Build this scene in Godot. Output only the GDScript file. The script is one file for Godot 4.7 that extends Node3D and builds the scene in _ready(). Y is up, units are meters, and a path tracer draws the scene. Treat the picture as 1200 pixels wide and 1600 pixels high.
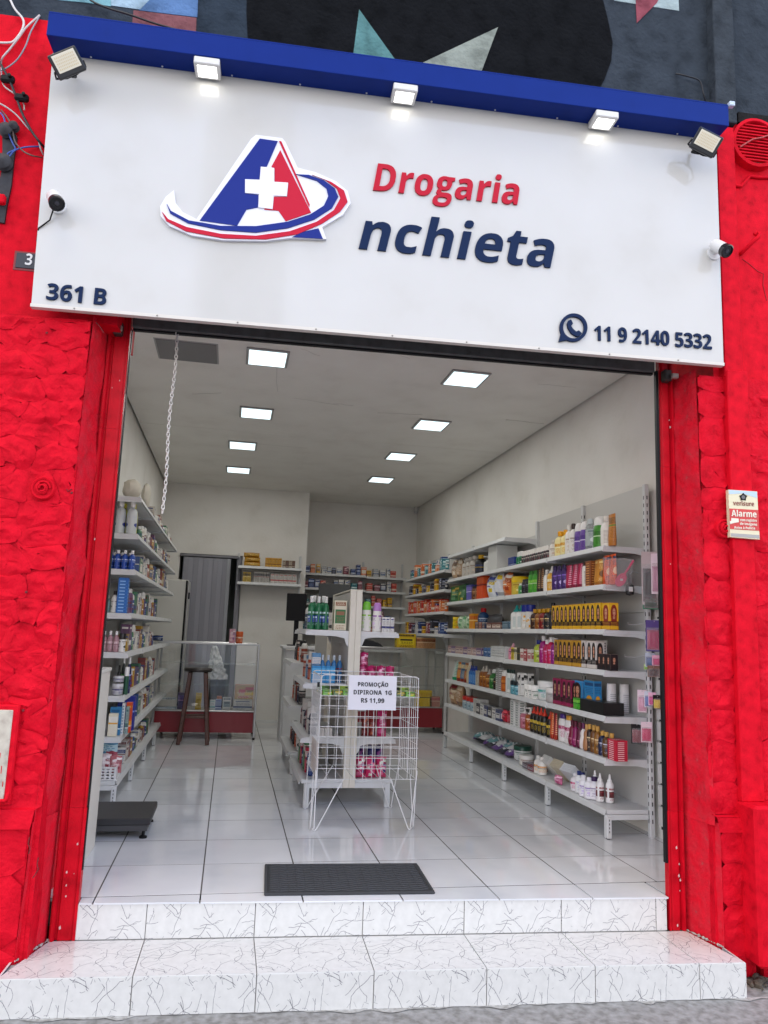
extends Node3D

# ---------------------------------------------------------------- measured camera and facade frame
const EYE := 1.17
const FPX := 1194.0
var cam_b := Basis.from_euler(Vector3(0.1574, -0.1906, 0.03654), EULER_ORDER_YXZ)
var fac := Transform3D(Basis(Vector3.UP, -0.0558), Vector3(0.66, 0, -3.552))
var finv := fac.affine_inverse()
var rng := RandomNumberGenerator.new()
var taken := {}
var mats := {}
var shapes := {}
var texs := {}

func ray(px: float, py: float) -> Vector3: return cam_b * Vector3((px - 600.0) / FPX, -(py - 800.0) / FPX, -1.0)
func eye() -> Vector3: return Vector3(0, EYE, 0)
func onx(px: float, py: float, x: float) -> Vector3:
	var d := ray(px, py)
	return eye() + d * (x / d.x)
func ony(px: float, py: float, y: float) -> Vector3:
	var d := ray(px, py)
	return eye() + d * ((y - EYE) / d.y)
func onz(px: float, py: float, z: float) -> Vector3:
	var d := ray(px, py)
	return eye() + d * (z / d.z)
func fl(px: float, py: float, off: float) -> Vector3:      # facade-local point, off metres in front of the shutter plane
	var e := finv * eye()
	var d := finv.basis * ray(px, py)
	return e + d * ((off - e.z) / d.z)

# ---------------------------------------------------------------- geometry collector
class MB:
	var v := PackedVector3Array()
	var n := PackedVector3Array()
	var uv := PackedVector2Array()
	var xf := Transform3D()
	func tri(a: Vector3, b: Vector3, c: Vector3, na: Vector3, nb: Vector3, nc: Vector3, ua := Vector2.ZERO, ub := Vector2.ZERO, uc := Vector2.ZERO) -> void:
		# counter-clockwise seen from outside comes in; clockwise goes out
		v.append_array([xf * a, xf * c, xf * b])
		var q := xf.basis.inverse().transposed()
		n.append_array([(q * na).normalized(), (q * nc).normalized(), (q * nb).normalized()])
		uv.append_array([ua, uc, ub])
	func quad(a: Vector3, b: Vector3, c: Vector3, d: Vector3, r := Rect2(0, 0, 1, 1)) -> void:
		var m := (b - a).cross(d - a)
		if m.length() < 1e-12: m = (c - b).cross(d - b)
		m = m.normalized()
		var u0 := Vector2(r.position.x, r.end.y)
		var u1 := r.end
		var u2 := Vector2(r.end.x, r.position.y)
		var u3 := r.position
		tri(a, b, c, m, m, m, u0, u1, u2)
		tri(a, c, d, m, m, m, u0, u2, u3)
	func box(c: Vector3, s: Vector3, bev := 0.0, r := Rect2(0, 0, 1, 1)) -> void:
		var h := s / 2.0
		var e := minf(bev, minf(h.x, minf(h.y, h.z)) * 0.9)
		for ax in 3:
			for sg in [-1.0, 1.0]:
				var i := (ax + 1) % 3
				var j := (ax + 2) % 3
				var p := []
				for k in [[-1, -1], [1, -1], [1, 1], [-1, 1]]:
					var q := c
					q[ax] += sg * h[ax]
					q[i] += k[0] * (h[i] - e)
					q[j] += k[1] * (h[j] - e)
					p.append(q)
				# orient so that v runs up
				if ax == 0: p = [p[3], p[0], p[1], p[2]] if sg > 0 else [p[0], p[3], p[2], p[1]]
				elif ax == 1: p = [p[1], p[2], p[3], p[0]] if sg > 0 else [p[3], p[2], p[1], p[0]]
				elif sg < 0: p = [p[1], p[0], p[3], p[2]]
				quad(p[0], p[1], p[2], p[3], r)
		if e <= 0.0: return
		for ax in 3:
			var i := (ax + 1) % 3
			var j := (ax + 2) % 3
			for k in [[-1, -1], [1, -1], [1, 1], [-1, 1]]:
				var a := c
				var b := c
				a[i] += k[0] * h[i]
				a[j] += k[1] * (h[j] - e)
				b[i] += k[0] * (h[i] - e)
				b[j] += k[1] * h[j]
				var a2 := a
				var b2 := b
				a[ax] -= h[ax] - e
				b[ax] -= h[ax] - e
				a2[ax] += h[ax] - e
				b2[ax] += h[ax] - e
				var tiny := Rect2(r.get_center(), Vector2(0.001, 0.001))
				if k[0] * k[1] > 0: quad(a, b, b2, a2, tiny)
				else: quad(b, a, a2, b2, tiny)
		for sx in [-1.0, 1.0]:
			for sy in [-1.0, 1.0]:
				for sz in [-1.0, 1.0]:
					var a := c + Vector3(sx * h.x, sy * (h.y - e), sz * (h.z - e))
					var b := c + Vector3(sx * (h.x - e), sy * h.y, sz * (h.z - e))
					var d := c + Vector3(sx * (h.x - e), sy * (h.y - e), sz * h.z)
					var m := Vector3(sx, sy, sz).normalized()
					var u := r.get_center()
					if sx * sy * sz > 0: tri(a, b, d, m, m, m, u, u, u)
					else: tri(a, d, b, m, m, m, u, u, u)
	func lathe(prof: Array, seg := 14, v0 := 0.0, v1 := 1.0) -> void:      # prof: [[r, y], ...] from below to the top
		var cnt := prof.size()
		var sn := []
		for i in cnt - 1:
			var d := Vector2(prof[i + 1][0] - prof[i][0], prof[i + 1][1] - prof[i][1])
			sn.append(Vector2(d.y, -d.x).normalized())
		for i in cnt - 1:
			var nlo: Vector2 = sn[i]
			var nhi: Vector2 = sn[i]
			if i > 0 and sn[i].dot(sn[i - 1]) > 0.6: nlo = (sn[i] + sn[i - 1]).normalized()
			if i < cnt - 2 and sn[i].dot(sn[i + 1]) > 0.6: nhi = (sn[i] + sn[i + 1]).normalized()
			var y0: float = prof[0][1]
			var yy: float = maxf(prof[cnt - 1][1] - y0, 1e-6)
			var ta: float = lerpf(v1, v0, (prof[i][1] - y0) / yy)
			var tb: float = lerpf(v1, v0, (prof[i + 1][1] - y0) / yy)
			for k in seg:
				var a0 := TAU * k / seg
				var a1 := TAU * (k + 1) / seg
				var d0 := Vector3(sin(a0), 0, cos(a0))
				var d1 := Vector3(sin(a1), 0, cos(a1))
				var r0: float = prof[i][0]
				var r1: float = prof[i + 1][0]
				var p0 := d0 * r0 + Vector3(0, prof[i][1], 0)
				var p1 := d1 * r0 + Vector3(0, prof[i][1], 0)
				var p2 := d1 * r1 + Vector3(0, prof[i + 1][1], 0)
				var p3 := d0 * r1 + Vector3(0, prof[i + 1][1], 0)
				var m0 := d0 * nlo.x + Vector3(0, nlo.y, 0)
				var m1 := d1 * nlo.x + Vector3(0, nlo.y, 0)
				var m2 := d1 * nhi.x + Vector3(0, nhi.y, 0)
				var m3 := d0 * nhi.x + Vector3(0, nhi.y, 0)
				var ua := fmod(2.0 * k / seg, 1.0)
				var ub := minf(ua + 2.0 / seg, 1.0)
				if r0 > 1e-6: tri(p0, p1, p2, m0, m1, m2, Vector2(ua, ta), Vector2(ub, ta), Vector2(ub, tb))
				if r1 > 1e-6: tri(p0, p2, p3, m0, m2, m3, Vector2(ua, ta), Vector2(ub, tb), Vector2(ua, tb))
	func tube(pts: Array, r: float, seg := 6, capped := true) -> void:
		var rings := []
		var up := Vector3.UP
		var dirs := []
		for i in pts.size():
			var d: Vector3 = (pts[mini(i + 1, pts.size() - 1)] - pts[maxi(i - 1, 0)])
			dirs.append(d.normalized())
		if absf(dirs[0].dot(up)) > 0.9: up = Vector3.RIGHT
		var s: Vector3 = dirs[0].cross(up).normalized()
		for i in pts.size():
			s = (s - dirs[i] * s.dot(dirs[i])).normalized()
			var w: Vector3 = dirs[i].cross(s)
			var ring := []
			for k in seg:
				var a := TAU * k / seg
				ring.append(s * cos(a) + w * sin(a))
			rings.append(ring)
		for i in pts.size() - 1:
			for k in seg:
				var k2 := (k + 1) % seg
				var a: Vector3 = pts[i] + rings[i][k] * r
				var b: Vector3 = pts[i] + rings[i][k2] * r
				var c: Vector3 = pts[i + 1] + rings[i + 1][k2] * r
				var d: Vector3 = pts[i + 1] + rings[i + 1][k] * r
				tri(a, b, c, rings[i][k], rings[i][k2], rings[i + 1][k2])
				tri(a, c, d, rings[i][k], rings[i + 1][k2], rings[i + 1][k])
		if capped:
			for e in [0, pts.size() - 1]:
				var m: Vector3 = -dirs[e] if e == 0 else dirs[e]
				for k in seg:
					var a: Vector3 = pts[e] + rings[e][k] * r
					var b: Vector3 = pts[e] + rings[e][(k + 1) % seg] * r
					if e == 0: tri(pts[e], b, a, m, m, m)
					else: tri(pts[e], a, b, m, m, m)
	func prism(poly: PackedVector2Array, z0: float, z1: float) -> void:
		var area := 0.0
		for i in poly.size():
			area += poly[i].cross(poly[(i + 1) % poly.size()])
		var p := poly.duplicate()
		if area < 0: p.reverse()
		var t := Geometry2D.triangulate_polygon(p)
		var f := Vector3(0, 0, 1)
		for i in range(0, t.size(), 3):
			var q := [p[t[i]], p[t[i + 1]], p[t[i + 2]]]
			if (q[1] - q[0]).cross(q[2] - q[0]) < 0: q = [q[0], q[2], q[1]]
			tri(Vector3(q[0].x, q[0].y, z1), Vector3(q[1].x, q[1].y, z1), Vector3(q[2].x, q[2].y, z1), f, f, f, q[0], q[1], q[2])
			tri(Vector3(q[0].x, q[0].y, z0), Vector3(q[2].x, q[2].y, z0), Vector3(q[1].x, q[1].y, z0), -f, -f, -f, q[0], q[2], q[1])
		for i in p.size():
			var a := p[i]
			var b := p[(i + 1) % p.size()]
			quad(Vector3(a.x, a.y, z0), Vector3(b.x, b.y, z0), Vector3(b.x, b.y, z1), Vector3(a.x, a.y, z1))
	func grid(nu: int, nv: int, f: Callable, r := Rect2(0, 0, 1, 1)) -> void:
		var p := []
		for j in nv + 1:
			var row := []
			for i in nu + 1: row.append(f.call(float(i) / nu, float(j) / nv))
			p.append(row)
		var m := []
		for j in nv + 1:
			var row := []
			for i in nu + 1:
				var du: Vector3 = p[j][mini(i + 1, nu)] - p[j][maxi(i - 1, 0)]
				var dv: Vector3 = p[mini(j + 1, nv)][i] - p[maxi(j - 1, 0)][i]
				row.append(du.cross(dv).normalized())
			m.append(row)
		for j in nv:
			for i in nu:
				var ua := Vector2(r.position.x + r.size.x * i / nu, r.end.y - r.size.y * j / nv)
				var ub := Vector2(r.position.x + r.size.x * (i + 1) / nu, r.end.y - r.size.y * (j + 1) / nv)
				tri(p[j][i], p[j][i + 1], p[j + 1][i + 1], m[j][i], m[j][i + 1], m[j + 1][i + 1], ua, Vector2(ub.x, ua.y), ub)
				tri(p[j][i], p[j + 1][i + 1], p[j + 1][i], m[j][i], m[j + 1][i + 1], m[j + 1][i], ua, ub, Vector2(ua.x, ub.y))
	func done() -> ArrayMesh:
		var a := []
		a.resize(Mesh.ARRAY_MAX)
		a[Mesh.ARRAY_VERTEX] = v
		a[Mesh.ARRAY_NORMAL] = n
		a[Mesh.ARRAY_TEX_UV] = uv
		var t := PackedFloat32Array()
		var m := ArrayMesh.new()
		m.add_surface_from_arrays(Mesh.PRIMITIVE_TRIANGLES, a)
		return m

# ---------------------------------------------------------------- scene helpers
func numbered(called: String) -> String:
	taken[called] = taken.get(called, -1) + 1
	return called if taken[called] == 0 else "%s_%03d" % [called, taken[called]]
func thing(called: String, label: String, category: String, xf := Transform3D(), group := "") -> Node3D:
	var o := Node3D.new()
	o.name = numbered(called)
	o.transform = xf
	add_child(o)
	tag(o, label, category, group)
	return o
func tag(o: Node, label: String, category: String, group := "") -> void:
	o.set_meta("label", label)
	o.set_meta("category", category)
	if group != "": o.set_meta("group", group)
func part(called: String, mesh: Mesh, m: Material, parent: Node, xf := Transform3D()) -> MeshInstance3D:
	var o := MeshInstance3D.new()
	o.mesh = mesh
	o.material_override = m
	o.transform = xf
	if parent == self: o.name = numbered(called)
	else: o.name = called
	parent.add_child(o, true)
	return o
func structure(called: String, mesh: Mesh, m: Material, xf := Transform3D()) -> MeshInstance3D:
	var o := part(called, mesh, m, self, xf)
	o.set_meta("kind", "structure")
	return o
func bx(c: Vector3, s: Vector3, bev := 0.0) -> ArrayMesh:
	var b := MB.new()
	b.box(c, s, bev)
	return b.done()
func tb(pts: Array, r: float, seg := 6) -> ArrayMesh:
	var b := MB.new()
	b.tube(pts, r, seg)
	return b.done()
func pr(poly: PackedVector2Array, z0: float, z1: float) -> ArrayMesh:
	var b := MB.new()
	b.prism(poly, z0, z1)
	return b.done()
func lt(prof: Array, seg := 14) -> ArrayMesh:
	var b := MB.new()
	b.lathe(prof, seg)
	return b.done()
func at(p: Vector3, turn := 0.0) -> Transform3D: return Transform3D(Basis(Vector3.UP, turn), p)

# ---------------------------------------------------------------- materials
func hexc(c: Variant) -> Color: return c if c is Color else Color(str(c))
func mat(c: Variant, rough := 0.5, metal := 0.0, tex: Texture2D = null, nrm: Texture2D = null, tri := 0.0, depth := 1.0) -> StandardMaterial3D:
	var key := "%s|%s|%s|%s|%s|%s|%s" % [c, rough, metal, tex, nrm, tri, depth]
	if mats.has(key): return mats[key]
	var m := StandardMaterial3D.new()
	m.albedo_color = hexc(c)
	m.roughness = rough
	m.metallic = metal
	if tex: m.albedo_texture = tex
	if nrm:
		m.normal_enabled = true
		m.normal_texture = nrm
		m.normal_scale = depth
	if tri > 0.0:
		m.uv1_triplanar = true
		m.uv1_world_triplanar = true
		m.uv1_scale = Vector3.ONE * tri
	mats[key] = m
	return m
func lin(r: float, g: float, b: float) -> Color: return Color(r, g, b).linear_to_srgb()
func noise_tex(key: String, freq: float, lo: Color, hi: Color, size := 512, oct := 5, sd := 1, mid := 0.5) -> Texture2D:
	if texs.has(key): return texs[key]
	var f := FastNoiseLite.new()
	f.noise_type = FastNoiseLite.TYPE_SIMPLEX_SMOOTH
	f.seed = sd
	f.frequency = freq
	f.fractal_octaves = oct
	var g := Gradient.new()
	g.set_color(0, lo)
	g.set_color(1, hi)
	g.add_point(mid, lo.lerp(hi, 0.6))
	var t := NoiseTexture2D.new()
	t.width = size
	t.height = size
	t.seamless = true
	t.noise = f
	t.color_ramp = g
	texs[key] = t
	return t
func noise_nrm(key: String, freq: float, strength: float, size := 512, oct := 4, sd := 2) -> Texture2D:
	if texs.has(key): return texs[key]
	var f := FastNoiseLite.new()
	f.noise_type = FastNoiseLite.TYPE_SIMPLEX_SMOOTH
	f.seed = sd
	f.frequency = freq
	f.fractal_octaves = oct
	var t := NoiseTexture2D.new()
	t.width = size
	t.height = size
	t.seamless = true
	t.noise = f
	t.as_normal_map = true
	t.bump_strength = strength
	texs[key] = t
	return t
func glow(c: Color, energy: float) -> StandardMaterial3D:
	var m := StandardMaterial3D.new()
	m.albedo_color = c
	m.emission_enabled = true
	m.emission = c
	m.emission_energy_multiplier = energy
	return m
func pane(c: Color, alpha: float, rough := 0.02) -> StandardMaterial3D:
	var key := "pane%s%s%s" % [c, alpha, rough]
	if mats.has(key): return mats[key]
	var m := StandardMaterial3D.new()
	m.albedo_color = Color(c, alpha)
	m.transparency = BaseMaterial3D.TRANSPARENCY_ALPHA
	m.roughness = rough
	mats[key] = m
	return m
func vein_tex(key: String, w: int, h: int, sd: int) -> ImageTexture:
	if texs.has(key): return texs[key]
	var r := RandomNumberGenerator.new()
	r.seed = sd
	var im := Image.create(w, h, false, Image.FORMAT_RGB8)
	var f := FastNoiseLite.new()
	f.seed = sd
	f.frequency = 0.02
	for y in h:
		for x in w:
			var q := 0.955 + 0.03 * f.get_noise_2d(x, y)
			im.set_pixel(x, y, Color(q, q, q * 0.995))
	for k in 150:
		var p := Vector2(r.randf() * w, r.randf() * h)
		var a := r.randf() * TAU
		var long := k < 48
		var steps := r.randi_range(60, 210) if long else r.randi_range(8, 30)
		if not long: a = (-0.9 if r.randf() < 0.6 else 0.9) + r.randf_range(-0.5, 0.5)
		var dark := r.randf_range(0.5, 0.95) if long else r.randf_range(0.3, 0.9)
		for s in steps:
			a += r.randf_range(-0.05, 0.05)
			if r.randf() < 0.035: a += r.randf_range(-0.8, 0.8)
			p += Vector2(cos(a), sin(a))
			var g := dark * (0.6 + 0.55 * absf(f.get_noise_2d(p.x * 3.0, p.y * 3.0 + 500.0)) * 2.0)
			for o in [Vector2i(0, 0), Vector2i(1, 0), Vector2i(0, 1), Vector2i(1, 1)]:
				if o.y > 0 and (o.x > 0 or not long): continue
				var x := posmod(int(p.x) + o.x, w)
				var y := posmod(int(p.y) + o.y, h)
				var c := im.get_pixel(x, y)
				im.set_pixel(x, y, c.lerp(Color(0.33, 0.33, 0.37), clampf(g * (1.0 if o.x == 0 else 0.7), 0.0, 1.0)))
	im.generate_mipmaps()
	var t := ImageTexture.create_from_image(im)
	texs[key] = t
	return t

# print on packaging: bands, blocks and rows of small marks, no words
var sheet_im := Image.create(1536, 2016, false, Image.FORMAT_RGB8)
var sheet_mats := []
func print_mat(style: String, bg: Color, ac: Color, ac2: Color, sd := 1) -> StandardMaterial3D:
	var key := "%s%s%s%s%d" % [style, bg.to_html(), ac.to_html(), ac2.to_html(), sd]
	if mats.has(key): return mats[key]
	var r := RandomNumberGenerator.new()
	r.seed = sd * 77 + 5
	var w := 48
	var h := 96
	var im := Image.create(w, h, false, Image.FORMAT_RGB8)
	im.fill(bg)
	var marks := func(y0: int, y1: int, x0: int, x1: int, c: Color):
		var y := y0
		while y < y1:
			var x := x0 + r.randi_range(0, 3)
			while x < x1 - 2:
				var l := r.randi_range(2, 6)
				im.fill_rect(Rect2i(x, y, mini(l, x1 - x), 2), c)
				x += l + 2
			y += 5
	match style:
		"portrait":
			im.fill_rect(Rect2i(0, 0, w, 7), ac2)
			for y in range(8, 66):
				for x in w:
					var d := Vector2((x - 22) / 17.0, (y - 36) / 30.0)
					if d.length() < 1.0 or (y > 36 and absf(x - 22) < 17 - (y - 36) * 0.1): im.set_pixel(x, y, ac)
			for y in range(18, 52):
				for x in range(12, 34):
					if Vector2((x - 23) / 8.0, (y - 33) / 14.0).length() < 1.0: im.set_pixel(x, y, Color(0.80, 0.58, 0.46))
			im.fill_rect(Rect2i(17, 48, 12, 10), Color(0.76, 0.54, 0.43))
			im.fill_rect(Rect2i(18, 30, 4, 2), ac)
			im.fill_rect(Rect2i(25, 30, 4, 2), ac)
			im.fill_rect(Rect2i(20, 41, 6, 2), Color(0.7, 0.2, 0.2))
			im.fill_rect(Rect2i(0, 66, w, 16), ac.darkened(0.3))
			marks.call(69, 80, 5, 43, ac2)
			im.fill_rect(Rect2i(0, 84, w, 12), ac2)
		"pharma":
			im.fill_rect(Rect2i(0, 58, w, 14), ac)
			im.fill_rect(Rect2i(0, 72, w, 4), ac2)
			im.fill_rect(Rect2i(6, 10, 34, 7), ac)
			marks.call(24, 50, 6, 42, Color(0.35, 0.36, 0.4))
			marks.call(80, 92, 6, 30, Color(0.4, 0.4, 0.45))
		"label":
			im.fill_rect(Rect2i(4, 8, 40, 10), ac)
			marks.call(24, 40, 6, 42, ac)
			for y in range(44, 78):
				for x in w:
					if Vector2(x - 24, y - 61).length() < 14: im.set_pixel(x, y, ac2)
			marks.call(80, 92, 8, 40, ac)
		"stripe":
			im.fill_rect(Rect2i(0, 14, w, 22), ac)
			im.fill_rect(Rect2i(0, 40, w, 5), ac2)
			marks.call(18, 34, 5, 43, bg)
			marks.call(50, 88, 5, 43, ac)
		"blocks":
			for k in 9:
				im.fill_rect(Rect2i(r.randi_range(0, 36), r.randi_range(4, 80), r.randi_range(8, 26), r.randi_range(5, 16)), [ac, ac2, bg.darkened(0.25), bg.lightened(0.3)][k % 4])
			marks.call(30, 60, 6, 42, bg.lightened(0.6))
		"window":
			im.fill_rect(Rect2i(5, 30, 38, 44), ac)
			im.fill_rect(Rect2i(9, 36, 30, 12), ac2)
			marks.call(54, 70, 9, 40, ac2)
			im.fill_rect(Rect2i(5, 6, 38, 12), ac2)
			marks.call(8, 16, 8, 40, bg)
			marks.call(80, 92, 8, 40, ac2)
		"lines":
			var y := 8
			while y < 90:
				im.fill_rect(Rect2i(8, y, 26, 3), ac)
				im.fill_rect(Rect2i(4, y + 6, 40, 1), ac2)
				y += 9
	# all prints share one sheet; each look shows its own cell of it
	var cell := sheet_mats.size()
	var cx := cell % 32
	var cy := cell / 32
	sheet_im.blit_rect(im, Rect2i(0, 0, w, h), Vector2i(cx * 48, cy * 96))
	var m := StandardMaterial3D.new()
	m.roughness = 0.4
	m.uv1_scale = Vector3(46.0 / 1536.0, 94.0 / 2016.0, 1)
	m.uv1_offset = Vector3((cx * 48 + 1) / 1536.0, (cy * 96 + 1) / 2016.0, 0)
	sheet_mats.append(m)
	mats[key] = m
	return m
func finish_prints() -> void:
	var t := ImageTexture.create_from_image(sheet_im)
	for m in sheet_mats: m.albedo_texture = t

# ---------------------------------------------------------------- shared looks
var RED: StandardMaterial3D
var RED_DUSTY: StandardMaterial3D
var RED_SMOOTH: StandardMaterial3D
var RED_METAL: StandardMaterial3D
var WALL: StandardMaterial3D
var CEIL: StandardMaterial3D
var STEEL: StandardMaterial3D      # white powder-coated shelving
var DARK: StandardMaterial3D
var BLACK: StandardMaterial3D

func make_looks() -> void:
	var paint := noise_tex("paint", 0.012, Color(0.74, 0.70, 0.70), Color(1, 1, 1), 512, 6, 3, 0.35)
	var rough := noise_nrm("rough", 0.05, 9.0, 512, 5, 4)
	var fine := noise_nrm("fine", 0.09, 3.0, 512, 4, 6)
	RED = mat(lin(0.71, 0.007, 0.023), 0.5, 0.0, paint, rough, 1.3, 0.22)
	RED_SMOOTH = mat(lin(0.73, 0.007, 0.022), 0.5, 0.0, paint, fine, 2.0, 0.22)
	RED_METAL = mat(lin(0.64, 0.005, 0.018), 0.33, 0.0, paint, fine, 1.1, 0.15)
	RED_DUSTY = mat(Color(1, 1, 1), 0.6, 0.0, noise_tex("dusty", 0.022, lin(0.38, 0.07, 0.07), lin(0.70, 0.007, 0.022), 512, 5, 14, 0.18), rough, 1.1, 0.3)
	RED_DUSTY.metallic_specular = 0.14
	RED.metallic_specular = 0.14
	RED_SMOOTH.metallic_specular = 0.14
	RED_METAL.metallic_specular = 0.22
	WALL = mat(lin(0.82, 0.80, 0.75), 0.75, 0.0, noise_tex("plaster", 0.008, Color(0.95, 0.945, 0.935), Color(1, 1, 1), 512, 6, 8, 0.35), fine, 0.5, 0.07)
	CEIL = mat(lin(0.82, 0.80, 0.75), 0.7, 0.0, noise_tex("ceil", 0.01, Color(0.95, 0.945, 0.94), Color(1, 1, 1), 512, 5, 9, 0.4), fine, 0.4, 0.07)
	STEEL = mat(lin(0.66, 0.67, 0.67), 0.38, 0.0, noise_tex("scuff", 0.02, Color(0.93, 0.93, 0.92), Color(1, 1, 1), 256, 4, 10, 0.25), null, 1.3)
	DARK = mat(lin(0.035, 0.037, 0.037), 0.6)
	BLACK = mat(lin(0.008, 0.008, 0.009), 0.45)
	BLACK.metallic_specular = 0.3
	DARK.metallic_specular = 0.3

func f2(px: float, py: float, off: float) -> Vector2:
	var p := fl(px, py, off)
	return Vector2(p.x, p.y)
func fpoly(pts: Array, off: float, k := 1.0) -> PackedVector2Array:
	var o := PackedVector2Array()
	for p in pts: o.append(f2(p[0] * k, p[1] * k, off))
	return o

# ---------------------------------------------------------------- light, camera
func set_view() -> void:
	var c := Camera3D.new()
	c.name = "camera"
	c.transform = Transform3D(cam_b, eye())
	c.fov = rad_to_deg(2.0 * atan(800.0 / FPX))
	c.near = 0.05
	c.far = 400.0
	c.current = true
	add_child(c)
	var sky := ProceduralSkyMaterial.new()
	sky.sky_top_color = Color(0.45, 0.63, 0.90)
	sky.sky_horizon_color = Color(0.99, 0.955, 0.90)
	sky.sky_curve = 0.45
	sky.sky_energy_multiplier = 1.38
	sky.ground_horizon_color = Color(0.45, 0.45, 0.44)
	sky.ground_bottom_color = Color(0.35, 0.35, 0.34)
	var s := Sky.new()
	s.sky_material = sky
	var e := Environment.new()
	e.background_mode = Environment.BG_SKY
	e.sky = s
	e.tonemap_mode = Environment.TONE_MAPPER_LINEAR
	e.tonemap_exposure = 1.98
	e.sdfgi_enabled = true
	e.ssao_enabled = true
	e.ssil_enabled = true
	var w := WorldEnvironment.new()
	w.name = "environment"
	w.environment = e
	add_child(w)
	var sun := DirectionalLight3D.new()
	sun.name = "sun"
	sun.light_energy = 0.24
	sun.light_angular_distance = 35.0
	sun.light_color = Color(1.0, 0.965, 0.91)
	sun.shadow_enabled = true
	add_child(sun)
	sun.look_at_from_position(Vector3.ZERO, Vector3(0.20, -0.93, -0.32), Vector3.UP)

# ---------------------------------------------------------------- ground, steps, floor
func make_ground() -> void:
	var g := MB.new()
	g.grid(60, 60, func(u, v):
		var p := Vector3(-60 + 120 * u, -0.286, 60 - 120 * v)
		return p)
	var tex := noise_tex("concrete", 0.02, Color(0.66, 0.65, 0.63), Color(1, 1, 1), 1024, 6, 21, 0.5)
	structure("pavement", g.done(), mat(lin(0.34, 0.335, 0.32), 0.9, 0.0, tex, noise_nrm("gritty", 0.06, 10.0, 512, 5, 22), 0.9, 0.14))

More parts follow.
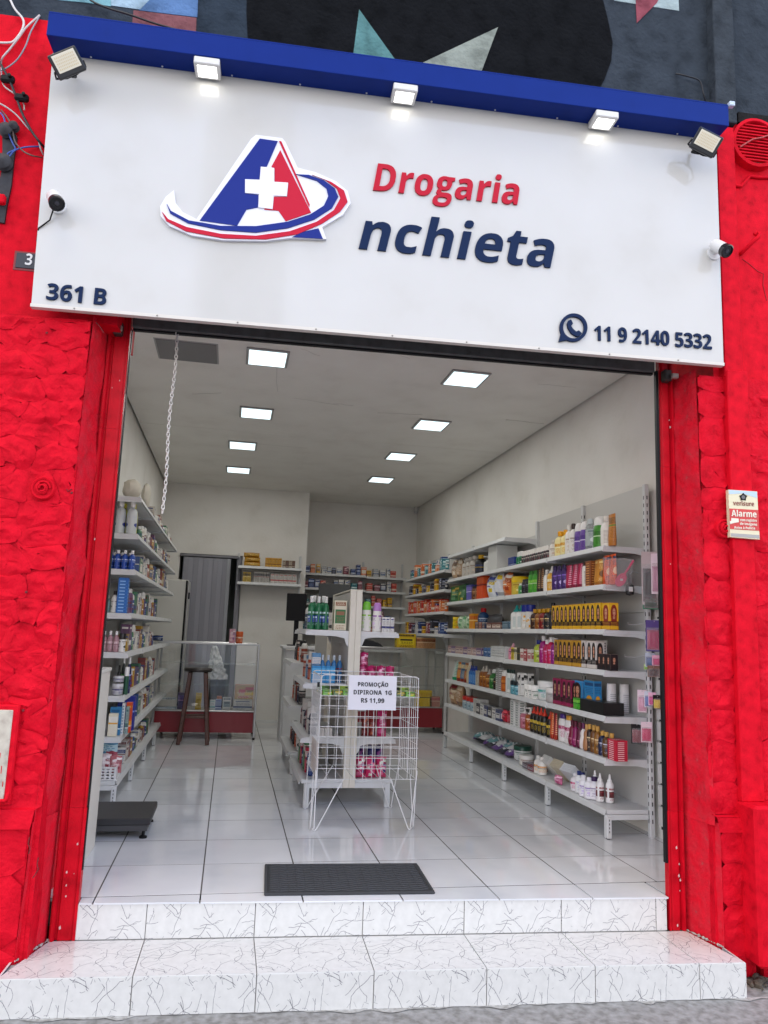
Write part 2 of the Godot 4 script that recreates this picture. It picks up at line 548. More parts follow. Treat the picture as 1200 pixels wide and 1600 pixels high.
func make_steps() -> void:
	var tex := vein_tex("veins", 512, 512, 12)
	var tile := mat(lin(0.69, 0.685, 0.66), 0.14, 0.0, tex)
	var grout := mat(lin(0.36, 0.35, 0.33), 0.9)
	var st := Node3D.new()
	st.name = "entrance_step"
	st.transform = fac
	add_child(st)
	st.set_meta("kind", "structure")
	# cores (mortar), then tiles as pieces; riser 1 at o=0, riser 2 at o=0.353
	part("mortar_core", bx(Vector3(0.088, -0.2235, 0.1685), Vector3(2.985, 0.125, 0.353), 0.0), grout, st)
	part("mortar_core", bx(Vector3(0.099, -0.155, -0.1), Vector3(2.64, 0.262, 0.186), 0.0), grout, st)
	var j1 := [-1.222, -0.931, -0.474, -0.003, 0.455, 0.911, 1.370, 1.425]
	var j2 := [-1.408, -0.918, -0.453, 0.005, 0.463, 0.921, 1.379, 1.587]
	var add := func(a: Vector3, b: Vector3, c: Vector3, d: Vector3, m: Vector3, off: Vector2):
		# a slab: outer face abcd, body behind it along -m
		var g := MB.new()
		var wid := (b - a).length()
		var hei := (d - a).length()
		var r := Rect2(off, Vector2(wid, hei) * 2.1)
		g.quad(a, b, c, d, r)
		var t := -m * 0.008
		g.quad(a + t, b + t, b, a, Rect2(off, Vector2(0.3, 0.01)))
		g.quad(b + t, c + t, c, b, Rect2(off, Vector2(0.3, 0.01)))
		g.quad(c + t, d + t, d, c, Rect2(off, Vector2(0.3, 0.01)))
		g.quad(d + t, a + t, a, d, Rect2(off, Vector2(0.3, 0.01)))
		return g.done()
	var k := 0
	var gap := 0.0018
	for i in 7:
		var l1: float = j1[i] + gap
		var r1: float = j1[i + 1] - gap
		var l2: float = j2[i] + gap
		var r2: float = j2[i + 1] - gap
		if i == 6: l1 = 1.372
		var off := Vector2(0.13 if i % 2 == 0 else 0.02, 0.11)
		var lean := rng.randf_range(-0.0007, 0.0007)
		part("riser_tile", add.call(Vector3(l1, -0.144, 0.0 + lean), Vector3(r1, -0.144, 0.0), Vector3(r1, -0.006, 0.0), Vector3(l1, -0.006, lean), Vector3(0, 0, 1), off + Vector2(0.3, 0.3)), tile, st)
		# tread: from the upper riser to the front edge, running in under the piers at both ends
		var ul: float = j1[i] if i > 0 else -1.318
		var ur: float = j1[i + 1] if i < 6 else 1.515
		part("tread_tile", add.call(Vector3(l2 + 0.0, -0.147, 0.3505), Vector3(r2, -0.147 + lean, 0.3505), Vector3(ur - gap, -0.147, 0.003), Vector3(ul + gap, -0.147, 0.003), Vector3(0, 1, 0), off + Vector2(0.55, 0.4)), tile, st)
		part("riser_tile", add.call(Vector3(l2, -0.284, 0.353), Vector3(r2, -0.284, 0.353 + lean), Vector3(r2, -0.150, 0.353 + lean), Vector3(l2, -0.150, 0.353), Vector3(0, 0, 1), off), tile, st)
		k += 1
	# end faces of the lower step
	part("riser_tile", add.call(Vector3(1.5895, -0.284, 0.351), Vector3(1.5895, -0.284, 0.19), Vector3(1.5895, -0.150, 0.19), Vector3(1.5895, -0.150, 0.351), Vector3(1, 0, 0), Vector2(0.2, 0.6)), tile, st)
	part("riser_tile", add.call(Vector3(-1.4105, -0.284, 0.19), Vector3(-1.4105, -0.284, 0.351), Vector3(-1.4105, -0.150, 0.351), Vector3(-1.4105, -0.150, 0.19), Vector3(-1, 0, 0), Vector2(0.2, 0.6)), tile, st)
	# smears of spilt mortar along the foot
	var sm := mat(lin(0.50, 0.49, 0.46), 0.95, 0.0, noise_tex("concrete", 0.02, Color.GRAY, Color.WHITE), null, 1.5)
	for i in 15:
		var u := -1.42 + i * 0.215 + rng.randf_range(-0.05, 0.05)
		var w := rng.randf_range(0.06, 0.16)
		var d := rng.randf_range(0.012, 0.045)
		var g := MB.new()
		var sd := rng.randf() * 9.0
		g.grid(8, 3, func(a, b):
			var e: float = sin(a * PI)
			return Vector3(u + (a - 0.5) * 2.0 * w, -0.2845 + 0.002 * e * (1.0 - b), 0.345 + d * (1.0 - b) * (0.35 + 0.65 * e) * (0.8 + 0.3 * sin(a * 9.0 + sd))))
		part("mortar_smear", g.done(), sm, st)
	var rb := MB.new()
	for i in 46:
		rb.xf = Transform3D(Basis.from_euler(Vector3(rng.randf() * 3, rng.randf() * 3, rng.randf() * 3)), Vector3(rng.randf_range(1.63, 2.3), -0.276, rng.randf_range(0.17, 0.30)))
		rb.box(Vector3.ZERO, Vector3(0.03, 0.022, 0.026) * rng.randf_range(0.4, 1.4), 0.006)
	var ro := part("rubble_crumbs", rb.done(), mat(lin(0.10, 0.08, 0.06), 0.95), st)
	ro.set_meta("kind", "stuff")
	# crumbling mortar where tread meets the piers
	for e in [[-1.320, -0.01, -1.390, 0.20], [1.516, -0.02, 1.582, 0.195]]:
		var g := MB.new()
		for i in 26:
			var t := i / 25.0
			var c := Vector3(lerpf(e[0], e[2], t), -0.145, lerpf(e[1], e[3], t))
			g.xf = Transform3D(Basis.from_euler(Vector3(rng.randf() * 3, rng.randf() * 3, rng.randf() * 3)), c)
			g.box(Vector3.ZERO, Vector3(0.010, 0.006, 0.011) * rng.randf_range(0.3, 1.3), 0.002)
		var o := part("mortar_crumbs", g.done(), mat(lin(0.40, 0.37, 0.34), 0.95), st)
		o.set_meta("kind", "stuff")

func make_floor() -> void:
	var fl_ := structure("shop_floor", bx(Vector3(0.83, -0.0547, -7.45), Vector3(3.9, 0.11, 7.52)), mat(lin(0.085, 0.078, 0.07), 0.95))
	var tones := []
	var cloud := noise_tex("cloud", 0.006, Color(0.93, 0.94, 0.95), Color(1, 1, 1), 512, 4, 33, 0.4)
	for k in 4:
		var q := 0.69 + 0.022 * k
		tones.append(mat(lin(q, q * 1.01, q * 1.02), 0.05 + 0.02 * (k % 2), 0.0, cloud, noise_nrm("glaze", 0.006, 1.2, 256, 3, 34), 0.7, 0.2))
	var xs := [-1.0]
	for k in 9: xs.append(-0.494 + 0.4425 * k)
	xs.append(2.65)
	var shape := {}
	for r in 17:
		var z1 := -3.689 - 0.4455 * r          # near edge
		var z0 := z1 - 0.4455
		for c in xs.size() - 1:
			var a: float = xs[c] + 0.0032
			var b: float = xs[c + 1] - 0.0032
			if b - a < 0.02: continue
			if z0 < -10.36 and a > 0.9: pass
			elif z0 < -10.4: continue
			var wob := rng.randf_range(-0.0012, 0.0012)
			var key := "%.3f" % (b - a)
			if not shape.has(key): shape[key] = bx(Vector3.ZERO, Vector3(b - a, 0.008, 0.4375), 0.0006)
			part("floor_tile", shape[key], tones[rng.randi() % 4], fl_, Transform3D(Basis.from_euler(Vector3(rng.randf_range(-0.0007, 0.0007), 0, rng.randf_range(-0.0007, 0.0007))), Vector3((a + b) / 2, -0.003, (z0 + z1) / 2 + wob)))
	for e in [[2.099, 2.64, -0.045], [-0.985, -0.559, -0.045]]:
		var m2 := MB.new()
		m2.xf = Transform3D(Basis(Vector3.RIGHT, -PI / 2), Vector3.ZERO)
		m2.prism(PackedVector2Array([Vector2(e[0], 3.552 - (e[0] - 0.66) * 0.0558 - e[2]), Vector2(e[1], 3.552 - (e[1] - 0.66) * 0.0558 - e[2]), Vector2(e[1], 3.684), Vector2(e[0], 3.684)]), -0.006, 0.0008)
		part("floor_tile", m2.done(), tones[0], fl_)
	# the cut strip at the sill, following the skewed facade
	for c in xs.size() - 1:
		var a: float = maxf(xs[c], -0.553) + 0.0032
		var b: float = minf(xs[c + 1], 2.092) - 0.0032
		if b <= a: continue
		var za := -3.552 + (a - 0.66) * 0.0558
		var zb := -3.552 + (b - 0.66) * 0.0558
		var m := MB.new()
		m.xf = Transform3D(Basis(Vector3.RIGHT, -PI / 2), Vector3.ZERO)
		m.prism(PackedVector2Array([Vector2(a, -za - 0.004), Vector2(b, -zb - 0.004), Vector2(b, 3.684), Vector2(a, 3.684)]), -0.006, 0.001)
		part("floor_tile", m.done(), tones[c % 4], fl_)

# ---------------------------------------------------------------- facade
func stones(parent: Node, u0: float, u1: float, y0: float, y1: float, off: float, ch: Vector2, cw: Vector2, bulge: Vector2, sd: int) -> void:
	# random rubble: one irregular polygon to each stone, neighbours sharing their joints
	var r := RandomNumberGenerator.new()
	r.seed = sd
	var nz := FastNoiseLite.new()
	nz.seed = sd
	nz.frequency = 1.0
	nz.fractal_octaves = 4
	var sites := []
	var y := y0
	while y < y1 - 0.02:
		var h := r.randf_range(ch.x, ch.y)
		if y + h > y1 - ch.x * 0.5: h = y1 - y
		var u := u0
		while u < u1 - 0.01:
			var w := r.randf_range(cw.x, cw.y)
			if u + w > u1 - cw.x * 0.5: w = u1 - u
			sites.append([Vector2(u + w * r.randf_range(0.35, 0.65), y + h * r.randf_range(0.22, 0.78)), w * h])
			u += w
		y += h
	for i in sites.size():
		var c: Vector2 = sites[i][0]
		var poly := PackedVector2Array([Vector2(u0, y0), Vector2(u1, y0), Vector2(u1, y1), Vector2(u0, y1)])
		for j in sites.size():
			if j == i or c.distance_to(sites[j][0]) > 0.75: continue
			var q: Vector2 = sites[j][0]
			# courses lie flat: measure height more strictly than width
			var d := Vector2((q.x - c.x) * 0.62, q.y - c.y)
			var m := (c + q) / 2.0
			var nn := Vector2(d.x * 0.62, d.y)
			var cut := PackedVector2Array()
			for k in poly.size():
				var a := poly[k]
				var b := poly[(k + 1) % poly.size()]
				var da := (a - m).dot(nn)
				var db := (b - m).dot(nn)
				if da <= 0: cut.append(a)
				if (da < 0 and db > 0) or (da > 0 and db < 0): cut.append(a.lerp(b, da / (da - db)))
			poly = cut
			if poly.size() < 3: break
		if poly.size() < 3: continue
		var soft := PackedVector2Array()
		for k in poly.size():
			var a := poly[k]
			var b := poly[(k + 1) % poly.size()]
			soft.append(a.lerp(b, 0.16))
			soft.append(a.lerp(b, 0.5))
			soft.append(a.lerp(b, 0.84))
		var cen := Vector2.ZERO
		for p in soft: cen += p / soft.size()
		var h := r.randf_range(bulge.x, bulge.y)
		var tip := Vector2(r.randf_range(-0.5, 0.5), r.randf_range(-0.7, 0.3)) * h / 0.08
		var n := soft.size()
		var g := MB.new()
		g.grid(n, 6, func(s: float, t: float):
			var k := int(round(s * n)) % n
			var rr := lerpf(1.0, 0.012, t)
			var p := cen.lerp(soft[k], rr * 0.995)
			p += Vector2(nz.get_noise_2d(p.x * 13.0, p.y * 13.0), nz.get_noise_2d(p.y * 13.0, p.x * 13.0 + 9.0)) * 0.022 * (1.0 if p.x > u0 + 0.02 and p.x < u1 - 0.02 and p.y > y0 + 0.02 and p.y < y1 - 0.02 else 0.0)
			var open := clampf(0.62 + 1.3 * nz.get_noise_2d(soft[k].x * 5.0 + 80.0, soft[k].y * 7.0), 0.08, 1.0)
			var e := lerpf(1.0 - open, 1.0, 1.0 - smoothstep(0.66, 1.0, rr))
			var z: float = h * e + e * (tip.x * (p.x - cen.x) + tip.y * (p.y - cen.y)) + 0.011 * nz.get_noise_2d(p.x * 5.0, p.y * 6.0) + 0.010 * nz.get_noise_2d(p.x * 16.0 + 40.0, p.y * 21.0)
			return Vector3(p.x, p.y, off + z))
		part("stone", g.done(), RED, parent)

func rough_face(parent: Node, called: String, a: Vector3, b: Vector3, c: Vector3, d: Vector3, nu: int, nv: int, amp: float, sd: int, m: Material) -> void:
	var nz := FastNoiseLite.new()
	nz.seed = sd
	nz.frequency = 3.2
	nz.fractal_octaves = 4
	var nrm := (b - a).cross(d - a).normalized()
	var g := MB.new()
	g.grid(nu, nv, func(s, t):
		var p := a.lerp(b, s).lerp(d.lerp(c, s), t)
		var k := minf(1.0, 8.0 * minf(s, 1.0 - s) + 0.25)
		var q := nz.get_noise_3dv(p)
		return p + nrm * amp * (q + 0.5 * absf(nz.get_noise_3dv(p * 2.3))) * k)
	part(called, g.done(), m, parent)

func make_facade() -> void:
	# piers of painted rubble stone
	var lp := thing("stone_pier", "red painted rubble stone pier beside the small white meter box", "wall", fac)
	part("pier_core", bx(Vector3(-2.1, 1.11, -0.066), Vector3(1.46, 2.79, 0.49)), RED, lp)
	rough_face(lp, "reveal", Vector3(-1.377, 0.36, 0.186), Vector3(-1.330, 0.36, -0.02), Vector3(-1.318, 2.53, -0.02), Vector3(-1.345, 2.53, 0.182), 9, 90, 0.026, 5, RED_DUSTY)
	rough_face(lp, "reveal", Vector3(-1.398, -0.29, 0.196), Vector3(-1.336, -0.29, -0.02), Vector3(-1.331, 0.37, -0.02), Vector3(-1.378, 0.37, 0.196), 9, 30, 0.008, 6, RED_DUSTY)
	stones(lp, -2.8, -1.352, 0.415, 2.50, 0.181, Vector2(0.075, 0.13), Vector2(0.09, 0.19), Vector2(0.003, 0.009), 31)
	part("pier_core", bx(Vector3(-2.09, 1.11, 0.08), Vector3(1.475, 2.79, 0.19)), RED, lp)
	part("pier_core", bx(Vector3(-2.10, 0.05, 0.09), Vector3(1.425, 0.68, 0.2)), RED, lp)
	stones(lp, -2.8, -1.392, -0.288, 0.35, 0.192, Vector2(0.17, 0.24), Vector2(0.3, 0.5), Vector2(0.004, 0.010), 32)
	rough_face(lp, "ledge", Vector3(-2.8, 0.345, 0.206), Vector3(-1.384, 0.345, 0.206), Vector3(-1.374, 0.418, 0.198), Vector3(-2.8, 0.418, 0.198), 60, 3, 0.006, 8, RED)
	rough_face(lp, "ledge", Vector3(-2.8, 0.418, 0.198), Vector3(-1.374, 0.418, 0.198), Vector3(-1.37, 0.424, 0.176), Vector3(-2.8, 0.424, 0.176), 60, 2, 0.004, 9, RED)
	var crk := mat(lin(0.16, 0.01, 0.014), 0.8)
	for e in [[[46, 1308], [44, 1318], [47, 1326], [45, 1334]], [[60, 1340], [58, 1350], [60, 1358], [54, 1368], [51, 1372]], [[150, 504], [156, 510], [162, 520]], [[112, 764], [106, 768], [104, 764]]]:
		var cp := []
		for q in e: cp.append(fl(q[0], q[1], 0.212 if q[1] > 1200 else 0.186))
		part("crack", tb(cp, 0.0022, 5), crk, lp)
	for e in [[73, 520], [112, 770], [41, 925], [36, 1110]]: part("nail_hole", lt([[0.006, 0.0], [0.004, 0.003], [0.0, 0.003]], 8), crk, lp, Transform3D(Basis(Vector3.RIGHT, PI / 2), fl(e[0], e[1], 0.197)))
	var rp := thing("stone_pier", "narrow red painted rubble pier between shutter rail and flat pilaster", "wall", fac)
	part("pier_core", bx(Vector3(1.665, 1.11, 0.06), Vector3(0.19, 2.79, 0.20)), RED, rp)
	rough_face(rp, "reveal", Vector3(1.528, 0.36, -0.03), Vector3(1.578, 0.36, 0.172), Vector3(1.545, 2.53, 0.170), Vector3(1.512, 2.53, -0.03), 9, 90, 0.026, 15, RED_DUSTY)
	rough_face(rp, "reveal", Vector3(1.528, -0.29, -0.03), Vector3(1.594, -0.29, 0.190), Vector3(1.590, 0.372, 0.190), Vector3(1.528, 0.372, -0.03), 9, 30, 0.008, 16, RED_DUSTY)
	stones(rp, 1.556, 1.70, 0.41, 2.50, 0.165, Vector2(0.10, 0.22), Vector2(0.12, 0.3), Vector2(0.003, 0.010), 41)
	stones(rp, 1.588, 1.72, -0.288, 0.34, 0.180, Vector2(0.15, 0.22), Vector2(0.2, 0.3), Vector2(0.004, 0.012), 42)
	rough_face(rp, "ledge", Vector3(1.584, 0.335, 0.196), Vector3(1.72, 0.335, 0.196), Vector3(1.72, 0.40, 0.194), Vector3(1.574, 0.40, 0.194), 8, 3, 0.004, 18, RED)
	rough_face(rp, "ledge", Vector3(1.574, 0.40, 0.194), Vector3(1.72, 0.40, 0.194), Vector3(1.72, 0.408, 0.16), Vector3(1.564, 0.408, 0.16), 8, 2, 0.004, 19, RED)
	var rw := thing("stone_wall", "red painted rough stone wall beyond the flat pilaster", "wall", fac)
	part("wall_core", bx(Vector3(2.34, 1.11, -0.06), Vector3(1.1, 2.79, 0.46)), RED, rw)
	stones(rw, 1.79, 2.9, -0.288, 2.42, 0.166, Vector2(0.09, 0.16), Vector2(0.11, 0.22), Vector2(0.004, 0.011), 51)
	# flat pilaster and its plinth
	var pi := thing("flat_pilaster", "smooth red pilaster strip with a thicker plinth", "pilaster", fac)
	part("shaft", bx(Vector3(1.752, 1.50, 0.10), Vector3(0.112, 2.06, 0.20), 0.004), RED_SMOOTH, pi)
	part("shaft", bx(Vector3(1.742, 3.19, 0.09), Vector3(0.100, 1.38, 0.20), 0.004), RED_SMOOTH, pi)
	part("plinth", bx(Vector3(1.86, 0.135, 0.14), Vector3(0.34, 0.67, 0.32), 0.012), RED_SMOOTH, pi)
	# smooth red wall behind the sign
	var uw := thing("upper_wall", "smooth red plaster wall behind the shop sign", "wall", fac)
	part("plaster", bx(Vector3(-2.2, 3.255, -0.06), Vector3(1.9, 1.49, 0.40)), RED_SMOOTH, uw)
	part("plaster", bx(Vector3(0.2, 3.40, -0.08), Vector3(2.94, 1.20, 0.36)), RED_SMOOTH, uw)
	part("plaster", bx(Vector3(2.28, 3.225, -0.06), Vector3(1.24, 1.43, 0.40)), RED_SMOOTH, uw)
	part("crack", tb([fl(1160, 405, 0.141), fl(1170, 412, 0.141), fl(1184, 424, 0.141), fl(1193, 428, 0.141), fl(1192, 445, 0.141), fl(1198, 470, 0.141)], 0.002, 5), mat(lin(0.25, 0.006, 0.01), 0.8), uw)
	make_mural()
	# shutter guide rails
	for s in [[-1, "red steel shutter guide rail below the number 361 B", -1.322, -1.214], [1, "red steel shutter guide rail with a black rubber edge", 1.437, 1.522]]:
		var rl := thing("shutter_rail", s[1], "shutter rail", fac)
		var a: float = s[2]
		var b: float = s[3]
		for seg in [[-0.146, 0.384, 0.0], [0.385, 2.06, 0.003], [2.061, 2.66, 0.005]]:
			var e: float = seg[2]
			var yl: float = seg[0]
			var yh: float = seg[1]
			var poly := PackedVector2Array()
			if s[0] < 0: poly = PackedVector2Array([Vector2(a, -0.035), Vector2(b - e, -0.035), Vector2(b - e, 0.004), Vector2(b - 0.012, 0.004), Vector2(b - 0.015, -0.004), Vector2(b - 0.026, 0.0), Vector2(a + 0.036, 0.0), Vector2(a + 0.030, -0.010), Vector2(a + 0.024, -0.010), Vector2(a + 0.020, 0.012), Vector2(a + 0.009, 0.012), Vector2(a + 0.006, -0.004), Vector2(a, -0.004)])
			else: poly = PackedVector2Array([Vector2(a + e, -0.035), Vector2(b, -0.035), Vector2(b, -0.006), Vector2(b - 0.006, -0.006), Vector2(b - 0.009, 0.010), Vector2(b - 0.020, 0.010), Vector2(b - 0.024, -0.012), Vector2(b - 0.030, -0.012), Vector2(b - 0.034, 0.0), Vector2(a + 0.020, 0.0), Vector2(a + 0.012, -0.006), Vector2(a + 0.008, 0.003), Vector2(a + e, 0.003)])
			var g := MB.new()
			g.xf = Transform3D(Basis(Vector3.RIGHT, -PI / 2), Vector3.ZERO)
			var flip := PackedVector2Array()
			for q in poly: flip.append(Vector2(q.x, -q.y))
			g.prism(flip, yl, yh)
			part("channel", g.done(), RED_METAL, rl)
		if s[0] > 0:
			part("rubber_edge", bx(Vector3(a - 0.0065, 1.36, -0.012), Vector3(0.012, 2.42, 0.022)), BLACK, rl)
		else:
			part("rubber_edge", bx(Vector3(b + 0.002, 1.34, -0.012), Vector3(0.004, 2.42, 0.016)), BLACK, rl)
		for k in 9:
			var chip := MB.new()
			var cu := lerpf(a + 0.03, b - 0.02, rng.randf())
			var cy: float = [0.06, 0.10, 0.13, 0.22, 0.03, 1.55, 2.30, 2.27, -0.12][k] + rng.randf_range(-0.02, 0.02)
			var sz := rng.randf_range(0.003, 0.009)
			chip.prism(PackedVector2Array([Vector2(cu, cy), Vector2(cu + sz * 0.8, cy + sz * 0.4), Vector2(cu + sz * 0.5, cy + sz * 1.9), Vector2(cu - sz * 0.3, cy + sz * 1.1)]), 0.0, 0.0012)
			part("paint_chip", chip.done(), mat(lin(0.62, 0.42, 0.40), 0.8), rl)
		# latch at the top of the rail
		var lc := thing("shutter_latch", "dark steel shutter latch at the head of the %s rail" % ["plain" if s[0] < 0 else "rubber edged"], "latch", fac)
		var lu := -1.268 if s[0] < 0 else 1.468
		part("body", bx(Vector3(lu, 2.535, 0.026), Vector3(0.042, 0.062, 0.046), 0.006), mat(lin(0.06, 0.055, 0.05), 0.5, 0.6), lc)
		part("bolt", bx(Vector3(lu + (0.006 if s[0] < 0 else 0.03), 2.528, 0.056), Vector3(0.036, 0.026, 0.02), 0.003), mat(lin(0.45, 0.38, 0.33), 0.45, 0.5), lc)
	# rolled up shutter edge over the opening
	var ln := thing("rolled_shutter", "dark grey edge of rolled up steel shutter under the sign", "shutter", fac)
	part("bottom_bar", bx(Vector3(0.104, 2.612, -0.03), Vector3(2.632, 0.10, 0.06), 0.004), mat(lin(0.10, 0.105, 0.10), 0.6, 0.2, noise_tex("paint", 0.01, Color.GRAY, Color.WHITE), null, 2.0), ln)
	part("slat", bx(Vector3(0.104, 2.735, -0.045), Vector3(2.632, 0.14, 0.03), 0.004), mat(lin(0.10, 0.105, 0.10), 0.6, 0.2), ln)
	part("rubber_lip", bx(Vector3(0.104, 2.559, -0.03), Vector3(2.632, 0.010, 0.024), 0.002), BLACK, ln)
	# chain to pull it down
	var ch := thing("pull_chain", "white plastic pull chain hanging from the rolled shutter", "chain")
	var cx := fac * Vector3(-1.006, 0, -0.02)
	var link := MB.new()
	var lpts := []
	for k in 15:
		var a := TAU * k / 14.0
		lpts.append(Vector3(cos(a) * 0.0065, sin(a) * 0.0125 , 0))
	link.tube(lpts, 0.0026, 5, false)
	var lm := link.done()
	for k in 46:
		part("link", lm, mat(lin(0.62, 0.60, 0.55), 0.5), ch, Transform3D(Basis(Vector3.UP, 0.5 + (PI / 2 if k % 2 else 0.0)), Vector3(cx.x + 0.004 * sin(k * 0.21), 2.555 - k * 0.0192, cx.z)))
	make_sign()
	make_wall_bits()

func make_mural() -> void:
	var plaster := noise_nrm("rough", 0.05, 9.0)
	var stain := noise_tex("stain", 0.01, Color(0.72, 0.72, 0.72), Color(1, 1, 1), 512, 6, 61, 0.4)
	var mw := thing("mural_wall", "dark painted mural wall above the blue canopy", "wall", fac)
	var paint := func(r: float, g: float, b: float) -> StandardMaterial3D: 
		var m := mat(lin(r * 0.9, g * 0.9, b * 0.9), 0.9, 0.0, stain, plaster, 1.2, 0.28)
		m.metallic_specular = 0.1
		return m
	part("plaster", bx(Vector3(0.1, 5.5, -0.07), Vector3(6.0, 3.0, 0.42)), paint.call(0.055, 0.068, 0.085), mw)
	part("cornice_edge", bx(Vector3(2.34, 3.97, -0.05), Vector3(1.0, 0.06, 0.42)), paint.call(0.03, 0.03, 0.03), mw)
	var o := 0.142
	var sheet := func(pts: Array, k: float, lay: float, m: Material):
		part("paint_patch", pr(fpoly(pts, o, k), 0.1395, o + lay), m, mw)
	var t := 1.0 / 3.0
	sheet.call([[-60, -40], [520, -40], [520, 30], [400, 12], [275, 0], [240, -8]], t, 0.001, paint.call(0.25, 0.50, 0.56))
	sheet.call([[521, -40], [735, -60], [700, 0], [658, 45], [521, 26]], t, 0.001, paint.call(0.40, 0.55, 0.66))
	sheet.call([[737, -60], [930, -40], [925, 81], [650, 48], [702, 0]], t, 0.001, paint.call(0.13, 0.24, 0.46))
	sheet.call([[626, 48], [921, 84], [918, 165], [618, 130]], t, 0.001, paint.call(0.27, 0.11, 0.12))
	sheet.call([[931, -40], [1180, -40], [1160, 190], [925, 165]], t, 0.001, paint.call(0.040, 0.055, 0.075))
	sheet.call([[388, -120], [925, -120], [937, -20], [950, 32], [957, 66], [955, 95], [944, 125], [930, 150], [388, 80], [385, 20]], 1.0, 0.0018, paint.call(0.012, 0.013, 0.015))
	sheet.call([[561, 15], [551, 92], [622, 100]], 1.0, 0.003, paint.call(0.13, 0.29, 0.29))
	sheet.call([[778, 43], [655, 101], [750, 118]], 1.0, 0.003, paint.call(0.34, 0.38, 0.33))
	sheet.call([[955, -40], [1058, -40], [1061, 17], [960, 1]], 1.0, 0.001, paint.call(0.45, 0.56, 0.57))
	sheet.call([[990, -60], [1060, -60], [1026, 5], [995, 36]], 1.0, 0.003, paint.call(0.36, 0.10, 0.13))
	var gp := thing("grey_pilaster", "dark grey pilaster strip rising over the canopy end", "pilaster", fac)
	part("shaft", bx(Vector3(1.748, 5.4, 0.16), Vector3(0.118, 3.0, 0.08), 0.004), paint.call(0.062, 0.074, 0.088), gp)

func sign_text(s: String, px: float, py: float, px2: float, py2: float, cap_px: Vector2, off: float, m: Material, parent: Node, depth := 0.014, bold := 1.0, slant := 0.0, font_name := "Droid Sans") -> void:
	# letters along a baseline between two photo points, cap height up to cap_px
	var f := SystemFont.new()
	f.font_names = PackedStringArray([font_name])
	f.font_weight = 700 if bold > 0 else 400
	var a := f2(px, py, off)
	var b := f2(px2, py2, off)
	var cap := f2(cap_px.x, cap_px.y, off).distance_to(f2(cap_px.x, cap_px.y, off).lerp(a, 0.0)) + absf(f2(cap_px.x, cap_px.y, off).y - a.y)
	var fs := 64
	var w_all := f.get_string_size(s, HORIZONTAL_ALIGNMENT_LEFT, -1, fs).x
	var pix := cap / (fs * 0.714)
	var sx := a.distance_to(b) / (w_all * pix)
	var dir := (b - a).normalized()
	for i in s.length():
		if s[i] == " ": continue
		var x0 := f.get_string_size(s.substr(0, i), HORIZONTAL_ALIGNMENT_LEFT, -1, fs).x * pix * sx
		var tm := TextMesh.new()
		tm.text = s[i]
		tm.font = f
		tm.font_size = fs
		tm.pixel_size = pix
		tm.depth = depth
		tm.curve_step = 1.5
		tm.horizontal_alignment = HORIZONTAL_ALIGNMENT_LEFT
		tm.vertical_alignment = VERTICAL_ALIGNMENT_BOTTOM
		var desc := f.get_descent(fs) * pix
		var bs := Basis(Vector3(dir.x, dir.y, 0) * sx, Vector3(-dir.y + slant, dir.x, 0), Vector3(0, 0, 1))
		var o := a + dir * x0
		var pos := Vector3(o.x, o.y, off + depth / 2) + bs * Vector3(0, -desc, 0)
		part("letter", tm, m, parent, Transform3D(bs, pos))

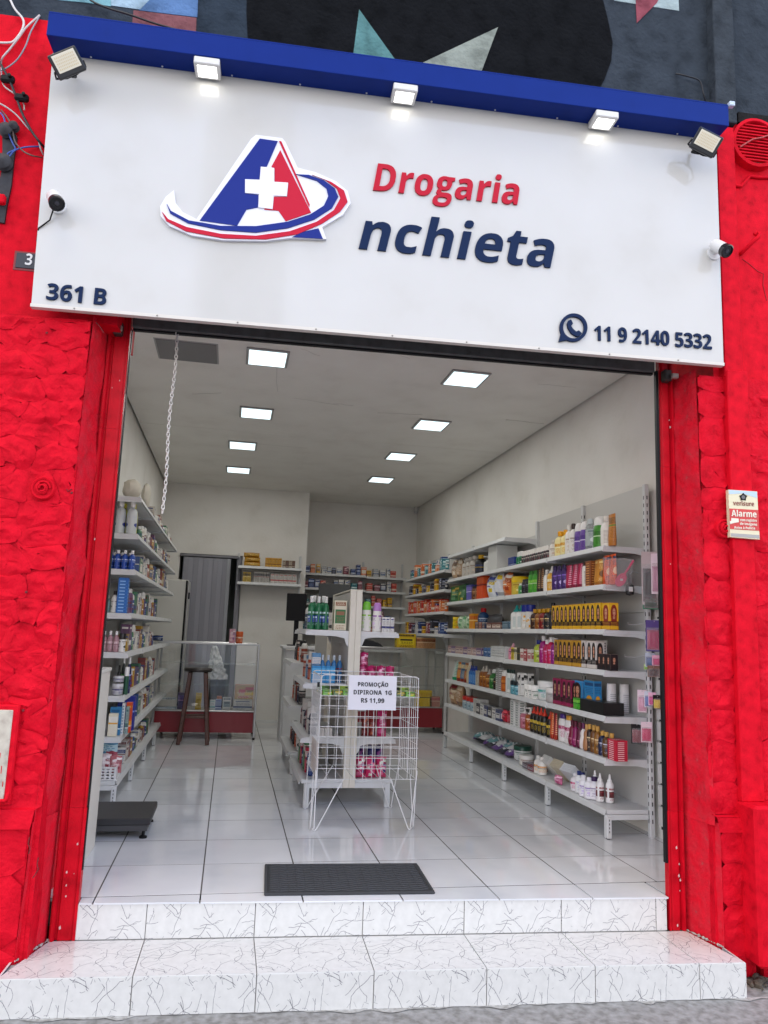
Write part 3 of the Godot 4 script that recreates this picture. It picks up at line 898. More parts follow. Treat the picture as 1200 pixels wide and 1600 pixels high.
func make_sign() -> void:
	var s := thing("shop_sign", "white glossy shop sign board with raised red and navy lettering", "sign", fac)
	var OF := 0.25
	var white := mat(lin(0.56, 0.55, 0.52), 0.06, 0.0, noise_tex("signdirt", 0.006, Color(0.965, 0.96, 0.95), Color(1, 1, 1), 512, 5, 71, 0.35), noise_nrm("signwave", 0.004, 0.7, 256, 2, 72), 0.6, 0.12)
	white.metallic_specular = 0.45
	var trim := mat(lin(0.62, 0.58, 0.52), 0.5)
	var corners := PackedVector2Array([Vector2(-1.590, 2.530), Vector2(1.648, 2.541), Vector2(1.650, 3.752), Vector2(-1.622, 3.748)])
	part("panel", pr(corners, 0.228, OF), white, s)
	for u in [-1.55, -0.5, 0.55, 1.60]: part("batten", bx(Vector3(u, 3.2, 0.185), Vector3(0.04, 1.0, 0.088)), DARK, s)
	var bot := MB.new()
	bot.prism(PackedVector2Array([corners[0] + Vector2(-0.003, -0.013), corners[1] + Vector2(0.003, -0.013), corners[1] + Vector2(0.003, 0.002), corners[0] + Vector2(-0.003, 0.002)]), 0.222, OF + 0.003)
	part("edge_trim", bot.done(), trim, s)
	for k in 9:
		var t := (k + 0.4) / 9.0
		part("rivet", lt([[0.0045, -0.0035], [0.0035, 0.0], [0.0, 0.0015]], 8), mat(lin(0.3, 0.28, 0.25), 0.4, 0.7), s, Transform3D(Basis(Vector3.RIGHT, PI / 2), Vector3(lerpf(-1.55, 1.62, t), lerpf(2.5245, 2.5355, t), OF + 0.0055)))
	var navy := mat(lin(0.008, 0.020, 0.062), 0.4)
	var red := mat(lin(0.46, 0.016, 0.035), 0.4)
	navy.metallic_specular = 0.2
	red.metallic_specular = 0.2
	sign_text("Drogaria", 577, 297.5, 812, 321.5, Vector2(577, 255.5), OF, red, s, 0.009, 1.0, 0.15)
	sign_text("nchieta", 553, 388.5, 866, 420, Vector2(554, 331), OF, navy, s, 0.009, 1.0, 0.20)
	sign_text("361 B", 71, 468.5, 167, 477.5, Vector2(71, 443.5), OF, navy, s, 0.009)
	sign_text("11 9 2140 5332", 927, 532, 1112, 546.5, Vector2(927, 509.5), OF, navy, s, 0.009)
	# emblem: white backing board with blue and red pieces
	var lw := mat(lin(0.74, 0.74, 0.80), 0.3)
	var lb := mat(lin(0.018, 0.032, 0.21), 0.35)
	var lr := mat(lin(0.50, 0.018, 0.042), 0.35)
	lb.metallic_specular = 0.2
	lr.metallic_specular = 0.2
	var q := 0.5
	var backing := part("emblem", pr(fpoly([[800, 428], [882, 438], [892, 450], [930, 530], [985, 544], [1050, 573], [1086, 603], [1095, 640], [1070, 677], [1006, 715], [1019, 752], [905, 749], [830, 758], [700, 756], [600, 741], [530, 711], [504, 681], [502, 650], [520, 620], [545, 600], [550, 640], [572, 668], [615, 690], [660, 625], [785, 440]], OF, q), OF, OF + 0.016), lw, s)
	var lay := func(pts: Array, z: float, m: Material, nm: String): part(nm, pr(fpoly(pts, OF + 0.016, q), OF + 0.0155, OF + 0.016 + z), m, backing)
	lay.call([[812, 434], [868, 442], [834, 521], [815, 523], [811, 561], [767, 561], [766, 605], [808, 610], [806, 649], [770, 656], [741, 706], [624, 690]], 0.003, lb, "blue_stroke")
	lay.call([[876, 470], [972, 665], [893, 692], [870, 659], [826, 656], [828, 650], [852, 656], [856, 616], [897, 616], [901, 573], [858, 570], [858, 527], [848, 522]], 0.003, lr, "red_stroke")
	lay.call([[872, 442], [879, 442], [968, 640], [966, 648]], 0.003, lr, "red_line")
	lay.call([[940, 727], [995, 714], [1009, 747], [913, 742]], 0.003, lb, "blue_foot")
	lay.call([[521, 637], [534, 660], [590, 690], [690, 707], [800, 708], [900, 694], [970, 671], [1012, 644], [1026, 614], [1020, 590], [990, 566], [925, 546], [965, 548], [1012, 565], [1046, 590], [1057, 616], [1037, 652], [982, 687], [900, 714], [800, 728], [690, 720], [588, 699], [532, 668]], 0.005, lb, "blue_swoosh")
	lay.call([[506, 662], [526, 686], [584, 711], [690, 732], [800, 738], [905, 724], [990, 694], [1043, 658], [1064, 620], [1052, 590], [1015, 563], [975, 548], [1035, 570], [1075, 597], [1086, 632], [1062, 663], [1006, 700], [930, 733], [830, 749], [700, 746], [582, 724], [520, 692]], 0.005, lr, "red_swoosh")
	lay.call([[766, 562], [812, 564], [815, 523], [857, 527], [856, 570], [900, 573], [896, 615], [855, 613], [852, 655], [808, 650], [809, 608], [766, 605]], 0.006, lw, "white_cross")
	# telephone badge
	var badge := part("telephone_badge", pr(ring_poly(895.0, 513.0, 21.5, 22.0, 16.5, 17.0, OF), OF, OF + 0.012), navy, s)
	part("badge_tail", pr(fpoly([[876, 521], [872, 535], [888, 532], [884, 526]], OF), OF, OF + 0.0125), navy, badge)
	part("handset", pr(fpoly([[887, 502], [891, 500.5], [894, 507], [891, 510.5], [894, 515], [899, 519.5], [903, 517.5], [908, 522], [905, 526], [900, 527], [892, 522.5], [886.5, 514], [885, 507]], OF), OF, OF + 0.012), navy, badge)
	# blue sheet metal canopy over the board
	var cn := thing("blue_canopy", "folded blue sheet metal canopy along the sign top", "canopy", fac)
	var blue := mat(lin(0.008, 0.027, 0.195), 0.34, 0.0, noise_tex("scuff", 0.02, Color.GRAY, Color.WHITE), noise_nrm("signwave", 0.004, 0.7), 0.8, 0.25)
	blue.metallic_specular = 0.18
	var ca := MB.new()
	ca.box(Vector3(0.016, 3.800, 0.3035), Vector3(3.268, 0.112, 0.125), 0.002)
	part("fascia", ca.done(), blue, cn)
	part("flashing", bx(Vector3(0.016, 3.862, 0.21), Vector3(3.27, 0.01, 0.305), 0.002), blue, cn)
	for k in 10:
		part("rivet", lt([[0.005, -0.004], [0.004, 0.0], [0.0, 0.002]], 8), mat(lin(0.5, 0.5, 0.55), 0.4, 0.7), cn, Transform3D(Basis(Vector3.RIGHT, PI), Vector3(-1.45 + k * 0.32, 3.7405, 0.262)))
	# square lit downlights
	for u in [-0.917, 0.006, 1.010]:
		var d := thing("square_downlight", "lit square white downlight under the blue canopy %s" % {-0.917: "above the letter emblem", 0.006: "above the red word", 1.010: "towards the grille"}[u], "light", fac * at(Vector3(u, 3.7435, 0.3125)), "square lights under the canopy")
		part("housing", bx(Vector3(0, -0.019, 0), Vector3(0.116, 0.036, 0.104), 0.004), mat(lin(0.66, 0.65, 0.62), 0.4), d)
		part("diffuser", bx(Vector3(0, -0.0372, 0), Vector3(0.086, 0.003, 0.074), 0.0), glow(Color(1, 1, 0.98), 1.6), d)
		var al := AreaLight3D.new()
		al.name = "lamp"
		al.area_size = Vector2(0.084, 0.072)
		al.light_energy = 0.0035
		al.light_color = Color(1, 0.99, 0.96)
		al.shadow_enabled = true
		al.transform = Transform3D(Basis(Vector3.RIGHT, -PI / 2), Vector3(0, -0.041, 0))
		d.add_child(al)
	# flood lights
	for e in [[-1.508, 3.600, "black floodlight with a cream lens over the number 361 B", 0.30, -0.62], [1.508, 3.618, "black floodlight with a cream lens beside the round grille", -0.35, 0.50]]:
		var b := Basis(Vector3.UP, e[3]) * Basis(Vector3.RIGHT, 0.42) * Basis(Vector3(0, 0, 1), -e[4] * 1.05)
		var d := thing("flood_light", e[2], "light", fac * Transform3D(b.scaled(Vector3.ONE * 0.79), Vector3(e[0], e[1], 0.392)))
		part("housing", bx(Vector3(0, 0, -0.012), Vector3(0.165, 0.128, 0.030), 0.006), mat(lin(0.015, 0.016, 0.018), 0.45), d)
		for k in 7: part("fin", bx(Vector3(-0.06 + k * 0.02, 0, -0.034), Vector3(0.004, 0.10, 0.016)), BLACK, d)
		part("lens", bx(Vector3(0, 0.008, 0.004), Vector3(0.132, 0.090, 0.004), 0.001), mat(lin(0.74, 0.69, 0.55), 0.25), d)
		var led := bx(Vector3.ZERO, Vector3(0.0045, 0.0075, 0.001))
		for r in 5:
			for c in 11: part("led", led, mat(lin(0.60, 0.48, 0.26), 0.3), d, at(Vector3(-0.052 + c * 0.0104, -0.022 + r * 0.0145, 0.0066)))
		part("bracket", tb([Vector3(-0.086, -0.02, -0.01), Vector3(-0.09, -0.04, -0.06), Vector3(-0.03, -0.05, -0.10), Vector3(0.03, -0.05, -0.10), Vector3(0.09, -0.04, -0.06), Vector3(0.086, -0.02, -0.01)], 0.006, 6), BLACK, d)
		part("mounting_arm", tb([Vector3(0, -0.05, -0.10), b.inverse() * Vector3(0, 0.045, -0.165)], 0.010, 6), BLACK, d)
	# security cameras
	for e in [[-1.520, 2.992, "small white bullet security camera with a hanging black cable", 0.55, 1], [1.612, 3.112, "small white bullet security camera on the bare sign edge", 0.30, 0]]:
		var d := thing("security_camera", e[2], "camera", fac * Transform3D(Basis(Vector3.UP, e[3]) * Basis(Vector3.RIGHT, 0.75), Vector3(e[0], e[1], 0.3145)))
		var wt := mat(lin(0.66, 0.66, 0.65), 0.35)
		var zc := Basis(Vector3.RIGHT, PI / 2)
		part("body", lt([[0.0, -0.055], [0.026, -0.052], [0.031, -0.04], [0.031, 0.035]], 16), wt, d, Transform3D(zc, Vector3.ZERO))
		part("front", lt([[0.033, 0.030], [0.034, 0.055], [0.029, 0.058], [0.027, 0.050], [0.0, 0.050]], 16), mat(lin(0.012, 0.012, 0.014), 0.2), d, Transform3D(zc, Vector3.ZERO))
		part("lens", lt([[0.011, 0.050], [0.009, 0.054], [0.0, 0.0555]], 12), mat(lin(0.04, 0.04, 0.05), 0.08), d, Transform3D(zc, Vector3.ZERO))
		var inv: Basis = (d.transform.basis.inverse() * fac.basis)
		part("foot_plate", lt([[0.034, 0.0], [0.034, 0.010], [0.012, 0.014], [0.010, 0.040]], 16), wt, d, Transform3D(inv * Basis(Vector3.RIGHT, PI / 2), inv * Vector3(0, 0.0, -0.0645)))
		if e[4]:
			part("cable", tb([inv * Vector3(-0.01, -0.02, -0.03), inv * Vector3(-0.03, -0.07, -0.055), inv * Vector3(-0.075, -0.11, -0.062), inv * Vector3(-0.085, -0.16, -0.09)], 0.0035, 6), BLACK, d)

func ring_poly(cx: float, cy: float, rx: float, ry: float, ix: float, iy: float, off: float) -> PackedVector2Array:
	var o := []
	for k in 33: o.append([cx + rx * cos(TAU * k / 32.0 + 2.4), cy + ry * sin(TAU * k / 32.0 + 2.4)])
	for k in 33: o.append([cx + ix * cos(-TAU * k / 32.0 + 2.401), cy + iy * sin(-TAU * k / 32.0 + 2.401)])
	return fpoly(o, off)

func make_wall_bits() -> void:
	# round vent with slats
	var v := thing("round_vent", "round red painted vent grille with dark slots", "vent", fac * at(Vector3(1.927, 3.815, 0.141)))
	var zc := Basis(Vector3.RIGHT, PI / 2)
	part("rim", lt([[0.142, -0.002], [0.140, 0.044], [0.124, 0.047], [0.119, 0.040], [0.119, 0.001]], 28), RED_SMOOTH, v, Transform3D(zc, Vector3.ZERO))
	part("back_plate", lt([[0.118, 0.0015], [0.0, 0.0015]], 28), mat(lin(0.10, 0.09, 0.085), 0.9), v, Transform3D(zc, Vector3.ZERO))
	for k in 12:
		var y := -0.10 + k * 0.0182
		var w := 2.0 * sqrt(maxf(0.0, 0.119 * 0.119 - y * y))
		if w > 0.03: part("slat", bx(Vector3(0, y, 0.033), Vector3(w, 0.0065, 0.016)), RED_SMOOTH, v)
	part("wire", tb([Vector3(-0.10, -0.04, 0.044), Vector3(-0.03, 0.01, 0.050), Vector3(0.03, 0.03, 0.048), Vector3(0.09, 0.06, 0.050), Vector3(0.15, 0.05, 0.046)], 0.004, 6), mat(lin(0.42, 0.06, 0.06), 0.6), v)
	# painted conduit stub and hook
	var cd := thing("painted_conduit", "short red painted cable sagging below the round vent", "cable", fac)
	part("run", tb([fl(1146, 289, 0.148), fl(1158, 291, 0.15), fl(1166, 282, 0.15), fl(1172, 275, 0.15), fl(1186, 277, 0.15), fl(1215, 277, 0.15)], 0.008, 7), RED_SMOOTH, cd)
	var hk := thing("wall_hook", "slanted red painted iron hook on smooth wall", "hook", fac)
	part("rod", tb([fl(1158, 396, 0.138), fl(1159, 395, 0.16), fl(1175, 379, 0.20), fl(1184, 371, 0.215), fl(1187, 366, 0.215), fl(1183, 363.5, 0.21), fl(1179, 367, 0.205)], 0.011, 7), RED_SMOOTH, hk)
	# cable rosettes
	for e in [[67, 763, 0.196, "round red painted cable boss on pier by the meter box", 0.050], [1133, 826, 0.190, "red painted cable boss beside the alarm plate", 0.046]]:
		var p := fl(e[0], e[1], e[2])
		var r := thing("cable_boss", e[3], "cable box", fac * at(p))
		part("plate", lt([[e[4], -0.03], [e[4], 0.002], [e[4] * 0.9, 0.006], [e[4] * 0.78, 0.004]], 22), RED_SMOOTH, r, Transform3D(zc, Vector3.ZERO))
		part("dish", lt([[e[4] * 0.80, 0.001], [0.0, 0.001]], 20), RED_SMOOTH, r, Transform3D(zc, Vector3.ZERO))
		for k in 3:
			var pts := []
			for i in 12:
				var a: float = 0.5 * i + k * 2.1
				var rr: float = e[4] * (0.62 - 0.16 * k) * (1.0 - 0.02 * i)
				pts.append(Vector3(cos(a) * rr, sin(a) * rr, 0.006 + 0.004 * k))
			part("coil", tb(pts, 0.005, 6), RED_SMOOTH, r)
	# meter box
	var mb := thing("meter_box", "small off-white meter box door in a red painted frame", "meter box", fac)
	part("frame", bx(Vector3(-1.632, 0.632, 0.196), Vector3(0.325, 0.392, 0.030), 0.006), RED_SMOOTH, mb)
	part("door", bx(Vector3(-1.652, 0.632, 0.212), Vector3(0.318, 0.352, 0.006), 0.002), mat(lin(0.58, 0.54, 0.44), 0.55, 0.0, noise_tex("paint", 0.01, Color.GRAY, Color.WHITE), null, 2.5), mb)
	for k in 3: part("paint_run", bx(Vector3(-1.502 - 0.011 * (k % 3), 0.52 + 0.055 * k, 0.2153), Vector3(0.003, 0.02 + 0.01 * (k % 2), 0.001)), RED_SMOOTH, mb)
	part("drain_pipe", tb([fl(12, 1240, 0.215), fl(11, 1247, 0.22), fl(8, 1251, 0.22), fl(-12, 1252, 0.22)], 0.008, 6), RED_SMOOTH, mb)
	# house number plate, partly behind the sign
	var np := thing("number_plate", "old dark house number plate half hidden by the sign edge", "number plate", fac)
	part("plate", bx(Vector3(-1.625, 2.775, 0.1435), Vector3(0.175, 0.072, 0.006), 0.001), mat(lin(0.012, 0.013, 0.02), 0.35), np)
	part("frame", bx(Vector3(-1.625, 2.774, 0.1405), Vector3(0.195, 0.092, 0.004), 0.001), mat(lin(0.20, 0.012, 0.014), 0.5), np)
	sign_text("3", 38, 413.5, 50, 415, Vector2(38, 396), 0.147, mat(lin(0.7, 0.7, 0.7), 0.4), np, 0.002)
	# alarm plate
	var al := thing("alarm_plate", "small cream and red alarm warning plate fixed to the pilaster", "sign", fac)
	var AO := 0.222
	part("board", pr(fpoly([[1138, 765], [1183, 768], [1187, 843], [1141, 839]], AO), AO - 0.021, AO), mat(lin(0.66, 0.60, 0.40), 0.25), al)
	part("red_field", pr(fpoly([[1139.5, 794.5], [1184.8, 797], [1186, 829.5], [1140.6, 826.5]], AO), AO, AO + 0.0015), mat(lin(0.52, 0.02, 0.02), 0.3), al)
	part("sky_field", pr(fpoly([[1138.5, 765.5], [1182.5, 768.5], [1183, 778], [1160, 771], [1139, 772]], AO), AO, AO + 0.001), mat(lin(0.42, 0.55, 0.66), 0.3), al)
	part("silver_field", pr(fpoly([[1141.6, 833], [1186, 836], [1186.6, 841.5], [1141.9, 838]], AO), AO, AO + 0.001), mat(lin(0.33, 0.32, 0.30), 0.3), al)
	var pent := []
	for k in 10:
		var a := -PI / 2 + TAU * k / 10.0
		var rr := 6.6 if k % 2 == 0 else 4.6
		pent.append([1161 + rr * cos(a), 776.8 + rr * sin(a)])
	var em := part("emblem", pr(fpoly(pent, AO), AO + 0.0012, AO + 0.0025), BLACK, al)
	part("emblem_core", lt([[0.0095, 0.0], [0.0, 0.0]], 12), mat(lin(0.10, 0.10, 0.11), 0.4), em, Transform3D(zc, fl(1161, 777, AO) + Vector3(0, 0, 0.0031)))
	var wt := mat(lin(0.72, 0.68, 0.55), 0.4)
	sign_text("verisure", 1145.5, 789.3, 1178.5, 791, Vector2(1145.5, 782.5), AO, mat(lin(0.22, 0.06, 0.04), 0.4), al, 0.002)
	sign_text("Alarme", 1143, 806.5, 1182.5, 808.5, Vector2(1143, 797), AO + 0.0015, wt, al, 0.002)
	sign_text("com registro", 1156, 814.2, 1182.5, 815.5, Vector2(1156, 810.2), AO + 0.0015, wt, al, 0.0015)
	sign_text("de imagens", 1156, 820.0, 1183, 821.5, Vector2(1156, 816), AO + 0.0015, wt, al, 0.0015)
	sign_text("Aviso à Polícia", 1147, 826.0, 1180, 827.5, Vector2(1147, 822.2), AO + 0.0015, wt, al, 0.0015)
	part("arrow", pr(fpoly([[1142.5, 809.5], [1153.5, 810.5], [1154, 816], [1147, 817], [1140.3, 819], [1140, 814.5], [1142, 814]], AO), AO + 0.001, AO + 0.003), wt, al)
	# cables and the old insulator bracket at the wall head
	var runs := [
		["white power cable looping down the red wall", lin(0.62, 0.60, 0.57), 0.0068, [[8, -20], [22, 12], [36, 30], [35, 46], [22, 64], [10, 67], [-10, 66]]],
		["pale grey cable from the wall head to the bracket", lin(0.50, 0.44, 0.42), 0.006, [[62, 24], [42, 42], [30, 58], [16, 76], [4, 90], [2, 97]]],
		["thin grey cable curving from the wall head", lin(0.24, 0.25, 0.28), 0.0045, [[62, 25], [48, 50], [40, 72], [28, 92], [14, 104], [2, 110], [-14, 112]]],
		["thick black twin cable slanting to the sign edge", lin(0.012, 0.012, 0.013), 0.0075, [[-14, 72], [0, 98], [14, 124], [24, 148], [36, 180], [50, 206], [62, 222], [69, 230]]],
		["white cable dropping beside the black twin cable", lin(0.60, 0.58, 0.54), 0.0045, [[2, 97], [3, 124], [8, 136], [22, 146], [36, 160], [38, 172]]],
		["grey cable running down to the sign edge", lin(0.42, 0.40, 0.40), 0.0048, [[-12, 158], [4, 164], [24, 178], [42, 198], [58, 216], [64, 234], [68, 242]]],
		["blue cable tied to the insulator bracket", lin(0.03, 0.08, 0.34), 0.0048, [[-12, 168], [4, 180], [10, 200], [20, 224], [24, 233], [12, 240], [10, 252], [22, 236], [40, 230], [62, 229]]],
		["brown cable passing the insulator bracket", lin(0.10, 0.07, 0.06), 0.0045, [[2, 172], [14, 188], [20, 206], [24, 222], [36, 236], [50, 243], [66, 246]]],
		["black overhead wire crossing the mural", lin(0.012, 0.012, 0.014), 0.006, [[120, -30], [140, -1], [170, 13], [200, 22], [240, 36], [275, 46]]],
		["black cable stub poking from the grey wall", lin(0.012, 0.012, 0.014), 0.005, [[1056, 115], [1070, 118], [1090, 124], [1096, 132], [1099, 146], [1103, 160]]],
	]
	for i in runs.size():
		var e: Array = runs[i]
		var pts := []
		for k in e[3].size():
			var o := 0.158 + 0.006 * (i % 4)
			if k == 0 or k == e[3].size() - 1: o = 0.146
			if i == 8: o = 0.155 + 0.03 * sin(PI * k / 5.0)
			pts.append(fl(e[3][k][0], e[3][k][1], o))
		var cur := Curve3D.new()
		for k in pts.size():
			var tn: Vector3 = (pts[mini(k + 1, pts.size() - 1)] - pts[maxi(k - 1, 0)]) / 6.0
			cur.add_point(pts[k], -tn, tn)
		var fine := []
		var nn: int = pts.size() * 4
		for k in nn + 1: fine.append(cur.sample_baked(cur.get_baked_length() * k / nn, true))
		var c := thing("wall_cable" if i < 8 else "overhead_wire", e[0], "cable", fac)
		part("strand", tb(fine, e[2] * 0.78, 6), mat(e[1], 0.5), c)
	var ib := thing("insulator_bracket", "rusty dark iron insulator bracket tangled with cables", "bracket", fac)
	var iron := mat(lin(0.035, 0.036, 0.042), 0.6, 0.3, noise_tex("paint", 0.01, Color.GRAY, Color.WHITE), null, 4.0)
	part("strap", pr(fpoly([[4, 200], [18, 196], [27, 215], [22, 250], [18, 290], [11, 322], [7, 349], [-8, 346], [-4, 300], [4, 260]], 0.15), 0.141, 0.154), iron, ib)
	for e in [[12, 208, 0.034], [24, 203, 0.024], [8, 258, 0.040], [0, 312, 0.03]]:
		part("insulator", lt([[e[2] * 0.55, 0.0], [e[2], 0.012], [e[2] * 0.62, 0.024], [e[2] * 0.95, 0.036], [e[2] * 0.4, 0.05], [0.0, 0.052]], 14), iron, ib, Transform3D(zc, fl(e[0], e[1], 0.150)))
	part("red_clip", bx(fl(3, 312, 0.20), Vector3(0.03, 0.045, 0.03), 0.006), RED_SMOOTH, ib)
	for e in [[12, 124], [34, 153]]:
		var cl := thing("cable_clamp", "black plastic cable clamp on the twin cable %s" % ["near the wall head" if e[1] < 130 else "above the bracket"], "clamp", fac)
		part("jaw", bx(fl(e[0], e[1], 0.176), Vector3(0.062, 0.035, 0.03), 0.008), BLACK, cl, Transform3D())
		part("screw", lt([[0.008, 0.0], [0.008, 0.016], [0.0, 0.018]], 8), BLACK, cl, Transform3D(zc, fl(e[0] + 4, e[1] - 4, 0.19)))
	var cj := thing("junction_clip", "small white and blue cable clip on canopy end", "clip", fac)
	part("clip", bx(Vector3(1.668, 3.868, 0.36), Vector3(0.03, 0.026, 0.03), 0.004), mat(lin(0.5, 0.6, 0.72), 0.4), cj)

# ---------------------------------------------------------------- room shell and fittings
const CH := 3.044
func make_room() -> void:
	structure("wall_left", bx(Vector3(-1.09, 1.45, -7.2), Vector3(0.2, 3.5, 6.86)), WALL)
	structure("wall_right", bx(Vector3(2.75, 1.45, -7.5), Vector3(0.2, 3.5, 7.6)), WALL)
	var bw := structure("wall_back", bx(Vector3(0.525, 1.5, -10.46), Vector3(0.85, 3.4, 0.2)), WALL)
	part("wall_over_door", bx(Vector3(-0.455, 2.66, -10.46), Vector3(1.11, 1.08, 0.2)), WALL, bw)
	part("wall_by_door", bx(Vector3(-0.86, 1.06, -10.46), Vector3(0.3, 2.12, 0.2)), WALL, bw)
	structure("wall_recess", bx(Vector3(1.85, 1.5, -11.17), Vector3(2.0, 3.4, 0.2)), WALL)
	structure("wall_return", bx(Vector3(0.85, 1.5, -10.82), Vector3(0.2, 3.4, 0.52)), WALL)
	# store room behind the folding door
	structure("wall_store", bx(Vector3(-0.4, 1.5, -12.0), Vector3(2.2, 3.4, 0.1)), mat(lin(0.42, 0.46, 0.42), 0.8))
	structure("wall_store_side", bx(Vector3(0.70, 1.5, -11.3), Vector3(0.09, 3.4, 1.35)), mat(lin(0.42, 0.46, 0.42), 0.8))
	structure("wall_store_side", bx(Vector3(-1.25, 1.5, -11.3), Vector3(0.1, 3.4, 1.4)), mat(lin(0.42, 0.46, 0.42), 0.8))
	structure("store_ceiling", bx(Vector3(-0.3, 3.15, -11.3), Vector3(2.2, 0.1, 1.5)), mat(lin(0.6, 0.6, 0.58), 0.8))
	structure("store_floor", bx(Vector3(-0.3, -0.06, -11.22), Vector3(2.0, 0.1, 1.5)), mat(lin(0.5, 0.5, 0.5), 0.5))
	# ceiling of skimmed boards, a shadow gap along the walls
	var ce := structure("ceiling", bx(Vector3(0.83, CH + 0.16, -7.53), Vector3(3.9, 0.1, 7.6)), mat(lin(0.10, 0.10, 0.10), 0.9))
	var zs := [-3.68, -6.11, -7.30, -8.52, -9.75, -11.07]
	for i in 5:
		var d: float = zs[i] - zs[i + 1]
		part("ceiling_board", bx(Vector3(0.832, CH + 0.02 + (0.0015 if i % 2 else 0.0), (zs[i] + zs[i + 1]) / 2), Vector3(3.60, 0.04, d - 0.002), 0.0), CEIL, ce)
	for e in [[460, 622, 530, 633], [300, 616, 345, 614], [520, 630, 552, 634], [590, 645, 660, 648], [360, 690, 480, 700], [430, 556, 434, 612], [600, 545, 640, 560], [840, 600, 900, 605], [470, 545, 500, 556], [790, 656, 850, 662]]:
		var a := ony(e[0], e[1], CH)
		var b := ony(e[2], e[3], CH)
		part("plaster_ridge", tb([a, a.lerp(b, 0.3) + Vector3(0.006, 0, 0.008), a.lerp(b, 0.7) - Vector3(0.004, 0, 0.006), b], 0.0022, 5), mat(lin(0.62, 0.60, 0.56), 0.8), ce)
	# access hatch
	var ht := thing("ceiling_hatch", "dark grey square access panel in the shop ceiling", "hatch")
	part("panel", bx(Vector3(-0.415, CH - 0.004, -5.22), Vector3(0.395, 0.007, 0.375), 0.001), mat(lin(0.20, 0.20, 0.20), 0.6), ht)
	part("frame", bx(Vector3(-0.415, CH - 0.001, -5.22), Vector3(0.42, 0.004, 0.40), 0.001), mat(lin(0.38, 0.38, 0.37), 0.6), ht)
	# recessed LED panels
	var spots := [[0.13, -5.175, "by the access hatch"], [1.575, -5.19, "over the hair dye shelves"], [0.10, -6.60, "second in the row from the access hatch"], [1.655, -6.485, "over the wall shelving's middle"], [0.0, -7.865, "third in the row from the access hatch"], [1.66, -7.785, "third in the row over the wall shelving"], [-0.03, -9.14, "before the folding door"], [1.70, -9.09, "before the recessed back shelves"]]
	for e in spots:
		var l := thing("ceiling_light", "lit square LED panel in the ceiling %s" % e[2], "light", at(Vector3(e[0], CH, e[1])), "square LED panels in the ceiling")
		part("frame", bx(Vector3(0, -0.005, 0), Vector3(0.292, 0.012, 0.330), 0.003), mat(lin(0.30, 0.30, 0.29), 0.4), l)
		part("diffuser", bx(Vector3(0, -0.0125, 0), Vector3(0.255, 0.004, 0.285), 0.0), glow(Color(0.90, 0.98, 1.0), 0.75), l)
		var al := AreaLight3D.new()
		al.name = "lamp"
		al.area_size = Vector2(0.25, 0.28)
		al.light_energy = 0.26
		al.light_color = Color(1.0, 0.995, 0.975)
		al.shadow_enabled = true
		al.transform = Transform3D(Basis(Vector3.RIGHT, -PI / 2), Vector3(0, -0.018, 0))
		l.add_child(al)
	var dc := thing("indoor_camera", "tiny white security camera high in the back corner", "camera", at(Vector3(2.60, 2.96, -10.95)))
	part("mount", lt([[0.03, 0.02], [0.034, 0.045], [0.034, 0.084]], 12), mat(lin(0.6, 0.6, 0.58), 0.4), dc)
	part("dome", lt([[0.0, -0.02], [0.022, -0.012], [0.03, 0.005], [0.03, 0.022]], 12), mat(lin(0.5, 0.5, 0.5), 0.3), dc)
	# folding door
	var fd := thing("folding_door", "grey ribbed accordion door pulled halfway across back doorway", "door")
	var grey := mat(lin(0.30, 0.30, 0.34), 0.5)
	for k in 9:
		var x0 := -0.655 + k * 0.063
		var g := MB.new()
		var za := -10.33 + (0.008 if k % 2 else 0.0)
		var zb := -10.33 + (0.0 if k % 2 else 0.008)
		g.prism(PackedVector2Array([Vector2(x0, -za), Vector2(x0 + 0.061, -zb), Vector2(x0 + 0.061, -zb + 0.008), Vector2(x0, -za + 0.008)]), 0.012, 2.07)
		var m := g.done()
		var p := part("leaf", m, grey, fd, Transform3D(Basis(Vector3.RIGHT, -PI / 2), Vector3.ZERO))
		part("rib", bx(Vector3(x0, 1.04, zb if k % 2 else za) + Vector3(0, 0, 0.002), Vector3(0.010, 2.06, 0.006), 0.002), mat(lin(0.26, 0.26, 0.30), 0.5), fd)
	part("closing_post", bx(Vector3(-0.075, 1.04, -10.325), Vector3(0.05, 2.06, 0.03), 0.003), mat(lin(0.33, 0.34, 0.37), 0.45), fd)
	part("head_track", bx(Vector3(-0.33, 2.095, -10.33), Vector3(0.76, 0.03, 0.05), 0.003), mat(lin(0.20, 0.20, 0.22), 0.5), fd)
	part("side_jamb", bx(Vector3(0.06, 1.05, -10.345), Vector3(0.06, 2.1, 0.026), 0.003), mat(lin(0.22, 0.22, 0.25), 0.5), fd)
	# tall white cabinet before it
	var tc := thing("tall_cabinet", "tall white narrow cabinet with a black edge beside folding door", "cabinet")
	part("carcass", bx(Vector3(-0.76, 0.86, -9.75), Vector3(0.46, 1.72, 0.50), 0.006), mat(lin(0.55, 0.54, 0.50), 0.4), tc)
	part("door", bx(Vector3(-0.765, 0.88, -9.492), Vector3(0.44, 1.66, 0.014), 0.003), mat(lin(0.58, 0.57, 0.53), 0.35), tc)
	part("dark_seal", bx(Vector3(-0.547, 0.86, -9.489), Vector3(0.020, 1.70, 0.022), 0.002), BLACK, tc)
	part("side_trim", bx(Vector3(-0.523, 0.86, -9.49), Vector3(0.012, 1.70, 0.02), 0.002), mat(lin(0.5, 0.5, 0.5), 0.3, 0.6), tc)
	part("handle", bx(Vector3(-0.512, 1.53, -9.475), Vector3(0.018, 0.08, 0.02), 0.004), BLACK, tc)
	# low white cabinet by the door
	var lc := thing("low_cabinet", "low plain white cabinet standing inside the doorway", "cabinet")
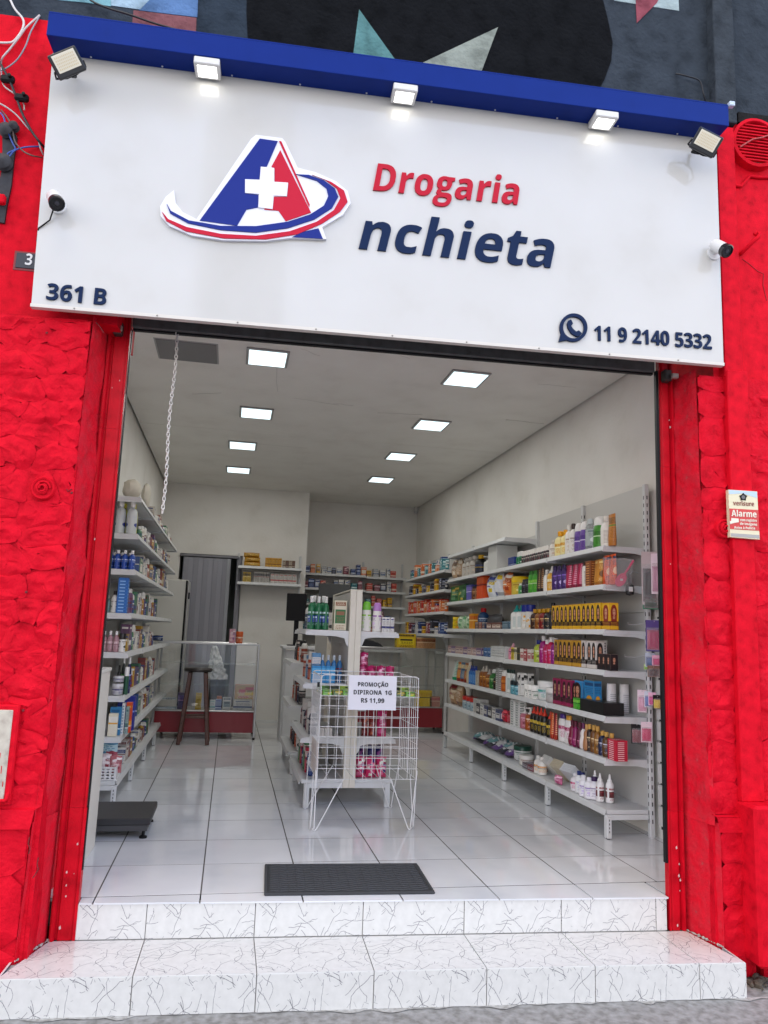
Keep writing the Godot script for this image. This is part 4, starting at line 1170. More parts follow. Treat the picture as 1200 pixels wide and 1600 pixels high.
	part("side_panel", bx(Vector3(-0.815, 0.457, -4.325), Vector3(0.37, 0.914, 0.336), 0.003), mat(lin(0.66, 0.63, 0.56), 0.5), lc)
	part("top_board", bx(Vector3(-0.813, 0.923, -4.325), Vector3(0.378, 0.018, 0.344), 0.003), mat(lin(0.68, 0.66, 0.60), 0.45), lc)
	# platform scale
	var ps := thing("platform_scale", "black low platform scale standing on the tiles", "scale")
	part("deck", bx(Vector3(-0.60, 0.092, -4.83), Vector3(0.47, 0.036, 0.44), 0.005), mat(lin(0.022, 0.022, 0.024), 0.5, 0.0, null, noise_nrm("fine", 0.09, 3.0), 6.0, 0.8), ps)
	part("skirt", bx(Vector3(-0.605, 0.058, -4.83), Vector3(0.452, 0.034, 0.42), 0.002), mat(lin(0.05, 0.05, 0.052), 0.55), ps)
	for e in [[-0.40, -4.645], [-0.40, -5.01], [-0.80, -4.645], [-0.80, -5.01]]:
		part("foot", lt([[0.022, 0.0], [0.022, 0.010], [0.009, 0.016], [0.009, 0.045]], 12), BLACK, ps, at(Vector3(e[0], 0.0, e[1])))
	# door mat
	var dm := thing("door_mat", "dark charcoal ribbed door mat just inside the entrance", "mat", Transform3D(Basis(Vector3.UP, -0.05), Vector3(0.622, 0.001, -3.838)))
	var weave := ImageTexture.create_from_image(mat_image())
	var mm := mat(lin(0.040, 0.043, 0.047), 0.95, 0.0, weave)
	part("pile", bx(Vector3(0, 0.006, 0), Vector3(0.745, 0.010, 0.408), 0.003), mm, dm)
	for r in 15:
		for c in 1:
			var g := MB.new()
			var z := -0.188 + r * 0.0269
			var n := 18
			for i in n:
				var x0 := -0.36 + 0.04 * i
				var s := 0.007 if i % 2 else -0.007
				g.xf = Transform3D(Basis(Vector3.UP, 0.33 if i % 2 else -0.33), Vector3(x0 + 0.02, 0.0125, z))
				g.box(Vector3.ZERO, Vector3(0.043, 0.0034, 0.012), 0.0014)
			part("rib", g.done(), mat(lin(0.052, 0.055, 0.060), 0.95), dm)
	for e in [[Vector3(0, 0.006, 0.212), Vector3(0.775, 0.011, 0.018)], [Vector3(0, 0.006, -0.212), Vector3(0.775, 0.011, 0.018)], [Vector3(0.380, 0.006, 0), Vector3(0.016, 0.011, 0.405)], [Vector3(-0.380, 0.006, 0), Vector3(0.016, 0.011, 0.405)]]:
		part("border", bx(e[0], e[1], 0.004), mat(lin(0.036, 0.038, 0.041), 0.9), dm)
	make_counters()
	make_units()
	make_basket()

func mat_image() -> Image:
	var im := Image.create(128, 128, false, Image.FORMAT_RGB8)
	var r := RandomNumberGenerator.new()
	r.seed = 4
	for y in 128:
		for x in 128:
			var q := 0.6 + 0.4 * r.randf()
			im.set_pixel(x, y, Color(q, q, q))
	im.generate_mipmaps()
	return im

func glass_counter(called: String, label: String, x0: float, x1: float, z: float, depth: float, y_base: float) -> Node3D:
	var t := thing(called, label, "display counter")
	var alu := mat(lin(0.52, 0.52, 0.51), 0.32, 0.85)
	var redl := mat(lin(0.24, 0.014, 0.022), 0.3)
	var top := 1.0
	var zb := z - depth
	var xm := (x0 + x1) / 2
	var w := x1 - x0
	part("base_panel", bx(Vector3(xm, (0.07 + y_base) / 2, z - 0.012), Vector3(w - 0.03, y_base - 0.07, 0.016), 0.001), redl, t)
	part("base_box", bx(Vector3(xm, (0.08 + y_base) / 2, z - depth / 2 - 0.012), Vector3(w - 0.04, y_base - 0.085, depth - 0.03)), redl, t)
	part("deck", bx(Vector3(xm, y_base + 0.004, z - depth / 2), Vector3(w - 0.03, 0.010, depth - 0.01), 0.001), mat(lin(0.5, 0.48, 0.45), 0.4), t)
	part("front_glass", bx(Vector3(xm, (y_base + top) / 2, z - 0.006), Vector3(w - 0.04, top - y_base - 0.02, 0.005)), pane(Color(0.5, 0.6, 0.57), 0.03), t)
	part("top_glass", bx(Vector3(xm, top - 0.002, z - depth / 2), Vector3(w - 0.02, 0.008, depth - 0.01)), pane(Color(0.75, 0.85, 0.82), 0.08), t)
	for y in [0.55, 0.78]:
		part("glass_shelf", bx(Vector3(xm, y, z - depth * 0.62), Vector3(w - 0.05, 0.006, depth * 0.6)), pane(Color(0.75, 0.88, 0.84), 0.16), t)
	part("side_glass", bx(Vector3(x1 - 0.010, (y_base + top) / 2, z - depth / 2), Vector3(0.005, top - y_base - 0.03, depth - 0.04)), pane(Color(0.75, 0.85, 0.82), 0.05), t)
	for e in [[x0, z], [x1, z], [x0, zb], [x1, zb]]:
		part("post", bx(Vector3(e[0], 0.51, e[1]), Vector3(0.022, 0.98, 0.022), 0.004), alu, t)
		part("foot", bx(Vector3(e[0], 0.01, e[1]), Vector3(0.026, 0.02, 0.026), 0.003), BLACK, t)
	for e in [[Vector3(xm, top - 0.004, z), Vector3(w, 0.022, 0.022)], [Vector3(xm, top - 0.004, zb), Vector3(w, 0.022, 0.022)], [Vector3(xm, y_base + 0.006, z + 0.004), Vector3(w - 0.02, 0.014, 0.012)], [Vector3(x1, top - 0.004, z - depth / 2), Vector3(0.022, 0.022, depth - 0.02)], [Vector3(x0, top - 0.004, z - depth / 2), Vector3(0.022, 0.022, depth - 0.02)]]:
		part("rail", bx(e[0], e[1], 0.004), alu, t)
	return t

func make_counters() -> void:
	glass_counter("glass_counter", "glass display counter with dark red base behind the wooden stool", -0.735, 0.318, -8.524, 0.46, 0.285)
	glass_counter("glass_counter", "glass display counter with red base beyond the wire basket", 1.00, 2.60, -9.20, 0.44, 0.30)
	# stool
	var st := thing("bar_stool", "tall dark wooden stool with round seat before the counter", "stool")
	var wood := mat(lin(0.12, 0.042, 0.026), 0.32, 0.0, noise_tex("grain", 0.03, Color(0.6, 0.6, 0.6), Color(1, 1, 1), 256, 4, 81, 0.4), null, 3.0)
	var c := Vector3(-0.293, 0, -8.20)
	part("seat", lt([[0.0, 0.715], [0.128, 0.715], [0.142, 0.722], [0.143, 0.742], [0.134, 0.752], [0.0, 0.753]], 28), mat(lin(0.028, 0.022, 0.020), 0.35), st, at(c))
	for e in [[-1, 1], [1, 1], [-1, -1], [1, -1]]:
		var a := c + Vector3(0.075 * e[0], 0.716, 0.07 * e[1])
		var b := c + Vector3(0.142 * e[0], 0.0, 0.118 * e[1])
		var g := MB.new()
		var dv := (b - a)
		var q := Basis.looking_at(dv.normalized(), Vector3(0, 0, 1))
		g.xf = Transform3D(q, (a + b) / 2)
		g.box(Vector3.ZERO, Vector3(0.040, 0.036, dv.length() - 0.012), 0.006)
		part("leg", g.done(), wood, st)
	for e in [[-1, 1, 1, 1, 0.27], [-1, -1, 1, -1, 0.27], [-1, 1, -1, -1, 0.33], [1, 1, 1, -1, 0.33]]:
		var k: float = lerpf(0.142, 0.075, e[4] / 0.716)
		var kz: float = lerpf(0.118, 0.07, e[4] / 0.716)
		part("rung", tb([c + Vector3(k * e[0], e[4], kz * e[1]), c + Vector3(k * e[2], e[4], kz * e[3])], 0.011, 7), wood, st)
	# unidentified white shape built as a crumpled hanging sheet, unidentified dark shape below
	var pb := thing("white_sheet", "crumpled white sheet shape hanging behind the counter glass", "bag")
	var nz := FastNoiseLite.new()
	nz.seed = 3
	nz.frequency = 9.0
	var g2 := MB.new()
	for side in [0.0, 0.02]:
		g2.grid(12, 20, func(u, v):
			var w := lerpf(0.135, 0.03, pow(v, 1.3)) * (1.0 + 0.35 * nz.get_noise_2d(v * 1.5, 7.0 + 3.0 * roundf(u)))
			var x: float = -0.105 + (u - 0.5) * 2.0 * w * 0.85 - 0.055 * v
			var y := lerpf(0.60, 0.965, v)
			return Vector3(x, y, -8.88 - side + 0.06 * nz.get_noise_2d(x * 4.0, y * 3.0) + 0.02 * sin(u * PI)))
	part("sheet", g2.done(), mat(lin(0.86, 0.86, 0.84), 0.28), pb)
	var db := thing("dark_shape", "black cloth shape standing under the crumpled white sheet", "bag")  # dark upright shape of unknown kind, modelled as cloth
	var g3 := MB.new()
	g3.grid(8, 10, func(u, v): return Vector3(-0.10 + (u - 0.5) * 0.17, 0.292 + 0.30 * v, -8.86 + 0.03 * sin(u * PI) + 0.01 * nz.get_noise_2d(u * 3.0, v * 3.0)))
	g3.grid(8, 10, func(u, v): return Vector3(-0.10 - (u - 0.5) * 0.17, 0.292 + 0.30 * v, -8.86 - 0.03 * sin(u * PI)))
	part("cloth", g3.done(), mat(lin(0.015, 0.016, 0.02), 0.8), db)
	# computer monitor on a plain desk
	var dk := thing("side_desk", "plain white desk holding the black monitor", "desk")
	part("top", bx(Vector3(0.79, 0.985, -8.55), Vector3(0.46, 0.03, 0.5), 0.004), STEEL, dk)
	part("front", bx(Vector3(0.80, 0.48, -8.36), Vector3(0.40, 0.95, 0.02), 0.003), STEEL, dk)
	part("side", bx(Vector3(0.59, 0.485, -8.55), Vector3(0.02, 0.97, 0.36), 0.003), STEEL, dk)
	var mo := thing("computer_monitor", "black flat computer monitor seen from behind on desk", "monitor")
	part("screen_back", bx(Vector3(0.70, 1.42, -8.52), Vector3(0.22, 0.30, 0.03), 0.006), BLACK, mo, Transform3D())
	part("stand", bx(Vector3(0.71, 1.14, -8.55), Vector3(0.05, 0.27, 0.03), 0.004), BLACK, mo)
	part("foot", bx(Vector3(0.71, 1.006, -8.55), Vector3(0.18, 0.012, 0.14), 0.003), BLACK, mo)
	var pn := thing("black_printer", "black open printer lid behind the island gondola", "printer")
	part("body", bx(Vector3(1.22, 1.51, -9.42), Vector3(0.36, 0.14, 0.30), 0.01), BLACK, pn)
	part("lid", bx(Vector3.ZERO, Vector3(0.40, 0.24, 0.014), 0.004), mat(lin(0.02, 0.021, 0.023), 0.5), pn, Transform3D(Basis(Vector3.RIGHT, -0.35), Vector3(1.25, 1.65, -9.56)))
	part("pedestal", bx(Vector3(1.22, 1.222, -9.42), Vector3(0.30, 0.435, 0.26), 0.006), DARK, pn)
	var dr := thing("dark_cloth", "dark cloth bundle lying on the far glass counter", "cloth")
	var g4 := MB.new()
	g4.grid(16, 8, func(u, v):
		var x: float = 1.60 + (u - 0.5) * 0.50
		var e := sin(u * PI) * sin(v * PI)
		return Vector3(x, 1.004 + 0.085 * sqrt(maxf(e, 0.0)) + 0.02 * nz.get_noise_2d(u * 2.0, v * 2.0) * e, -9.24 - 0.28 * v))
	part("fabric", g4.done(), mat(lin(0.010, 0.011, 0.016), 0.85), dr)

# ---------------------------------------------------------------- shelving
func shelf_mesh(w: float, d: float) -> ArrayMesh:
	# origin at the rear top edge centre; front towards +z; w along x
	var key := "shelf%.3f_%.3f" % [w, d]
	if shapes.has(key): return shapes[key]
	var g := MB.new()
	g.box(Vector3(0, -0.012, d / 2 - 0.006), Vector3(w, 0.024, d - 0.012), 0.002)
	# sloped price channel along the front
	g.xf = Transform3D(Basis(Vector3.RIGHT, -0.32), Vector3(0, -0.014, d - 0.002))
	g.box(Vector3.ZERO, Vector3(w - 0.004, 0.034, 0.005), 0.0015)
	g.xf = Transform3D()
	g.box(Vector3(0, 0.0012, d - 0.010), Vector3(w - 0.004, 0.004, 0.010), 0.001)
	shapes[key] = g.done()
	return shapes[key]
func bracket_mesh(d: float) -> ArrayMesh:
	var key := "bracket%.3f" % d
	if shapes.has(key): return shapes[key]
	var g := MB.new()
	g.xf = Transform3D(Basis(Vector3.UP, -PI / 2), Vector3.ZERO)     # polygon x runs to the front
	g.prism(PackedVector2Array([Vector2(0, -0.006), Vector2(d + 0.006, -0.006), Vector2(d + 0.012, -0.036), Vector2(d * 0.3, -0.040), Vector2(0.03, -0.052), Vector2(0.014, -0.095), Vector2(0, -0.11)]), -0.003, 0.003)
	shapes[key] = g.done()
	return shapes[key]

func wall_unit(label: String, xb: float, dir: float, z0: float, n: int, mod: float, levels: Array, d: float, ytop: Array, slots: bool) -> Node3D:
	# xb: plane of the back panels; dir: +1 when shelves reach to -x (against the +x wall), -1 for the other wall
	var t := thing("wall_shelving", label, "shelving")
	var rot := Basis(Vector3.UP, -PI / 2 * dir)                     # local +z points into the room
	for k in n + 1:
		var z := z0 - mod * k
		var h: float = ytop[mini(k, ytop.size() - 1)]
		var up := part("upright", bx(Vector3(xb - dir * 0.012, h / 2, z), Vector3(0.03, h, 0.032), 0.003), STEEL, t)
		if slots and k < 2:
			var g := MB.new()
			for i in int(h / 0.05) - 2: g.box(Vector3(xb - dir * 0.0275, 0.10 + i * 0.05, z), Vector3(0.002, 0.024, 0.005))
			for i in int(h / 0.05) - 2: g.box(Vector3(xb - dir * 0.012, 0.10 + i * 0.05, z + 0.0165), Vector3(0.006, 0.024, 0.002))
			part("slot", g.done(), BLACK, up)
		part("foot_beam", bx(Vector3(xb - dir * (0.02 + d / 2), 0.125, z), Vector3(d - 0.03, 0.03, 0.024), 0.002), STEEL, t)
		var lg := part("leg", bx(Vector3(xb - dir * (d - 0.012), 0.068, z), Vector3(0.03, 0.124, 0.042), 0.003), STEEL, t)
		part("foot", bx(Vector3(xb - dir * (d - 0.012), 0.004, z), Vector3(0.018, 0.008, 0.02)), BLACK, lg)
		if k < 3:
			for i in 4: part("slot", bx(Vector3(xb - dir * (d - 0.012), 0.045 + i * 0.022, z + 0.0212), Vector3(0.004, 0.012, 0.0015)), BLACK, lg)
	for k in n:
		var zm := z0 - mod * (k + 0.5)
		var h: float = ytop[mini(k + 1, ytop.size() - 1)]
		var yb := 0.12
		var rows := 5
		for i in rows:
			var ph := (h - yb) / rows
			part("back_panel", bx(Vector3(xb + dir * 0.004, yb + ph * (i + 0.5), zm), Vector3(0.012, ph - 0.003, mod - 0.004), 0.001), mat(lin(0.56, 0.55, 0.52), 0.30), t)
		for lv in levels:
			if lv is Array:
				if k < lv[1] or k > lv[2]: continue
			var y: float = lv[0] if lv is Array else lv
			part("shelf", shelf_mesh(mod - 0.004, d - (0.0 if y < 0.2 else 0.005)), STEEL, t, Transform3D(rot, Vector3(xb - dir * 0.004, y, zm)))
			if y > 0.2:
				for e in [-1, 1]:
					part("bracket", bracket_mesh(d - 0.01), STEEL, t, Transform3D(rot, Vector3(xb - dir * 0.004, y, zm + e * (mod / 2 - 0.006))))
	return t

func make_units() -> void:
	var lv := [0.165, 0.46, 0.712, 0.99, 1.242, 1.525, 1.772]
	wall_unit("long white steel wall shelving stocked with hair products", 2.602, 1.0, -4.472, 4, 0.9, lv + [[2.036, 2, 3]], 0.31, [2.19, 2.19, 2.19, 2.08, 2.08], true)
	wall_unit("white steel wall shelving behind the platform scale", -0.965, -1.0, -5.375, 4, 0.9, [0.165, 0.44, 0.70, 0.982, 1.24, 1.533, 1.775, 2.03], 0.31, [2.12, 2.12, 2.12, 2.12], false)
	# slotted board between the shelving and the doorway, with hooks
	var sw := thing("slat_board", "white slotted wall board with hooks beside the shutter rail", "slat board")
	for k in 13:
		part("board", bx(Vector3(2.628, 0.14 + k * 0.125, -4.14), Vector3(0.018, 0.112, 0.60), 0.001), mat(lin(0.62, 0.61, 0.59), 0.35), sw)
	part("backing", bx(Vector3(2.643, 0.89, -4.14), Vector3(0.012, 1.66, 0.60)), DARK, sw)
	# far continuation by the recess: shelves on other levels
	var fu := thing("corner_shelving", "white corner shelves packed with medicine boxes at the back", "shelving")
	for y in [1.185, 1.435, 1.68, 1.90]:
		part("shelf", shelf_mesh(1.95, 0.30), STEEL, fu, Transform3D(Basis(Vector3.UP, -PI / 2), Vector3(2.60, y, -9.20)))
	for z in [-8.20, -9.2, -10.15]:
		part("upright", bx(Vector3(2.618, 1.09, z), Vector3(0.03, 2.18, 0.03), 0.003), STEEL, fu)
		for y in [1.185, 1.435, 1.68, 1.90]: part("bracket", bracket_mesh(0.29), STEEL, fu, Transform3D(Basis(Vector3.UP, -PI / 2), Vector3(2.60, y, z)))
	for k in range(3, 6): part("back_panel", bx(Vector3(2.636, 0.30 + k * 0.34, -9.18), Vector3(0.012, 0.335, 1.98), 0.001), mat(lin(0.56, 0.55, 0.52), 0.3), fu)
	var bu := thing("back_shelving", "white shelves of medicine boxes on the recessed back wall", "shelving")
	for y in [0.95, 1.15, 1.35, 1.555, 1.77, 1.975]:
		for e in [[1.40, 0.90], [2.15, 0.58]]:
			part("shelf", shelf_mesh(e[1], 0.29), STEEL, bu, at(Vector3(e[0], y - (0.012 if e[0] > 2 else 0.0), -11.055)))
		for x in [0.955, 1.852, 2.44]: part("bracket", bracket_mesh(0.28), STEEL, bu, at(Vector3(x, y, -11.055)))
	for x in [0.955, 1.852, 2.44]: part("upright", bx(Vector3(x, 1.09, -11.058), Vector3(0.03, 2.2, 0.02), 0.003), STEEL, bu)
	var pu := thing("pair_shelving", "two white wall shelves beside the folding door", "shelving")
	for y in [1.970, 1.762]:
		part("shelf", shelf_mesh(0.82, 0.29), STEEL, pu, at(Vector3(0.46, y, -10.345)))
		for x in [0.05, 0.87]: part("bracket", bracket_mesh(0.28), STEEL, pu, at(Vector3(x, y, -10.345)))
	for x in [0.05, 0.87]: part("upright", bx(Vector3(x, 1.08, -10.349), Vector3(0.03, 2.16, 0.02), 0.003), STEEL, pu)
	# island gondola
	for e in [[-5.343, 0.93, 1.458, "white island gondola standing behind the wire basket", [1.178, 0.815, 0.456, 0.18]], [-6.55, 0.93, 1.16, "low white gondola standing behind the tall island gondola", [0.90, 0.55, 0.18]]]:
		var z: float = e[0]
		var L: float = e[1]
		var hh: float = e[2]
		var go := thing("island_gondola", e[3], "gondola")
		var cream := mat(lin(0.74, 0.70, 0.60), 0.42, 0.0, noise_tex("scuff", 0.02, Color.GRAY, Color.WHITE), null, 1.3)
		for zz in [z, z - L]:
			part("upright", bx(Vector3(0.8332, hh / 2 + 0.065, zz), Vector3(0.0415, hh - 0.13, 0.034), 0.002), cream, go)
			part("upright", bx(Vector3(0.8758, hh / 2 + 0.065, zz), Vector3(0.0415, hh - 0.13, 0.034), 0.002), cream, go)
			part("foot_beam", bx(Vector3(0.846, 0.145, zz - 0.002), Vector3(0.58, 0.034, 0.026), 0.002), STEEL, go)
			for x in [0.570, 1.122]:
				part("leg", bx(Vector3(x, 0.081, zz), Vector3(0.036, 0.158, 0.034), 0.003), STEEL, go)
		part("top_cap", bx(Vector3(0.8545, hh + 0.004, z - L / 2), Vector3(0.086, 0.010, L + 0.034), 0.002), cream, go)
		for x in [0.818, 0.891]: part("back_panel", bx(Vector3(x, (hh + 0.14) / 2, z - L / 2), Vector3(0.008, hh - 0.16, L - 0.036), 0.001), mat(lin(0.50, 0.49, 0.46), 0.4), go)
		for y in e[4]:
			for s in [-1.0, 1.0]:
				var d: float = 0.29 if s < 0 else 0.265
				part("shelf", shelf_mesh(L - 0.01, d), STEEL, go, Transform3D(Basis(Vector3.UP, PI / 2 * s), Vector3(0.8545 + s * 0.042, y, z - L / 2)))
				if y > 0.3:
					for zz in [z - 0.002, z - L + 0.002]: part("bracket", bracket_mesh(d), STEEL, go, Transform3D(Basis(Vector3.UP, PI / 2 * s), Vector3(0.8545 + s * 0.042, y, zz)))

# ---------------------------------------------------------------- wire basket with the offer sheet
func make_basket() -> void:
	var b := thing("wire_basket", "white wire display basket on bent wire legs with price sheet", "basket")
	var wire := mat(lin(0.70, 0.70, 0.69), 0.35)
	var x0 := 0.572
	var x1 := 1.186
	var zf := -4.79
	var zb := -5.285
	var yl := 0.287
	var yh := 0.905
	var r := 0.0019
	var rod := func(pts: Array, rr := r): part("wire", tb(pts, rr, 5), wire, b)
	# top rims and bottom frame, rounded corners
	for z in [zf, zb]:
		rod.call([Vector3(x0, yl, z), Vector3(x0, yh - 0.02, z), Vector3(x0 + 0.006, yh - 0.005, z), Vector3(x0 + 0.02, yh, z), Vector3(x1 - 0.02, yh, z), Vector3(x1 - 0.006, yh - 0.005, z), Vector3(x1, yh - 0.02, z), Vector3(x1, yl, z)], 0.0031)
		for i in 10: rod.call([Vector3(lerpf(x0, x1, (i + 1) / 11.0), yl, z), Vector3(lerpf(x0, x1, (i + 1) / 11.0), yh, z)])
		for i in 10: rod.call([Vector3(x0 - 0.008, lerpf(yl, yh, i / 10.0), z + 0.004), Vector3(x1 + 0.008, lerpf(yl, yh, i / 10.0), z + 0.004)])
	for x in [x0, x1]:
		rod.call([Vector3(x, yh - 0.01, zf), Vector3(x, yh - 0.01, zb)], 0.0042)
		for i in 8: rod.call([Vector3(x, yl, lerpf(zf, zb, (i + 1) / 9.0)), Vector3(x, yh - 0.01, lerpf(zf, zb, (i + 1) / 9.0))])
		for i in 6: rod.call([Vector3(x + 0.003, lerpf(yl, yh, i / 6.0), zf), Vector3(x + 0.003, lerpf(yl, yh, i / 6.0), zb)])
	for i in 14: rod.call([Vector3(lerpf(x0, x1, i / 13.0), 0.775, zf), Vector3(lerpf(x0, x1, i / 13.0), 0.775, zb)])
	for i in 4: rod.call([Vector3(x0, 0.771, lerpf(zf, zb, (i + 0.5) / 4.0)), Vector3(x1, 0.771, lerpf(zf, zb, (i + 0.5) / 4.0))])
	for i in 9: rod.call([Vector3(lerpf(x0, x1, i / 8.0), yl, zf), Vector3(lerpf(x0, x1, i / 8.0), yl, zb)])
	# hairpin legs
	var leg := func(top_a: Vector3, foot: Vector3, top_b: Vector3):
		var o := (top_b - top_a).normalized() * 0.012
		var pts := [top_a]
		pts.append(top_a.lerp(foot, 0.96))
		for k in 5: pts.append(foot + o * (k - 2) * 0.5 + Vector3(0, 0.0045 + 0.008 * absf(k - 2) * absf(k - 2) / 4.0, 0))
		pts.append(foot.lerp(top_b, 0.06) + o * 0.6)
		pts.append(top_b)
		part("leg", tb(pts, 0.0036, 6), wire, b)
	for z in [zf, zb]:
		leg.call(Vector3(x0 - 0.005, yl + 0.05, z + 0.008), Vector3(x0 - 0.010, 0.0, z + (0.05 if z == zf else -0.03)), Vector3(x0 + 0.16, yl, z + 0.006))
		leg.call(Vector3(x1 + 0.005, yl + 0.05, z + 0.008), Vector3(x1 - 0.040, 0.0, z + (0.05 if z == zf else -0.03)), Vector3(x1 - 0.16, yl, z + 0.006))
	leg.call(Vector3(x0 - 0.006, yl + 0.05, zf - 0.01), Vector3(x0 - 0.030, 0.0, zf + 0.02), Vector3(x0 - 0.004, yl, zf - 0.17))
	leg.call(Vector3(x1 + 0.006, yl + 0.05, zf - 0.01), Vector3(x1 - 0.012, 0.0, zf + 0.02), Vector3(x1 + 0.004, yl, zf - 0.17))
	# price sheet
	var sh := thing("price_sheet", "white paper offer sheet hung on the wire basket", "sheet")
	var g := MB.new()
	var pc := Vector3(0.892, 0.803, zf + 0.012)
	g.xf = Transform3D(Basis(Vector3(0, 0, 1), 0.0), pc)
	g.grid(10, 4, func(u, v): return Vector3((u - 0.5) * 0.302, (v - 0.5) * 0.208, 0.003 * sin(u * 5.0) * (1.0 - v)))
	g.grid(10, 4, func(u, v): return Vector3((0.5 - u) * 0.302, (v - 0.5) * 0.208, 0.003 * sin((1.0 - u) * 5.0) * (1.0 - v) - 0.0004))
	part("paper", g.done(), mat(lin(0.76, 0.76, 0.80), 0.8), sh)
	var f := SystemFont.new()
	f.font_names = PackedStringArray(["Droid Sans"])
	f.font_weight = 700
	var ink := mat(lin(0.02, 0.02, 0.025), 0.7)
	for e in [["PROMOÇÃO", 0.050, 0.196], ["DIPIRONA  1G", 0.002, 0.246], ["R$ 11,99", -0.047, 0.150]]:
		var w_all := f.get_string_size(e[0], HORIZONTAL_ALIGNMENT_LEFT, -1, 48).x
		var pix: float = e[2] / w_all
		var tm := TextMesh.new()
		tm.text = e[0]
		tm.font = f
		tm.font_size = 48
		tm.pixel_size = pix
		tm.depth = 0.0006
		tm.horizontal_alignment = HORIZONTAL_ALIGNMENT_CENTER
		tm.vertical_alignment = VERTICAL_ALIGNMENT_CENTER
		part("lettering", tm, ink, sh, at(pc + Vector3(0.0, e[1], 0.0042), 0.0))

# ---------------------------------------------------------------- goods
const NAMES := {"box": "product_box", "bottle": "plastic_bottle", "flat": "shampoo_bottle", "capbig": "lotion_bottle", "tube": "cream_tube", "nozzle": "nozzle_bottle", "pump": "pump_bottle", "can": "spray_can", "jar": "cream_jar", "curvy": "perfume_bottle", "vial": "small_vial", "bag": "soft_pack", "bin": "plastic_basket"}
const KINDS := {"box": "box", "bottle": "bottle", "flat": "bottle", "capbig": "bottle", "tube": "tube", "nozzle": "bottle", "pump": "bottle", "can": "spray can", "jar": "jar", "curvy": "bottle", "vial": "vial", "bag": "packet", "bin": "basket"}

